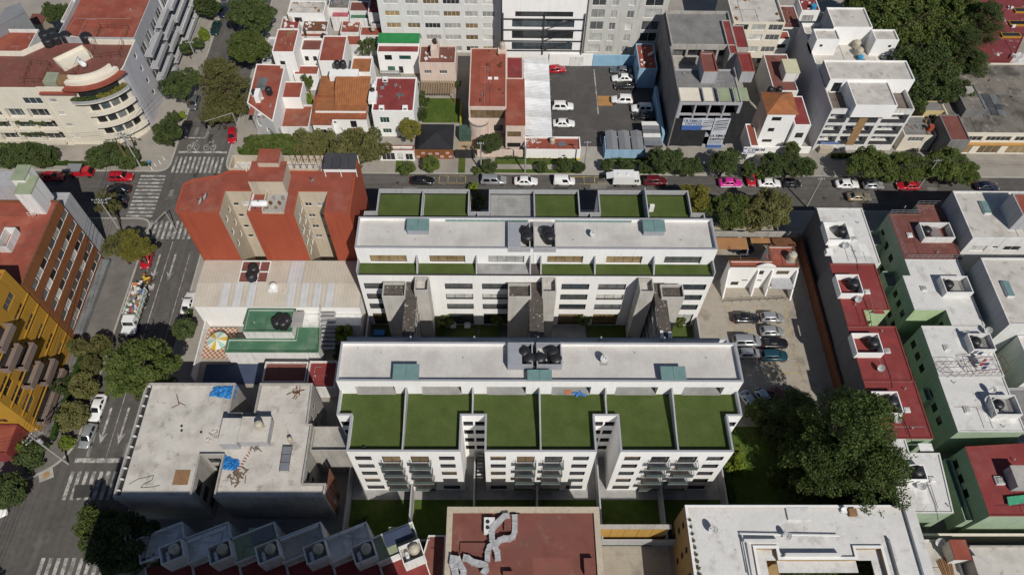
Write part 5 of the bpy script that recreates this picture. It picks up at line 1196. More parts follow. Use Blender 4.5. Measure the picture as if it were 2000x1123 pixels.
CL = [mat('cloth_navy',(.03,.04,.12),var=.1),mat('cloth_white',(.6,.6,.6),var=.1),mat('cloth_red',(.3,.04,.04),var=.1)]
for k in range(7):
    p = at(1917+k%4*4, 688+ (k//4)*14+k%4*7, 10); q = MB(); q.box(p.x-.3,p.x+.3,p.y-.03,p.y+.03,9.3,10.1); q.obj('hanging_shirt', CL[k%3], None, base=True, label=['navy','white','red'][k%3]+' shirt '+['at the top','second from top','third from top','at the far end','in the lower line','at the end of the lower line','at the corner'][k]+' of the washing in the drying cage', cat='laundry', group='washing in the drying cage')
t = EG['red']; p = at(1952,938,8.7); hatch((p.x,p.y,8.5),'white rooflight on the crimson roof at the lower right',1.3)
q = MB(); r = P2([(1966,970),(2010,965),(2010,980),(1970,987)],8.9); q.prism(r,8.85,8.95); q.obj('tarpaulin', mat('green_tarp',(.06,.30,.17),var=.3,scale=2), None, base=True, label='green tarpaulin on the crimson roof at the right edge', cat='tarpaulin')
solid(t, prect([(1972,912),(2010,908),(1990,950),(2010,950)],10.3), 10.3, GREYW, CONC, par=0, z0=8.5, wname='roof_room', rname='roof_room_top')
# ---- grey flats at the right edge
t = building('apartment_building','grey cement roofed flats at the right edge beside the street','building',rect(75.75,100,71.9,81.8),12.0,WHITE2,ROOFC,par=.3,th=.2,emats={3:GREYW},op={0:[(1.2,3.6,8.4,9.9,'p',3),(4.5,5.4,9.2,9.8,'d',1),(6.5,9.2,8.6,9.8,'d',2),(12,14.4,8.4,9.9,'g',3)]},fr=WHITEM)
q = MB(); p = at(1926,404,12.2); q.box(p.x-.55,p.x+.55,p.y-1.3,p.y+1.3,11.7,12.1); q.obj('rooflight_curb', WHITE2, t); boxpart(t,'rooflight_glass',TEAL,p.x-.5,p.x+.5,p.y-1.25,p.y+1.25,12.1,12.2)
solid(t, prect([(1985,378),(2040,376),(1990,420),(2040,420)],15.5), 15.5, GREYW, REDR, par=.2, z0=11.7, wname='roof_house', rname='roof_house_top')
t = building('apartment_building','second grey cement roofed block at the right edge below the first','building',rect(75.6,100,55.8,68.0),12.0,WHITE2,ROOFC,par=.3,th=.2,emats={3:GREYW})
p = at(1970,563,12.2); boxpart(t,'rooflight_curb',WHITE2,p.x-.55,p.x+.55,p.y-1.4,p.y+1.4,11.7,12.1); boxpart(t,'rooflight_glass',TEAL,p.x-.5,p.x+.5,p.y-1.35,p.y+1.35,12.1,12.2)
building('apartment_building','grey walled block at the right edge behind the row with the drying cage','building',rect(78.5,100,49,55.6),9.0,WHITE2,ROOFC,par=.5)
building('house','low dark roofed house at the right edge beside the bright white roof','house',rect(75.2,100,40,48.8),5.0,GREYW,CONCD,par=.5)
# ---- lower right corner
t = building('house','old cement roofed house with stacked planks in the lower right corner','house',rect(54.2,60.5,8,26.2),5.5,WHITE2,ROOFC,par=.3)
q = MB(); 
for k in range(9): p = at(1838+k*2.4,1105-k*1.5,5.5); q.obox(p.x,p.y-.6,5.25,5.33+.05*(k%3),.14,2.6,R(8-k*2))
q.obj('plank_stack', WOOD, None, base=True, label='stack of weathered planks on the cement roof in the lower right corner', cat='planks')
solid(t, prect([(1855,1055),(1885,1055),(1865,1092),(1895,1092)],7.5), 7.5, WHITE2, REDR, par=0, z0=5.2, wname='roof_room', rname='roof_room_top')
for k,(a,b) in enumerate(((1834,1060),(1851,1060))): p = at(a,b,6); dish((p.x,p.y,5.25),['left of two grey dishes on the corner house roof','right of two grey dishes on the corner house roof'][k],R(170),'dishes on the lower right corner roof',1.4)
t = building('house','grey cement roofed house at the bottom right edge','house',rect(61.0,90,8,25.5),5.2,CONC,ROOFC,par=.4)
solid(t, prect([(1901,1086),(1940,1086),(1915,1140),(1955,1140)],7.6), 7.6, CONC, ROOFC, par=0, z0=4.9, wname='roof_room', rname='roof_room_top')
q = MB(); q.box(54,78,27.2,27.5,0,3.6); q.obj('boundary_wall', CREAM, None, base=True, label='cream wall closing the row houses at the lower right', cat='wall')
# ---- white house in the car park
t = building('house','white two storey house with red roof and curved gable in the car park','house',[(37.7,69.95),(49.2,69.95),(49.2,74.4),(44.7,74.4),(44.7,71.4),(37.7,71.4)],6.3,WHITE,REDR,par=.25,th=.25,cope=RUST,op={0:[(5.1,6.0,4.1,5.3,'d',2),(8.1,10.2,4.2,5.3,'t',5),(1.3,2.6,.9,2.0,'d',1),(2.9,3.9,2.2,2.6,'d',1),(5.5,6.3,2.2,2.6,'d',1)]},fr=DARKM)
q = MB(); n = 14; vs = []
for i in range(n+1): u = i/n; vs.append((41.9+3.6*u, 69.93, 6.25+.9*math.sin(math.pi*u)**1.3))
q.add([(41.9,69.93,6.2),(45.5,69.93,6.2)]+vs+[(x,y+.25,z) for x,y,z in vs], [[0,1]+list(range(2+n,1,-1))]+[[2+i,3+i,3+n+1+i,2+n+1+i] for i in range(n)]); q.obj('curved_gable', WHITE, t)
for x, yy in ((37.65,67.7),(42.6,68.2),(45.0,68.2),(49.1,67.4)):
    q = MB(); q.add([(x-.12,yy,0.1),(x+.12,yy,.1),(x+.12,69.94,.1),(x-.12,69.94,.1),(x-.12,69.7,5.6),(x+.12,69.7,5.6),(x+.12,69.94,5.6),(x-.12,69.94,5.6)],[[0,1,5,4],[1,2,6,5],[2,3,7,6],[3,0,4,7],[4,5,6,7]]); q.obj('buttress', WHITE, t)
q = MB(); q.add([(45.3,69.9,3.1),(49.0,69.9,3.1),(49.0,68.0,2.7),(45.3,68.0,2.7),(45.3,69.9,3.2),(49,69.9,3.2),(49,68,2.8),(45.3,68,2.8)],[[7,6,5,4],[3,2,6,7],[1,5,6,2],[0,3,7,4]]); q.obj('porch_roof', GREYW, t)
railing(t,[(37.5,66.9,.13),(48.3,67.5,.13)],1.0,DARKM,1.4,.035)
p = at(1547,500,7); tank((p.x,p.y,6.1),'beige water tank on the red roof of the white house','tank on the white house',1.35,0,True); boxpart(t,'tank_plinth',CONC,p.x-.8,p.x+.8,p.y-.8,p.y+.8,6.05,6.12)
q = MB(); q.add([(38.4,73.2,4.4),(43.6,73.2,4.4),(43.6,71.6,5.0),(38.4,71.6,5.0),(38.4,73.2,4.3),(43.6,73.2,4.3),(43.6,71.6,4.9),(38.4,71.6,4.9)],[[1,0,3,2],[4,5,6,7],[0,1,5,4]]); q.obj('tile_canopy', TERRA, t)
ORC = mat('orange_sheet', (.33,.17,.075), var=.15, scale=.8)
for k,(x0,x1,y0,y1) in enumerate(((37.4,42.9,76.3,78.8),(43.6,47.0,77.6,78.8),(47.4,51.5,77.0,78.8))):
    t = thing('carport',['left orange carport roof behind the white house','small orange carport roof behind the white house','brown carport roof behind the white house near the party wall'][k],'carport',((x0+x1)/2,(y0+y1)/2,.13))
    boxpart(t,'roof_sheet',ORC if k<2 else RUST,x0,x1,y0,y1,2.6,2.72)
    for x in (x0+.15,x1-.15):
        for y in (y0+.15,y1-.15): boxpart(t,'post',DARKM,x-.05,x+.05,y-.05,y+.05,.13,2.6)
q = MB(); q.box(32,53,80.2,80.5,.1,2.4); q.obj('boundary_wall', CONC, None, base=True, label='concrete wall between the car park and the side street', cat='wall')
# ================================================================== north side of the side street
f2 = lambda x, y: (450+x/2.956, y/2.956)
g2 = lambda x, y: (900+x/2.956, y/2.956)
def pf(pts, z, fn): return P2([fn(*p) for p in pts], z)
def prf(pts, z, fn): return prect([fn(*p) for p in pts], z)
def lawn(poly, z=.15): q = MB(); q.prism(poly, .12, z); return q.obj('lawn', LAWN, kind='structure')
# ---- white houses at the avenue corner
t = building('house','white corner house with red roof sloping to the avenue trees','house', pf([(95,595),(245,705),(318,375),(150,370)],8.0,f2), 8.0, WHITE, REDR, par=.12, th=.2, op={0:[(1.5,2.6,3.4,4.8,'d',2),(4.2,5.0,3.6,4.6,'d',1)]}, fr=WHITEM)
r = prf([(300,470),(420,475),(275,565),(408,568)],6.0,f2); solid(t, r, 6.0, WHITE, REDR, par=.1, wname='wing_wall', rname='wing_roof')
r = prf([(290,605),(470,605),(265,735),(460,735)],3.6,f2); solid(t, r, 3.6, WHITE2, mat('worn_red_terrace',(.24,.075,.045),var=.25,scale=.6,stain=(.25,.2,.17),stain_amt=.5), par=.35, wname='garage_wall', rname='garage_roof')
p = at(*f2(222,525),8.8); tank((p.x,p.y,8.0),'black water tank on the red corner house roof',None,1.1); p = at(*f2(140,540),8.5); tank((p.x,p.y,8.0),'black water tank beside the white chimney of the corner house',None,.9)
p = at(*f2(160,545),9); boxpart(t,'chimney',WHITE,p.x-.5,p.x+.4,p.y-1.2,p.y+.9,7.9,9.6); boxpart(t,'skylight',GG,*(lambda a,b:(a.x,b.x,b.y,a.y))(at(*f2(165,450),8),at(*f2(200,520),8)),7.9,8.06)
t = building('house','tall white house with red roof behind the corner house','house', prf([(270,165),(395,175),(245,300),(365,305)],9.0,f2), 9.0, WHITE, REDR, par=.12, op={0:[(1,2,5.5,6.8,'d',1)]})
r = prf([(412,225),(535,220),(410,290),(520,295)],6.3,f2); solid(t, r, 6.3, WHITE, REDD, par=.4, wname='wing_wall', rname='wing_roof', op={0:[(.5,1.3,3.6,4.8,'d',2),(2.2,3.0,3.6,4.8,'d',2)]})
r = prf([(372,380),(510,380),(368,432),(510,432)],4.2,f2); solid(t, r, 4.2, WHITE, REDR, par=.1, wname='annexe_wall', rname='annexe_roof')
r = prf([(215,215),(260,215),(190,365),(245,365)],3.0,f2); solid(t, r, 3.0, WHITE2, GREYW, par=.4, wname='annexe_wall', rname='annexe_roof')
# ---- tile roofed house
t = building('house','spanish style house with terracotta tile roofs and white walls','house', prf([(525,445),(800,445),(490,640),(790,640)],5.4,f2), 5.4, WHITE, TERRA, par=0)
def tileroof(t, pts, z0, z1, name='tile_roof', m=TERRA):
    """pitched sheet of barrel-tile courses; pts: near-left, near-right, far-right, far-left in plan"""
    q = MB(); n = 30; a,b,c,d_ = [Vector((*p,0)) for p in pts]; vs = []
    for i in range(n+1):
        u = i/n; h = .07 if i%2 else 0; p = a.lerp(b,u); r_ = d_.lerp(c,u); vs += [(p.x,p.y,z0+h),(r_.x,r_.y,z1+h)]
    q.add(vs,[[2*i,2*i+2,2*i+3,2*i+1] for i in range(n)]); q.quad((*a.xy,z0-.15),(*b.xy,z0-.15),(*b.xy,z0+.03),(*a.xy,z0+.03)); return q.obj(name, m, t)
def trect(pts, z, fn): r = prf(pts, z, fn); return [r[0],r[1],r[2],r[3]]
tileroof(t, trect([(600,550),(800,550),(600,600),(790,600)],6.2,f2), 5.7, 6.4); tileroof(t, trect([(600,445),(805,445),(600,525),(800,525)],7.4,f2), 6.2, 7.4)
TERD = mat('old_terracotta', (.25,.075,.035), var=.3, scale=1.2, stain=(.15,.08,.05), stain_amt=.6, stain_scale=.8)
r = trect([(490,575),(600,575),(475,705),(580,705)],4.6,f2); solid(t, r, 4.0, WHITE, TERD, par=0, wname='wing_wall', rname='wing_ceiling', op={0:[(1.2,2.4,1.2,2.6,'d',2)]}); tileroof(t, [(r[0][0]-.2,r[0][1]-.3),(r[1][0]+.1,r[1][1]-.3),(r[2][0]+.1,r[2][1]),(r[3][0]-.2,r[3][1])], 4.2, 5.6, m=TERD)
r = trect([(580,600),(790,605),(575,678),(785,675)],4.6,f2); solid(t, r, 4.2, WHITE, TERD, par=0, wname='front_wall', rname='front_ceiling', op={0:[(3.8,5.0,1.8,3.6,'d',2),(.6,1.1,2.9,3.4,'d',1)]}); tileroof(t, [(r[0][0]-.2,r[0][1]-.3),(r[1][0]+.1,r[1][1]-.3),(r[2][0]+.1,r[2][1]),(r[3][0]-.2,r[3][1])], 4.4, 5.6, m=TERD)
q = MB(); q.box(r[0][0]+3.4,r[0][0]+5.4,r[0][1]-.9,r[0][1]-.02,1.6,1.75); q.box(r[0][0]+3.4,r[0][0]+5.4,r[0][1]-.9,r[0][1]-.82,1.75,2.4); q.obj('balcony', WOOD, t)
r = prf([(530,205),(640,210),(510,380),(690,330)],7.0,f2); solid(t, r, 7.0, WHITE, REDR, par=.15, wname='rear_wall', rname='rear_roof')
r = prf([(695,325),(825,325),(700,420),(805,420)],6.4,f2); solid(t, r, 6.4, WHITE, TERRA, par=.5, wname='rear_wall', rname='tiled_court')
for k, x in enumerate((616,650)): p = at(*f2(x,370),8); tank((p.x,p.y,7.1),['left','right'][k]+' black water tank behind the tile roofs','tanks behind the tile roofs',1.1)
r = prf([(575,400),(735,400),(570,440),(740,440)],6.9,f2); boxpart(t,'white_slab',WHITE,r[0][0],r[1][0],r[0][1],r[2][1],5.4,6.9)
# ---- white house with red roof and green windows
t = building('house','white house with crimson roof and green framed windows','house', prf([(835,445),(1075,450),(822,640),(1060,645)],6.8,f2), 6.8, WHITE, REDC, par=.15, th=.25, op={0:[(1.3,3.1,3.7,5.2,'e',3),(1.5,3.2,1.0,2.2,'e',3),(4.6,5.4,1.4,2.6,'d',1),(5.9,6.9,3.8,5.2,'e',2)]}, fr=WHITEM)
for a,b in ((893,455),(872,620),(1008,620)): p = at(*f2(a,b),7.2); q = MB(); q.box(p.x-.5,p.x+.5,p.y-.4,p.y+.4,6.6,7.35); q.obj('dormer', WHITE, t); boxpart(t,'dormer_glass',GD,p.x-.3,p.x+.3,p.y-.43,p.y-.405,6.9,7.25)
p = at(*f2(980,543),7); boxpart(t,'skylight',GG,p.x-.8,p.x+.8,p.y-.35,p.y+.35,6.65,6.85)
p = at(*f2(828,485),7.3); gas((p.x,p.y,6.65),'white gas tank on the crimson roof edge',R(80),1.0); p = at(*f2(820,530),7.3); tank((p.x,p.y,6.65),'black water tank at the left edge of the crimson roof',None,.9)
r = prf([(800,535),(845,535),(800,590),(845,590)],7.2,f2); boxpart(t,'chimney_block',WHITE,r[0][0],r[1][0],r[0][1],r[2][1],6.6,7.6)
t = building('garage','low white garage with red roof edge on the side street','garage', prf([(848,840),(1060,840),(860,865),(1060,870)],3.0,f2), 3.0, WHITE, ROOFC, par=.3, cope=REDR, op={0:[(.5,3.0,.2,2.2,'d',3),(3.4,4.5,.2,2.2,'p',2),(5.0,6.4,.2,2.0,'d',2)]}, fr=WHITEM)
# ---- white house with green and red roofs
t = building('house','white house with bright green and red roof bands','house', prf([(850,250),(1090,250),(850,304),(1090,304)],5.6,f2), 5.6, WHITE, REDC, par=.1, op={0:[(1.4,2.9,3.6,4.9,'d',2),(4.4,6.8,3.8,4.8,'e',3),(1.7,3.2,.8,2.0,'e',2),(4.0,4.9,.2,2.0,'d',1)]}, fr=DARKM)
r = prf([(855,195),(1090,195),(855,248),(1090,248)],6.4,f2); solid(t, r, 6.3, WHITE, mat('bright_green_roof',(.025,.20,.06),var=.15), par=0, wname='rear_wall', rname='green_roof')
p = at(*f2(878,405),.6); q = MB(); q.lathe([(.2,.1),(.4,.9),(.45,1.1)],(p.x,p.y,0),10); q.obj('planter', TERD, t)
railing(t,[tuple(at(*f2(868,440),.2)),tuple(at(*f2(985,440),.2))],1.4,ALU,.3,.05,'fence')
# ---- pale pink house
t = building('house','pale pink house with red roof and brown pergola','house', prf([(1095,265),(1305,265),(1090,366),(1298,368)],5.6,f2), 5.6, PINK, REDD, par=.25, op={0:[(.9,2.4,2.9,3.8,'g',3),(4.0,5.6,2.9,3.8,'g',3)]}, fr=WHITEM, cope=PINK)
r = prf([(1160,225),(1205,225),(1155,290),(1200,290)],7.4,f2); solid(t, r, 7.4, PINK, PINK, par=.3, z0=5.3, wname='tank_house', rname='tank_floor'); p = at(*f2(1180,232),7.8); tank((p.x,p.y-.2,7.1),'black tank inside the pink chimney box',None,.75)
pg = prf([(1100,468),(1300,468),(1100,540),(1295,540)],2.7,f2)
for k in range(14):
    x = pg[0][0]+(pg[1][0]-pg[0][0])*k/14; boxpart(t,'pergola_slat',mat('pergola_brown',(.25,.18,.11),var=.15),x,x+.36,pg[0][1],pg[2][1],2.6,2.7)
for x in (pg[0][0]+.1,pg[1][0]-.1): boxpart(t,'post',WOOD,x-.08,x+.08,pg[0][1],pg[0][1]+.16,.1,2.6)
lawn(prf([(1120,570),(1325,570),(1105,710),(1320,710)],.1,f2))
# ---- black pavilion
r = prf([(1110,715),(1290,718),(1068,858),(1288,860)],2.8,f2); t = thing('pavilion','garden pavilion with a black hipped roof','pavilion',((r[0][0]+r[1][0])/2,(r[0][1]+r[2][1])/2,.1))
BLKR = mat('black_roofing', (.022,.022,.025), var=.2, rough=.7); cx,cy = (r[0][0]+r[1][0])/2,(r[0][1]+r[2][1])/2
q = MB(); q.add([(*r[0],2.7),(*r[1],2.7),(*r[2],2.7),(*r[3],2.7),(cx,cy,3.9)],[[0,1,4],[1,2,4],[2,3,4],[3,0,4]]); q.obj('roof', BLKR, t); boxpart(t,'eaves',BLKR,r[0][0],r[1][0],r[0][1],r[2][1],2.55,2.69)
for x,y in r: boxpart(t,'post',WOOD,x-.1+(.3 if x<cx else -.3),x+.1+(.3 if x<cx else -.3),y-.1+(.3 if y<cy else -.3),y+.1+(.3 if y<cy else -.3),.1,2.55)
w0 = at(*f2(1068,918),.1); w1 = at(*f2(1290,918),.1); t = thing('garden_wall','brown panelled garden wall with pink squares in front of the pavilion','wall',((w0.x+w1.x)/2,w0.y,.1)); boxpart(t,'wall_body',BROWN,w0.x,w1.x,w0.y,w0.y+.25,.1,2.4)
PK = mat('pink_panel',(.48,.33,.33),var=.1)
for k,(u,z) in enumerate(((.08,.4),(.22,1.4),(.40,1.2),(.58,1.3),(.70,.5),(.85,1.5),(.5,.3),(.92,.5))):
    x = w0.x+u*(w1.x-w0.x); boxpart(t,'panel',PK,x-.35,x+.35,w0.y-.03,w0.y+.01,z,z+.55)
w0 = at(*f2(1300,915),.1); w1 = at(*f2(1412,915),.1); q = MB(); q.box(w0.x,w1.x,w0.y,w0.y+.2,.1,2.3); q.obj('gate', DARKM, None, base=True, label='dark metal gate right of the brown panelled wall', cat='gate')
q = MB(); q.prism(prf([(1310,780),(1430,780),(1310,870),(1430,870)],.1,f2),.12,.16); q.obj('patio', mat('tan_patio',(.36,.27,.17),var=.15), kind='structure')
boxy = prf([(1320,720),(1390,720),(1320,775),(1390,775)],2.2,f2); q = MB(); q.box(boxy[0][0],boxy[1][0],boxy[0][1],boxy[2][1],2.0,2.1); q.box(boxy[0][0],boxy[1][0],boxy[0][1],boxy[0][1]+.1,.1,2.0); q.obj('garden_shed', mat('green_net',(.05,.09,.07),var=.2), None, base=True, label='small green netted shed beside the red house', cat='shed')
q = MB(); a = at(*f2(1325,720),.1); b = at(*f2(1335,620),.1); q.box(a.x,a.x+.35,a.y,b.y,.1,1.3); q.obj('hedge', mat('yellow_hedge',(.32,.30,.02),var=.3,scale=3), None, base=True, label='bright yellow clipped hedge beside the lawn', cat='hedge')
# ---- big red roofed house with the curved bay
t = building('house','large red roofed house with curved glazed bay next to the car lot','house', prf([(62,278),(265,280),(40,618),(262,620)],7.2,g2), 7.2, PINK, REDR, par=.12, th=.2, op={0:[(.3,6.9,4.3,6.4,'t',6),(4.8,6.6,1.0,2.6,'g',3)]}, fr=DARKM)
HB = prf([(62,278),(265,280),(40,618),(262,620)],7.2,g2)
def bow(t, cx, cy, rx, ry, z0, z1, m, name):
    q = MB(); n = 16; vs = [(cx+rx*math.cos(math.pi+math.pi*i/n), cy+ry*math.sin(math.pi+math.pi*i/n)) for i in range(n+1)]; q.prism(vs+[(cx+rx,cy+.02),(cx-rx,cy+.02)][0:0] or vs, z0, z1, True); return q.obj(name, m, t)
bow(t, HB[0][0]+1.9, HB[0][1]-.02, 1.95, 1.6, .1, 3.4, PINK, 'bay_wall'); bow(t, HB[0][0]+1.9, HB[0][1]-.02, 1.9, 1.5, 3.4, 3.9, GB, 'bay_glass'); bow(t, HB[0][0]+1.9, HB[0][1]-.02, 2.0, 1.7, 3.9, 4.3, PINK, 'bay_parapet')
r = prf([(262,460),(368,460),(258,725),(368,725)],6.6,g2); solid(t, r, 6.6, PINK, REDR, par=0, wname='wing_wall', rname='wing_roof', op={0:[(.3,2.9,3.6,5.0,'t',2),(.3,2.9,.8,2.0,'d',3)]})
r = prf([(265,330),(358,330),(262,455),(358,455)],6.9,g2); solid(t, r, 6.9, PINK, REDC, par=.1, wname='wing_wall', rname='wing_roof')
p = at(*g2(240,268),8.2); boxpart(t,'tank_base',PINK,p.x-.9,p.x+.9,p.y-1.0,p.y+.6,7.0,7.6); tank((p.x,p.y,7.6),'beige water tank on the chimney block of the red house',None,1.0,0,True)
for x in (168,204): p = at(*g2(x,452),7.3); boxpart(t,'roof_vent',WHITE,p.x-.4,p.x+.4,p.y-.2,p.y+.2,7.0,7.4)
q = MB(); a = at(*g2(95,905),.1); b = at(*g2(360,905),.1); q.box(a.x,b.x,a.y,a.y+.3,.1,1.8); q.obj('garden_wall', PINK, None, base=True, label='pale pink front wall of the red roofed house', cat='wall')
# ---- car lot
q = MB(); q.prism(rect(3.4,31.5,102.8,126.6),.12,.14); LOTN = q.obj('car_lot', ASPHL, kind='structure')
q = MB(); q.prism([(14.9,95.7),(19.3,95.7),(19.9,103),(14.9,103)],.125,.15); q.obj('driveway', mat('driveway_concrete',(.33,.31,.275),var=.15,stain=(.24,.22,.2),stain_amt=.5), kind='structure')
flat(LOTN,'bay_line',PAINTW,rect(19.3,19.5,112,125.5),.146); flat(LOTN,'bay_line',PAINTW,rect(19.3,19.5,103.5,106),.146)
for k in range(9): flat(LOTN,'bay_line',PAINTW,rect(9.3,10.1,104.5+k*2.5,104.62+k*2.5),.147)
r = prf([(790,555),(870,555),(792,612),(875,612)],.15,g2); flat(LOTN,'ochre_patch',mat('ochre_ground',(.36,.19,.07),var=.2),r,.148)
t = thing('canopy','silver corrugated canopy along the car lot','canopy',(7,115,.14)); cr = prf([(360,335),(510,340),(372,785),(525,790)],3.0,g2)
x0,x1,y0,y1 = cr[0][0],cr[1][0],cr[0][1],cr[2][1]
for k in range(13):
    q = MB(); ya = y0+(y1-y0)*k/13; yb = y0+(y1-y0)*(k+1)/13+.06; n = 8; vs = []
    for i in range(n+1):
        y = ya+(yb-ya)*i/n; vs += [(x0,y,3.15+(.07 if i%2 else 0)+.01*(k%2)),(x1,y,2.75+(.07 if i%2 else 0)+.01*(k%2))]
    q.add(vs,[[2*i,2*i+1,2*i+3,2*i+2] for i in range(n)]); q.obj('roof_sheet', mat('bright_zinc%d'%(k%3),(.60+.08*(k%3),.61+.08*(k%3),.62+.08*(k%3)),var=.15,scale=.6,rough=.4,metal=.1,stain=(.4,.36,.3),stain_amt=.35), t)
for k in range(10): y = y0+.5+k*(y1-y0-1)/9; boxpart(t,'post',DARKM,x1-.3,x1-.2,y-.05,y+.05,.14,2.75)
boxpart(t,'back_wall',WHITE2,x0-.1,x0+.1,y0,y1,.1,3.1)
q = MB(); q.box(9.8,19,126.6,126.9,.1,3.1); q.obj('boundary_wall', WHITE, None, base=True, label='white wall at the back of the car lot', cat='wall')
q = MB(); q.box(19.1,29,126.6,126.9,.1,2.9); q.obj('boundary_wall', mat('sky_blue_wall',(.25,.42,.56),var=.1,streak=.2), None, base=True, label='sky blue wall at the back right of the car lot', cat='wall')
q = MB(); q.box(14.2,17.0,126.5,126.58,.1,2.6); q.obj('gate', WHITE2, None, base=True, label='white sliding gate in the back wall of the car lot', cat='gate')
t = building('workshop','low white lot office with cluttered red and grey roof','shop', prf([(370,792),(690,792),(370,868),(690,868)],2.7,g2), 2.8, WHITE, REDR, par=.35, th=.2, op={0:[(7.2,7.8,.9,1.4,'d',1)]})
OF = prf([(370,792),(690,792),(370,868),(690,868)],2.7,g2); boxpart(t,'yellow_band',mat('yellow_paint',(.55,.42,.02),var=.1),OF[0][0],OF[1][0],OF[0][1]-.06,OF[0][1]-.01,.1,.55)
scrap(g2(420,815),2.5,24,WHITE2,'heap of pale clutter on the lot office roof',L_=.9,spread=1.6); p = at(*g2(528,815),3); tank((p.x,p.y,2.46),'beige tank on the lot office roof',None,.9,0,True); p = at(*g2(585,830),2.8); q = MB(); q.obox(p.x,p.y,2.6,2.7,1.5,1.0,.3); q.obj('solar_collector', MATS['solar_glass'], None, base=True, label='dark solar panel on the lot office roof', cat='solar collector')
# blue workshop
BLUEW = mat('pale_blue_wall', (.27,.42,.56), var=.1, streak=.25)
r = prf([(830,785),(1060,785),(835,865),(1065,862)],2.9,g2); t = building('workshop','pale blue workshop with four grey sheet roofs on the side street','shop', rect(r[0][0],r[1][0],r[0][1],r[2][1]), 2.7, BLUEW, CONCD, par=.3, th=.15)
for k in range(3):
    x0 = r[0][0]+.25+k*(r[1][0]-r[0][0]-.3)/3; x1 = x0+(r[1][0]-r[0][0])/3-.35; xm = (x0+x1)/2
    q = MB(); ya,yb = r[0][1]+.1,r[2][1]+1.4; q.add([(x0,ya,2.75),(xm,ya,3.15),(x1,ya,2.75),(x0,yb,2.75),(xm,yb,3.15),(x1,yb,2.75)],[[0,1,4,3],[1,2,5,4],[0,2,1]]); q.obj('roof_sheet', SLATE, t)
r = prf([(1050,700),(1140,700),(1055,838),(1165,838)],3.0,g2); 
for k in range(6): boxpart(t,'lean_to_sheet',[GALV,SLATE,WHITE2][k%3],r[0][0],r[1][0],r[0][1]+k*(r[2][1]-r[0][1])/6,r[0][1]+(k+.97)*(r[2][1]-r[0][1])/6,2.8+.01*(k%2),2.9+.01*(k%2))
for x in (r[0][0]+.1,r[1][0]-.2): boxpart(t,'post',DARKM,x,x+.1,r[0][1]+.1,r[0][1]+.2,.1,2.8)
# house on the right of the lot
t = building('house','blue walled house with red roof at the right of the car lot','house', prf([(1018,252),(1120,255),(1022,392),(1130,405)],5.2,g2), 5.2, BLUEW, REDR, par=.25, op={3:[(1.5,3.0,2.6,4.0,'g',2),(5,6.5,2.6,4.0,'g',2)]}, fr=WHITEM)
q = MB(); q.box(30.9,31.4,103.5,117,.1,3.2); q.obj('boundary_wall', MATS['sky_blue_wall'], None, base=True, label='blue wall between the car lot and the banner building', cat='wall')

# ---- far row of apartment buildings
op = []
for z in (.5,3.4,6.3,9.2,12.1):
    for x0,x1,k in ((1.2,4.2,3),(5.6,8.2,3),(9.2,12.4,4),(13.2,16.6,4),(17.6,20.2,3),(21.2,23.8,3)): op.append((x0,x1,z,z+1.25,random.choice('pppppgtd'),k))
N1 = building('apartment_building','long white apartment building with rows of wide windows at the top','building', rect(-25.5,-.4,130.6,146), 17.5, mat('white_facade',(.62,.62,.60),var=.05,streak=.15), ROOFC, par=.8, op={0:op}, fr=WHITEM)
t = building('apartment_building','white building with a dark steel lattice across its open storeys at the top','building', rect(-.2,16.6,127.0,142), 17.5, WHITE, ROOFC, par=.8, op={0:[(2.6,14.2,12.0,13.2,'d',6),(2.0,14.6,9.4,11.4,'b',7,.3),(2.0,14.6,6.6,8.6,'d',7,.3),(2.0,14.6,3.8,5.8,'b',7,.3)]}, fr=DARKM)
q = MB()
for z in (3.9,6.3,9.0,11.6): q.box(-.1,16.4,126.6,126.75,z,z+.16)
for x in (-.1,8.2,16.3): q.box(x,x+.18,126.55,126.8,3.0,13)
for z in (4.0,6.4,9.1): q.tube((8.3,126.7,z),(13.8,126.7,z+2.2),.08); q.tube((13.8,126.7,z+2.2),(14.5,126.7,z+2.4),.08)
q.obj('steel_lattice', DARKM, t)
t = building('apartment_building','pale grey apartment building with tall windows beside the lattice one','building', rect(17.4,33.5,130.2,145), 17.5, mat('grey_facade',(.50,.49,.46),var=.08,streak=.25), ROOFC, par=.8, op={0:[(x,x+w_,z,z+h,random.choice('ppgd'),2) for z in (.8,3.7,6.6,9.5,12.4) for x,w_,h in ((.6,2.8,2.0),(4.6,1.3,1.7),(8.0,1.4,1.7),(11.4,3.6,2.2))]}, fr=WHITEM)
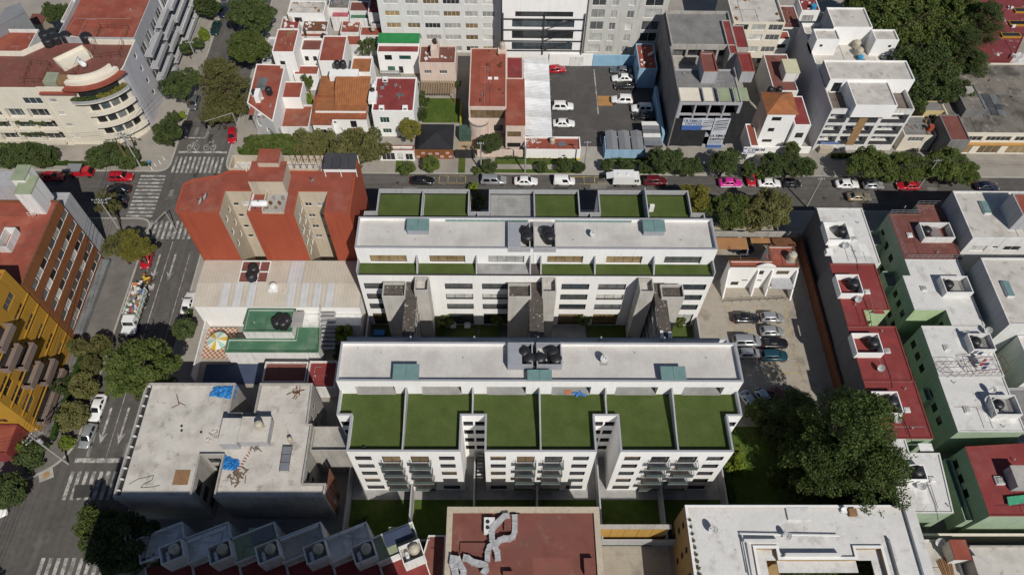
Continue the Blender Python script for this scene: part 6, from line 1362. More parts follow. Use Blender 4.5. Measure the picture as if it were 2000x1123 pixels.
# roofs behind the white houses, top left of the middle
tops = [([(290,100),(400,95),(300,165),(400,170)],4.0,REDC,'low red roof with pots behind the tall white house'),([(420,120),(565,120),(410,185),(560,185)],4.6,RUST,'rusty corrugated shed roof among the red roofs'),([(405,185),(560,185),(405,215),(560,215)],4.2,REDR,'red lean-to roof below the rusty shed'),([(330,5),(545,5),(345,80),(550,80)],6.0,WHITE,'white house with grey base at the top beside the trees'),([(690,10),(800,10),(690,65),(800,68)],5.0,REDD,'maroon patched roof at the top beside the green canopy'),([(800,-40),(925,-40),(805,75),(925,80)],6.6,REDC,'bright red pitched roof at the top beside the white flats'),([(570,60),(685,50),(600,100),(690,105)],3.6,mat('rose_roof',(.36,.10,.12),var=.2),'rose painted roof among the shanty roofs'),([(640,120),(750,120),(640,190),(750,190)],3.4,REDR,'small red roof with a tan patch among the shanty roofs'),([(750,150),(920,160),(750,215),(915,200)],3.8,REDR,'wide red roof with tanks left of the white flats'),([(690,75),(805,75),(690,110),(805,110)],4.2,GREENT,'teal sheet roof among the shanty roofs'),([(655,205),(750,205),(660,262),(755,262)],3.0,REDR,'small red court roof behind the green roofed house'),([(760,210),(850,210),(770,265),(850,265)],2.8,ROOFO,'old tan roof behind the green roofed house'),([(570,-30),(690,-30),(570,50),(690,50)],4.5,ROOFO,'dirty grey roof at the very top among the shanties'),([(810,95),(925,95),(815,145),(925,140)],4.6,ROOFO,'tan roof with blue tank left of the white flats')]
for pts, z, m, l in tops: building('house', l, 'house', prf(pts, z, f2), z, WHITE2 if m is not WHITE else WHITE, m if m is not WHITE else ROOFC, par=.15, op={0:[(1.2,2.8,z-2.2,z-1.0,'d',2)]} if m is WHITE else {})
for k,((a,b),z,bg_) in enumerate((((536,208),4.6,False),((820,160),4.6,True),((898,140),4.8,False),((345,105),4.2,True))): p = at(*f2(a,b),z+.6); tank((p.x,p.y,z-.1),['black tank by the rusty shed','beige tank on the wide red roof left of the white flats','dark tank on the tan roof left of the white flats','pale pot-like tank on the low red roof at the top'][k],None,.8,0,bg_)
# ---- banner building: raw concrete under construction
BX0, BX1, BY0 = 32.55, 44.2, 103.2
h4 = lambda x, y: (1280+x/3.51, y/3.51)
fr_ops = [(.6+i*2.7,3.0+i*2.7,z,z+2.3,'-',0,2.2) for z in (.5,3.3,6.0,8.6) for i in range(4)]
t = building('apartment_building','half finished grey apartment building hung with advertising banners','building', rect(BX0,BX1,BY0,112.5), 11.4, GREYW, CONCD, par=.25, th=.25, op={0:fr_ops}, emats={3:CONCD})
BAN = t
for z in (.3,3.0,5.8,8.4): boxpart(t,'floor_slab',CONC,BX0+.3,BX1-.3,BY0+.4,112,z,z+.2)
for i in range(4): boxpart(t,'curtain_wall',GP if i%2 else GG,BX0+.6+i*2.7,BX0+3.0+i*2.7,BY0+2.25,BY0+2.3,.5,11)
boxpart(t,'side_fin',CONCD,BX0-.25,BX0-.02,BY0-.3,128,0,12.4)
solid(t, rect(BX0,BX1,112.6,117.5), 8.6, CONC, CONC, par=.2, wname='court_wall', rname='court_deck', op={})
solid(t, rect(BX0,BX1+1,117.6,128), 13.0, CONC, CONCD, par=.6, wname='rear_wall', rname='rear_roof', op={0:[(.5+i*3,3.1+i*3,z,z+1.9,'g' if (i+int(z))%2 else 'd',3,.8) for i in range(4) for z in (9.9,)]})
# skylit shafts with red frames
for k,(pts,z) in enumerate((([(313,362),(405,362),(327,492),(425,492)],14.0),([(565,365),(650,365),(592,492),(682,492)],13.6))):
    r = prf(pts,z,h4); solid(t, r, z, GREYW, REDC if k else REDD, par=.25 if k==0 else .1, z0=11, cope=REDR, wname='lift_shaft', rname='shaft_roof', th=.2)
r = prf([(455,140),(520,140),(510,370),(560,370)],13.0,h4); solid(t, rect(r[0][0],r[1][0],r[0][1],r[2][1]),13.0,CONC,REDC,par=.15,z0=6,wname='rear_stair',rname='rear_stair_roof'); r = prf([(525,175),(605,175),(550,330),(640,330)],12.4,h4); solid(t, r,12.4,CONC,REDC,par=.15,z0=6,wname='rear_stair',rname='rear_stair_roof')
for k,(pts,m) in enumerate((([(160,600),(305,600),(168,690),(315,690)],CREAM),([(320,600),(385,600),(330,690),(405,690)],CREAM),([(428,600),(520,600),(445,690),(555,690)],GREENR),([(530,600),(630,600),(565,690),(645,690)],GREENR))):
    r = prf(pts,11.3,h4); boxpart(t,'terrace_deck',m,r[0][0],r[1][0],r[0][1],r[2][1],11.14,11.2)
for x in (at(*h4(318,640),11.3).x, at(*h4(420,640),11.3).x, at(*h4(527,640),11.3).x): boxpart(t,'terrace_divider',GREYW,x-.08,x+.08,BY0+.3,107,11.1,11.9)
# banners
BANW = mat('banner_vinyl',(.50,.52,.56),var=.06,rough=.5); BANB = mat('banner_blue',(.06,.13,.36),var=.08,rough=.5); BANT = mat('banner_text',(.16,.20,.30),var=0); BANK = mat('black_net',(.022,.022,.024),var=.3,scale=1.5,rough=.8,bump=.5,bump_scale=2)
def text(par, s, loc, size, m, rz=0.0, tilt=90, bold=False):
    c = bpy.data.curves.new('txt','FONT'); c.body = s; c.size = size; c.align_x = 'LEFT'; c.extrude = .004
    if bold: c.offset = .012*size
    o = bpy.data.objects.new('txt', c); COL.objects.link(o); bpy.context.view_layer.update()
    me = bpy.data.meshes.new_from_object(o.evaluated_get(bpy.context.evaluated_depsgraph_get())); bpy.data.objects.remove(o); bpy.data.curves.remove(c)
    me.materials.clear(); me.materials.append(m)
    q = bpy.data.objects.new('lettering', me); COL.objects.link(q); q.parent = par; q.location = Vector(loc)-ORG[par.name]; q.rotation_euler = (R(tilt),0,rz); return q
def wallpx(x, y, Y): X, Z = atY(*h4(x,y),Y); return X, Z
yb_ = BY0-.12
def banner(label, x0, x1, z0, z1, m, y, name='banner'):
    t = thing(name, label, 'banner', ((x0+x1)/2, y, z0)); n = 8; q = MB(); vs = []
    for i in range(n+1):
        for j in range(n+1): vs.append((x0+(x1-x0)*i/n, y+.05*math.sin(i*1.3+j*.9)-.03*math.sin(j*2.1), z0+(z1-z0)*j/n))
    q.add(vs,[[i*(n+1)+j,(i+1)*(n+1)+j,(i+1)*(n+1)+j+1,i*(n+1)+j+1] for i in range(n) for j in range(n)]); q.obj('sheet', m, t, True); return t
xa,za = wallpx(130,815,yb_); xb,zb = wallpx(345,1010,yb_)
banner('black netting sheet over the lower left of the banner building', xa+.3, wallpx(350,900,yb_)[0], zb+.2, wallpx(200,815,yb_)[1], BANK, yb_+.05, 'netting'); banner('loose black netting sheet hanging at the right of the banner building', wallpx(480,900,yb_)[0], BX1+.9, zb+1.0, 9.0, BANK, yb_+.02, 'netting')
xa,za = wallpx(195,812,yb_-.1); xb,zb = wallpx(380,893,yb_-.1)
t = banner('wide white and blue banner reading ULTIMOS DEPTOS, upper left', xa, xb, zb, za, BANW, yb_-.1); boxpart(t,'blue_band',BANB,xa+.05,xb-1.9,yb_-.215,yb_-.205,zb+.1,zb+(za-zb)*.42)
text(t,'ÚLTIMOS',(xa+.15,yb_-.19,za-.85),.85,BANT,0,90,True); text(t,'DEPTOS',(xa+.55,yb_-.19,za-1.6),.85,BANT,0,90,True)
PH = [mat('print_grey',(.22,.24,.27),var=.2,scale=2),mat('print_dark',(.06,.065,.075),var=.2,scale=2)]
for i in range(4): q = MB(); q.add([(xb-1.8,yb_-.2,za-.5-i*.5),(xb-.15,yb_-.2,za-.2-i*.5),(xb-.15,yb_-.2,za-.42-i*.5),(xb-1.8,yb_-.2,za-.72-i*.5)],[[3,2,1,0]]); q.obj('printed_building', PH[i%2], t)
xa,za = wallpx(405,812,yb_-.1); xb,zb = wallpx(455,1025,yb_-.1); xb = wallpx(520,812,yb_-.1)[0]
xa = wallpx(400,850,yb_-.1)[0]; t = banner('tall white and blue banner reading ULTIMOS DEPTOS, centre right', xa, xb, zb, za, BANW, yb_-.1)
boxpart(t,'blue_band',BANB,xa+.03,xb-.03,yb_-.215,yb_-.205,zb+.1,zb+(za-zb)*.16); hh = za-zb
text(t,'ÚLTIMOS',(xa+.1,yb_-.19,zb+hh*.42),.8,mat('banner_black',(.02,.02,.025),var=0),0,90,True); text(t,'DEPTOS',(xa+.25,yb_-.19,zb+hh*.31),.8,MATS['banner_black'],0,90,True)
for i in range(3): boxpart(t,'text_line',BANT,xa+.3,xb-.3,yb_-.2,yb_-.19,zb+hh*(.27-.035*i),zb+hh*(.285-.035*i))
for i in range(6): q = MB(); q.add([(xa+.3,yb_-.2,zb+hh*(.62+.055*i)),(xb-.3,yb_-.2,zb+hh*(.66+.055*i)),(xb-.3,yb_-.2,zb+hh*(.69+.055*i)),(xa+.3,yb_-.2,zb+hh*(.65+.055*i))],[[0,1,2,3]]); q.obj('printed_building', PH[i%2], t)
# ---- white tower house with tile roof
r = prf([(735,640),(940,645),(775,782),(955,778)],9.3,h4); rx0,rx1,ry0,ry1 = r[0][0],r[1][0],r[0][1],r[2][1]
t = building('tower_house','narrow white tower house with a hipped terracotta roof','house', rect(rx0,rx1,ry0,ry1), 9.2, WHITE, TERRA, par=0, op={0:[(1.1,2.9,7.4,8.4,'d',3),(1.2,2.4,4.6,5.6,'d',2),(.9,2.8,1.8,2.6,'d',3)]}, emats={3:PINK}, fr=DARKM)
cx,cy = (rx0+rx1)/2,(ry0+ry1)/2+.4; e = .35; q = MB(); c4 = [(rx0-e,ry0-e),(rx1+e,ry0-e),(rx1+e,ry1+e),(rx0-e,ry1+e)]
q.add([(*p,9.36) for p in c4]+[(cx,cy,11.0)],[[0,1,4],[1,2,4],[2,3,4],[3,0,4]]); q.obj('hipped_roof', TERRA, t)
r = prf([(935,660),(1020,660),(920,860),(1055,858)],7.0,h4); solid(t, r, 7.0, WHITE, REDC, par=.1, wname='wing_wall', rname='wing_roof', op={0:[(.9,2.4,3.6,5.0,'d',3)]})
r = prf([(750,375),(925,368),(800,610),(960,640)],6.4,h4); solid(t, rect(r[0][0],r[1][0],r[0][1],r[2][1]), 6.4, WHITE2, REDD, par=.2, wname='rear_wall', rname='rear_roof')
for k,x in enumerate((790,850)): p = at(*h4(x,615),7.2); tank((p.x,p.y,6.2),['left','right'][k]+' black water tank behind the hipped tower roof','tanks behind the tower house',1.1)
r = prf([(870,415),(960,408),(900,520),(985,485)],8.4,h4); solid(t, r, 8.4, WHITE2, mat('cream_sheet',(.52,.50,.34),var=.1), par=0, z0=6.2, wname='roof_room', rname='roof_room_top')
r = prf([(640,850),(680,850),(630,1000),(705,1005)],4.0,h4); t = building('clinic','small red roofed clinic with a white sign between the banner building and the tower house','shop', rect(r[0][0],r[1][0],r[0][1],r[2][1]), 4.0, WHITE, REDR, par=.15)
X0_,Z0_ = wallpx(590,1055,r[0][1]-.2); X1_,Z1_ = wallpx(705,1010,r[0][1]-.2)
s = thing('shop_sign','white sign reading CEMIM above the clinic entrance','sign',((X0_+X1_)/2,r[0][1]-.2,Z0_)); boxpart(s,'board',mat('sign_white',(.7,.7,.7),var=.03),X0_,X1_,r[0][1]-.25,r[0][1]-.15,Z0_,Z1_)
text(s,'CEMIM',(X0_+.95,r[0][1]-.26,Z0_+(Z1_-Z0_)*.42),(Z1_-Z0_)*.6,mat('sign_navy',(.02,.03,.12),var=0),0,90,True)
q = MB(); rr = (Z1_-Z0_)*.36; cz = (Z0_+Z1_)/2
for i in range(10): a,b = R(60+i*24),R(60+(i+1)*24); q.quad((X0_+.5+rr*math.cos(a),r[0][1]-.26,cz+rr*math.sin(a)),(X0_+.5+rr*.6*math.cos(a),r[0][1]-.26,cz+rr*.6*math.sin(a)),(X0_+.5+rr*.6*math.cos(b),r[0][1]-.26,cz+rr*.6*math.sin(b)),(X0_+.5+rr*math.cos(b),r[0][1]-.26,cz+rr*math.sin(b)))
q.obj('emblem', MATS['sign_navy'], s)
for i in range(2): boxpart(s,'text_line',MATS['sign_navy'],X0_+1.0,X1_-.2,r[0][1]-.265,r[0][1]-.255,Z0_+(Z1_-Z0_)*(.12+.13*i),Z0_+(Z1_-Z0_)*(.18+.13*i))
q = MB(); q.box(49.5,60,101.6,101.9,.1,1.7); q.obj('garden_wall', WHITE, None, base=True, label='white front wall of the tower house behind the hedge trees', cat='wall')
# houses behind the tower house
t = building('apartment_building','cream flats with wide windows behind the red stair roofs','building', rect(46.5,57,126.5,140), 11.5, CREAM, ROOFC, par=.6, op={0:[(.4+i*3.5,3.2+i*3.5,z,z+1.4,'dpg'[i],3) for i in range(3) for z in (1.2,4.2,7.2,9.6)]}, fr=WHITEM)
building('house','red roofed house with two rooflights right of the cream flats','house', prf([(830,40),(960,40),(850,200),(990,185)],6.0,h4), 6.0, WHITE2, REDD, par=.2)
t = building('house','white house with red roof strip and blue water drum at the top','house', prf([(980,-20),(1100,-30),(1000,80),(1120,70)],7.0,h4), 7.0, WHITE, REDC, par=.2, op={0:[(.6,3.0,4.4,5.8,'p',3)]})
p = at(*h4(1088,45),7.6); q = MB(); q.lathe([(.5,0),(.6,.9),(.58,1.0)],(p.x,p.y,6.85),14); q.obj('water_drum', mat('blue_plastic',(.04,.28,.50),var=.1,rough=.4), None, base=True, label='bright blue water drum on the red roof strip at the top', cat='drum')
building('house','small white house with red roof behind the clinic','house', prf([(800,215),(910,215),(805,270),(925,275)],7.2,h4), 7.2, WHITE, REDR, par=.1, op={0:[(1,3,5,6,'d',2)]})
building('house','low white walled court house beside the red stair roofs','house', prf([(680,225),(780,225),(660,280),(770,285)],4.5,h4), 4.5, WHITE2, REDD, par=.5)
# ---- modern grey flats with the wooden panel
m6 = lambda x, y: (1570+x/3.402, y/3.402)
X0,X1,Y0 = 60.9,76.3,102.6; zf = 10.7
fo = [(.3,3.6,z,z+2.2,'-',0,1.5) for z in (1.6,4.4,7.3)]+[(4.2,9.6,z,z+2.2,'-',0,1.5) for z in (1.6,4.4,7.3)]+[(10.3,15.0,z,z+2.2,'-',0,1.5) for z in (1.6,4.4,7.3)]
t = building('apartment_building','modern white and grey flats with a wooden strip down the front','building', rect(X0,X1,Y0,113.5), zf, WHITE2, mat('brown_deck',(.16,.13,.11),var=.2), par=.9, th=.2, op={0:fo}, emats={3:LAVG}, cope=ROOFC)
for z in (1.6,4.4,7.3):
    for k,(a,b) in enumerate(((.5,1.7),(2.1,3.2),(4.5,5.8),(7.6,9.2),(10.8,12.2),(12.9,14.4))):
        window(t,(X0,Y0),Vector((1,0)),0.0,a,z+.1,b-a,1.9,1.48,[GG,GP,GB,GP,GD,GG][k],2,WHITEM)
    for a,b in ((.3,3.6),(4.2,9.6),(10.3,15.0)): boxpart(t,'balcony_glass',mat('smoked_glass',(.06,.06,.065),var=.1,rough=.1),X0+a,X0+b,Y0+.05,Y0+.09,z,z+.95); boxpart(t,'recess_back',GREYW,X0+a,X0+b,Y0+1.5,Y0+1.6,z,z+2.2)
WD = mat('warm_wood',(.30,.18,.085),var=.15,streak=.2)
for k in range(13): boxpart(t,'wooden_slat',WD,X0+6.0,X0+7.6,Y0-.06,Y0-.01,1.5+k*.66,1.5+k*.66+.6)
boxpart(t,'white_frame',WHITE,X0+10.2,X0+13.8,Y0-.1,Y0-.02,9.5,9.8); boxpart(t,'entrance_portal',BEIGE,X0+1.0,X0+3.6,Y0-1.0,Y0-.1,.1,1.4)
s = banner('blue banner with white lettering along the lowest balcony of the modern flats', X0+.9, X0+4.6, 1.7, 2.35, BANB, Y0-.12); text(s,'DEPARTAMENTOS EN VENTA',(X0+1.0,Y0-.2,2.05),.27,BANW,0,90,True); text(s,'INFORMES 55',(X0+1.0,Y0-.2,1.75),.24,BANW,0,90,True)
r = prf([(320,545),(590,540),(318,705),(590,700)],12.6,m6); solid(t, rect(r[0][0],r[1][0],r[0][1],r[2][1]), 12.6, WHITE, ROOFC, par=.25, z0=9.7, wname='penthouse', rname='penthouse_roof', th=.15)
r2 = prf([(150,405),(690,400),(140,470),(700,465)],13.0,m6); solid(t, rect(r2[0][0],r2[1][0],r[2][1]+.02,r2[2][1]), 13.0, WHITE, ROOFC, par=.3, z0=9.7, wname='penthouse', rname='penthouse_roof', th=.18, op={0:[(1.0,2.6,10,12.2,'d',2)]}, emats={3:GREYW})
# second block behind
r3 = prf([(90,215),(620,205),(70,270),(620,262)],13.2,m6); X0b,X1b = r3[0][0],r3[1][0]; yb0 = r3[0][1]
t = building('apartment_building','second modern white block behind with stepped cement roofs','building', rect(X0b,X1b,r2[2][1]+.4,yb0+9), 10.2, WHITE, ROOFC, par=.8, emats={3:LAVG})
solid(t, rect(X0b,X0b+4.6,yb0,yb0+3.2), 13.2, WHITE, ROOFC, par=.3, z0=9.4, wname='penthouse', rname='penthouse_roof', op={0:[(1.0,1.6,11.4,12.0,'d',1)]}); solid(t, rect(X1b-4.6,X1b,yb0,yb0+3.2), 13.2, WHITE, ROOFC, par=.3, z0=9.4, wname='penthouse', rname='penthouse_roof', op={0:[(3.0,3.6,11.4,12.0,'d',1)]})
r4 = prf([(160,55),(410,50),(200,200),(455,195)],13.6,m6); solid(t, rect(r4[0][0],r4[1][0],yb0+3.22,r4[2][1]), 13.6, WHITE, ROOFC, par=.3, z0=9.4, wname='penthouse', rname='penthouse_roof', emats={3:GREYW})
for k,(a,b,be) in enumerate(((362,275,True),(378,325,True))): p = at(*m6(a,b),11); tank((p.x,p.y,9.45),['rear','front'][k]+' beige water tank between the two modern blocks','tanks between the modern blocks',1.3,0,be)
p = at(*m6(383,372),10.5); q = MB(); q.lathe([(.5,0),(.55,.9),(.3,1.0)],(p.x,p.y,9.45),14); q.obj('water_drum', MATS['blue_plastic'], None, base=True, label='blue drum between the two modern blocks', cat='drum')
for k,(a,b) in enumerate(((165,560),(615,555))): 
    p = at(*m6(a,b),10.4); c = thing('chair',['white chair on the left roof terrace of the modern flats','white chair on the right roof terrace of the modern flats'][k],'chair',(p.x,p.y,9.85)); boxpart(c,'seat',WHITEM,p.x-.3,p.x+.3,p.y-.3,p.y+.3,10.2,10.26); boxpart(c,'backrest',WHITEM,p.x-.3,p.x+.3,p.y+.28,p.y+.34,10.26,10.8)
    for sx_ in (-.26,.26):
        for sy_ in (-.26,.26): boxpart(c,'leg',WHITEM,p.x+sx_-.03,p.x+sx_+.03,p.y+sy_-.03,p.y+sy_+.03,9.85,10.2)
# ---- old roofs at the right
t = building('house','old house with dark flat roof and yellow wall right of the modern flats','house', prf([(640,770),(860,775),(650,905),(850,900)],4.2,m6), 4.2, CREAM, CONCD, par=.15, op={0:[(1,4,2.6,3.8,'g',4)]}, fr=WHITEM)
r = prf([(915,760),(1030,765),(960,930),(1110,935)],6.6,m6); solid(t, rect(r[0][0],r[1][0],r[0][1],r[2][1]), 6.6, CONCD, REDD, par=.2, wname='tall_wall', rname='tall_roof')
p = at(*m6(843,850),4.8); boxpart(t,'chimney',ORNG,p.x-.4,p.x+.4,p.y-.4,p.y+.4,4.1,5.4)
t = building('house','yellow walled house under the big tree','house', prf([(800,675),(940,670),(790,740),(905,740)],5.5,m6), 5.5, mat('yellow_wall',(.52,.42,.20),var=.1), CONCD, par=.1, op={0:[(1.2,2.6,3.4,4.6,'d',2)]}, fr=WHITEM)
t = building('warehouse','old stained flat roofed warehouse at the right edge of the side street','building', rect(86.3,112,101.8,122), 5.6, CREAM, ROOFO, par=.25, th=.25, op={0:[(1+i*5.6,5.8+i*5.6,3.6,4.8,'d',5) for i in range(4)]+[(1+i*5.6,5.2+i*5.6,.2,2.4,'t',3) for i in range(4)]}, fr=WHITEM)
boxpart(t,'awning',mat('orange_awning',(.45,.25,.08),var=.15),86.5,111,101.2,101.78,2.9,3.2)
r = prf([(1150,620),(1290,615),(1190,760),(1340,755)],6.0,m6); n=5
for i in range(3):
    for j in range(4): x0 = r[0][0]+(r[1][0]-r[0][0])*i/3; y0 = r[0][1]+(r[2][1]-r[0][1])*j/4; boxpart(t,'rooflight_pane',GG,x0+.06,x0+(r[1][0]-r[0][0])/3-.06,y0+.06,y0+(r[2][1]-r[0][1])/4-.06,5.5,5.72)
r = prf([(1020,560),(1150,560),(1060,740),(1190,720)],7.4,m6); solid(t, rect(r[0][0],r[1][0],r[0][1],r[2][1]), 7.4, CONCD, ROOFO, par=.15, wname='roof_house', rname='roof_house_top'); p = at(*m6(1095,600),8); boxpart(t,'chimney',CONC,p.x-.7,p.x+.7,p.y-.6,p.y+.6,7.2,8.4)
t = building('school','long crimson roofed building with yellow framed windows in the upper right corner','building', [at(1870,115,7).xy[:],at(1985,105,7).xy[:],at(2040,-20,7).xy[:],at(1890,-30,7).xy[:]], 7.0, mat('dull_crimson_wall',(.16,.035,.035),var=.1), mat('worn_crimson',(.17,.036,.040),var=.2,stain=(.42,.33,.33),stain_amt=.7,stain_scale=.8,stain_edge=(.6,.66)), par=.1)
for k,(a,b) in enumerate(((1975,68),(1990,45),(2000,20))):
    p = at(a,b,7.3); boxpart(t,'roof_window',OCHRE,p.x-2.0,p.x+2.0,p.y-.7,p.y+.7,6.8,7.3); boxpart(t,'roof_window_glass',GD,p.x-1.8,p.x+1.8,p.y-.5,p.y+.5,7.3,7.36)
q = MB(); p = at(1985,118,4); random.seed(4); n = 10; vs = []
for j in range(n+1):
    for i in range(n+1): vs.append((p.x-3.5+7*i/n, p.y-3+6*j/n, 3.2+1.2*math.exp(-((i-5)**2+(j-5)**2)/12)+random.uniform(0,.35)))
q.add(vs,[[j*(n+1)+i,j*(n+1)+i+1,(j+1)*(n+1)+i+1,(j+1)*(n+1)+i] for j in range(n) for i in range(n)]); q.obj('tarpaulin', mat('white_tarp',(.5,.5,.5),var=.1), None, base=True, label='white tarpaulin heap at the right edge beside the crimson roof', cat='tarpaulin')
building('house','dark roofed yard sheds between the old warehouse and the white tarpaulin','house', prf([(1200,380),(1420,380),(1230,480),(1463,480)],3.0,m6), 3.0, CONCD, CONCD, par=.2)
building('house','small cement block house behind the old warehouse','house', rect(87,97,122.4,129), 4.4, CONC, ROOFO, par=.2)
# ---- verge along the side street
for x0,x1 in ((-1.5,14.6),(20.5,30.5)):
    q = MB(); q.prism(rect(x0,x1,96.0,96.9),.12,.16); q.obj('grass_strip', LAWN, kind='structure'); q = MB(); q.prism(rect(x0,x1,98.2,99.3),.12,.16); q.obj('grass_strip', LAWN, kind='structure')
for x0 in (-20.5,-14.5,-8.5): q = MB(); q.prism(rect(x0,x0+1.3,95.9,100),.12,.16); q.obj('grass_strip', LAWN, kind='structure')
# ================================================================== trees, shrubs, hedges
LEAFM = {'dark': leafmat('leaf_dark',(.042,.066,.020),(.092,.120,.038)), 'mid': leafmat('leaf_mid',(.058,.090,.020),(.130,.160,.040)),
         'olive': leafmat('leaf_olive',(.080,.086,.028),(.165,.155,.055)), 'lime': leafmat('leaf_lime',(.11,.16,.018),(.20,.25,.035)), 'yellow': leafmat('leaf_yellow',(.12,.120,.020),(.23,.21,.045)),
         'conifer': leafmat('leaf_conifer',(.038,.066,.017),(.095,.126,.034))}
def leafcloud(name, centers, radii, counts, ls, seed, mt, aspect=None, flat_=0.0):
    """mesh of leaf-sized quads gathered in clumps; tint varies from clump to clump"""
    rng = np.random.default_rng(seed); V = []; T = []
    for k, (c, r, n) in enumerate(zip(centers, radii, counts)):
        d = rng.normal(size=(n,3)); d /= np.linalg.norm(d,axis=1,keepdims=True)
        rad = np.cbrt(rng.uniform(.25,1,size=(n,1))); p = d*rad*np.asarray(r)
        nrm = d*.45+rng.normal(size=(n,3))*.8+np.array([0,0,.55]); nrm /= np.linalg.norm(nrm,axis=1,keepdims=True)
        a = np.cross(nrm, rng.normal(size=(n,3))); a /= np.linalg.norm(a,axis=1,keepdims=True); b = np.cross(nrm,a)
        s = ls*rng.uniform(.6,1.35,size=(n,1)); p = p+np.asarray(c)
        q = np.stack([p-a*s*.7, p-b*s*.36, p+a*s*.7, p+b*s*.36],1); V.append(q.reshape(-1,3))
        T.append(np.clip(rng.uniform(0,1)*.65+rng.uniform(0,.35,size=n),0,1))
    V = np.concatenate(V); T = np.concatenate(T); n = len(T)
    me = bpy.data.meshes.new(name); me.vertices.add(4*n); me.vertices.foreach_set('co', V.astype(np.float32).ravel())
    me.loops.add(4*n); me.loops.foreach_set('vertex_index', np.arange(4*n,dtype=np.int32)); me.polygons.add(n); me.polygons.foreach_set('loop_start', np.arange(0,4*n,4,dtype=np.int32))
    me.update(calc_edges=True); at_ = me.attributes.new('tint','FLOAT','FACE'); at_.data.foreach_set('value', T.astype(np.float32)); me.materials.append(mt)
    return me
CROWN = {}
def crown(shape, tone, var):
    key = (shape, tone, var)
    if key in CROWN: return CROWN[key]
    rng = np.random.default_rng(hash((shape, var)) % 1000 if False else {'broad':11,'ball':23,'conifer':37,'loose':51,'small':67}[shape]+var*7)
    C = []; Rr = []; N_ = []
    if shape == 'broad':
        lob = rng.uniform(-.22,.22,8)
        for k in range(120):
            th = rng.uniform(0,2*np.pi); ph = np.arccos(rng.uniform(-.45,1)); rr = (.82+lob[int(th/6.2832*8)%8])*rng.uniform(.55,1)
            C.append((rr*np.sin(ph)*np.cos(th), rr*np.sin(ph)*np.sin(th), .75*rr*np.cos(ph))); r = rng.uniform(.08,.22); Rr.append((r,r,r*.75)); N_.append(int(230*(r/.18)**2))
        ls = .052
    elif shape == 'loose':
        for k in range(60):
            th = rng.uniform(0,2*np.pi); ph = np.arccos(rng.uniform(-.4,1)); rr = rng.uniform(.35,1.0)
            C.append((rr*np.sin(ph)*np.cos(th), rr*np.sin(ph)*np.sin(th), .9*rr*np.cos(ph))); r = rng.uniform(.12,.22); Rr.append((r,r,r)); N_.append(int(95*(r/.17)**2))
        ls = .075
    elif shape == 'ball':
        for k in range(70):
            th = rng.uniform(0,2*np.pi); ph = np.arccos(rng.uniform(-.85,1)); rr = rng.uniform(.72,.86)
            C.append((rr*np.sin(ph)*np.cos(th), rr*np.sin(ph)*np.sin(th), rr*np.cos(ph))); r = rng.uniform(.18,.26); Rr.append((r,r,r)); N_.append(75)
        C.append((0,0,0)); Rr.append((.75,.75,.75)); N_.append(700); ls = .11
    elif shape == 'small':
        for k in range(34):
            th = rng.uniform(0,2*np.pi); ph = np.arccos(rng.uniform(-.6,1)); rr = rng.uniform(.4,.95)
            C.append((rr*np.sin(ph)*np.cos(th), rr*np.sin(ph)*np.sin(th), rr*np.cos(ph))); r = rng.uniform(.18,.32); Rr.append((r,r,r)); N_.append(70)
        ls = .14
    else:                                    # conifer: tiers of long sprays reaching out and drooping
        for k in range(230):
            z = rng.uniform(-.9,1.0); rm = .25+.75*(1-max(0,z))**.8*(1 if z > -.5 else .8); th = rng.uniform(0,2*np.pi); rr = rm*rng.uniform(.35,1)
            C.append((rr*np.cos(th), rr*np.sin(th), z-.1*rr)); r = rng.uniform(.06,.17); e = rng.uniform(.8,1.5); Rr.append((r*(1+.6*abs(np.cos(th))),r*(1+.6*abs(np.sin(th))),r*.5)); N_.append(int(170*(r/.14)**2))
        ls = .036
    CROWN[key] = leafcloud('crown', C, Rr, N_, ls, 100+var, LEAFM[tone]); return CROWN[key]
BARK = mat('bark', (.085,.06,.042), var=.25, scale=4, rough=.95, bump=.5, bump_scale=9)
def trunkmesh(var):
    if ('t',var) in CROWN: return CROWN[('t',var)]
    random.seed(var); q = MB(); top = Vector((.03,.02,.62)); q.tube((0,0,0),(.01,.01,.3),.06,8,.048); q.tube((.01,.01,.3),top,.048,8,.034)
    for k in range(6):
        a = k*1.05+random.random()*.4; s = Vector((.01,.01,.3+.05*k)); e = s+Vector((math.cos(a)*.28,math.sin(a)*.28,.32)); q.tube(s,e,.028,6,.015); e2 = e+Vector((math.cos(a+.5)*.13,math.sin(a+.5)*.13,.16)); q.tube(e,e2,.015,5,.006)
    CROWN[('t',var)] = q.mesh('trunk', BARK, None, True); return CROWN[('t',var)]
NT = [0]
def tree(px_, py_, hc, r, label, shape='broad', tone='dark', rz=None, cat='tree', group=None, name='tree', z0=.12, ry=None):
    """crown centre seen at (px_,py_) at height hc; r crown radius in metres, rz its half height"""
    r *= {'broad':1.2,'loose':1.15,'ball':1.05}.get(shape,1.0); rz = rz and rz*1.1
    NT[0] += 1; v = NT[0] % 3; p = at(px_, py_, hc); rz = rz or r*.8
    t = thing(name, label, cat, (p.x,p.y,z0), 0, group)
    tr = bpy.data.objects.new('trunk', trunkmesh(v)); COL.objects.link(tr); tr.parent = t; H_ = hc-z0+rz*.35; tr.scale = (min(H_,r*1.5),min(H_,r*1.5),H_/.8)
    c = bpy.data.objects.new('crown', crown(shape,tone,v)); COL.objects.link(c); c.parent = t; c.location = (0,0,hc-z0); c.scale = (r,ry or r,rz); c.rotation_euler = (0,0,(NT[0]*1.7)%6.28 if not ry else 0)
    return t
G1 = 'street trees along the avenue'
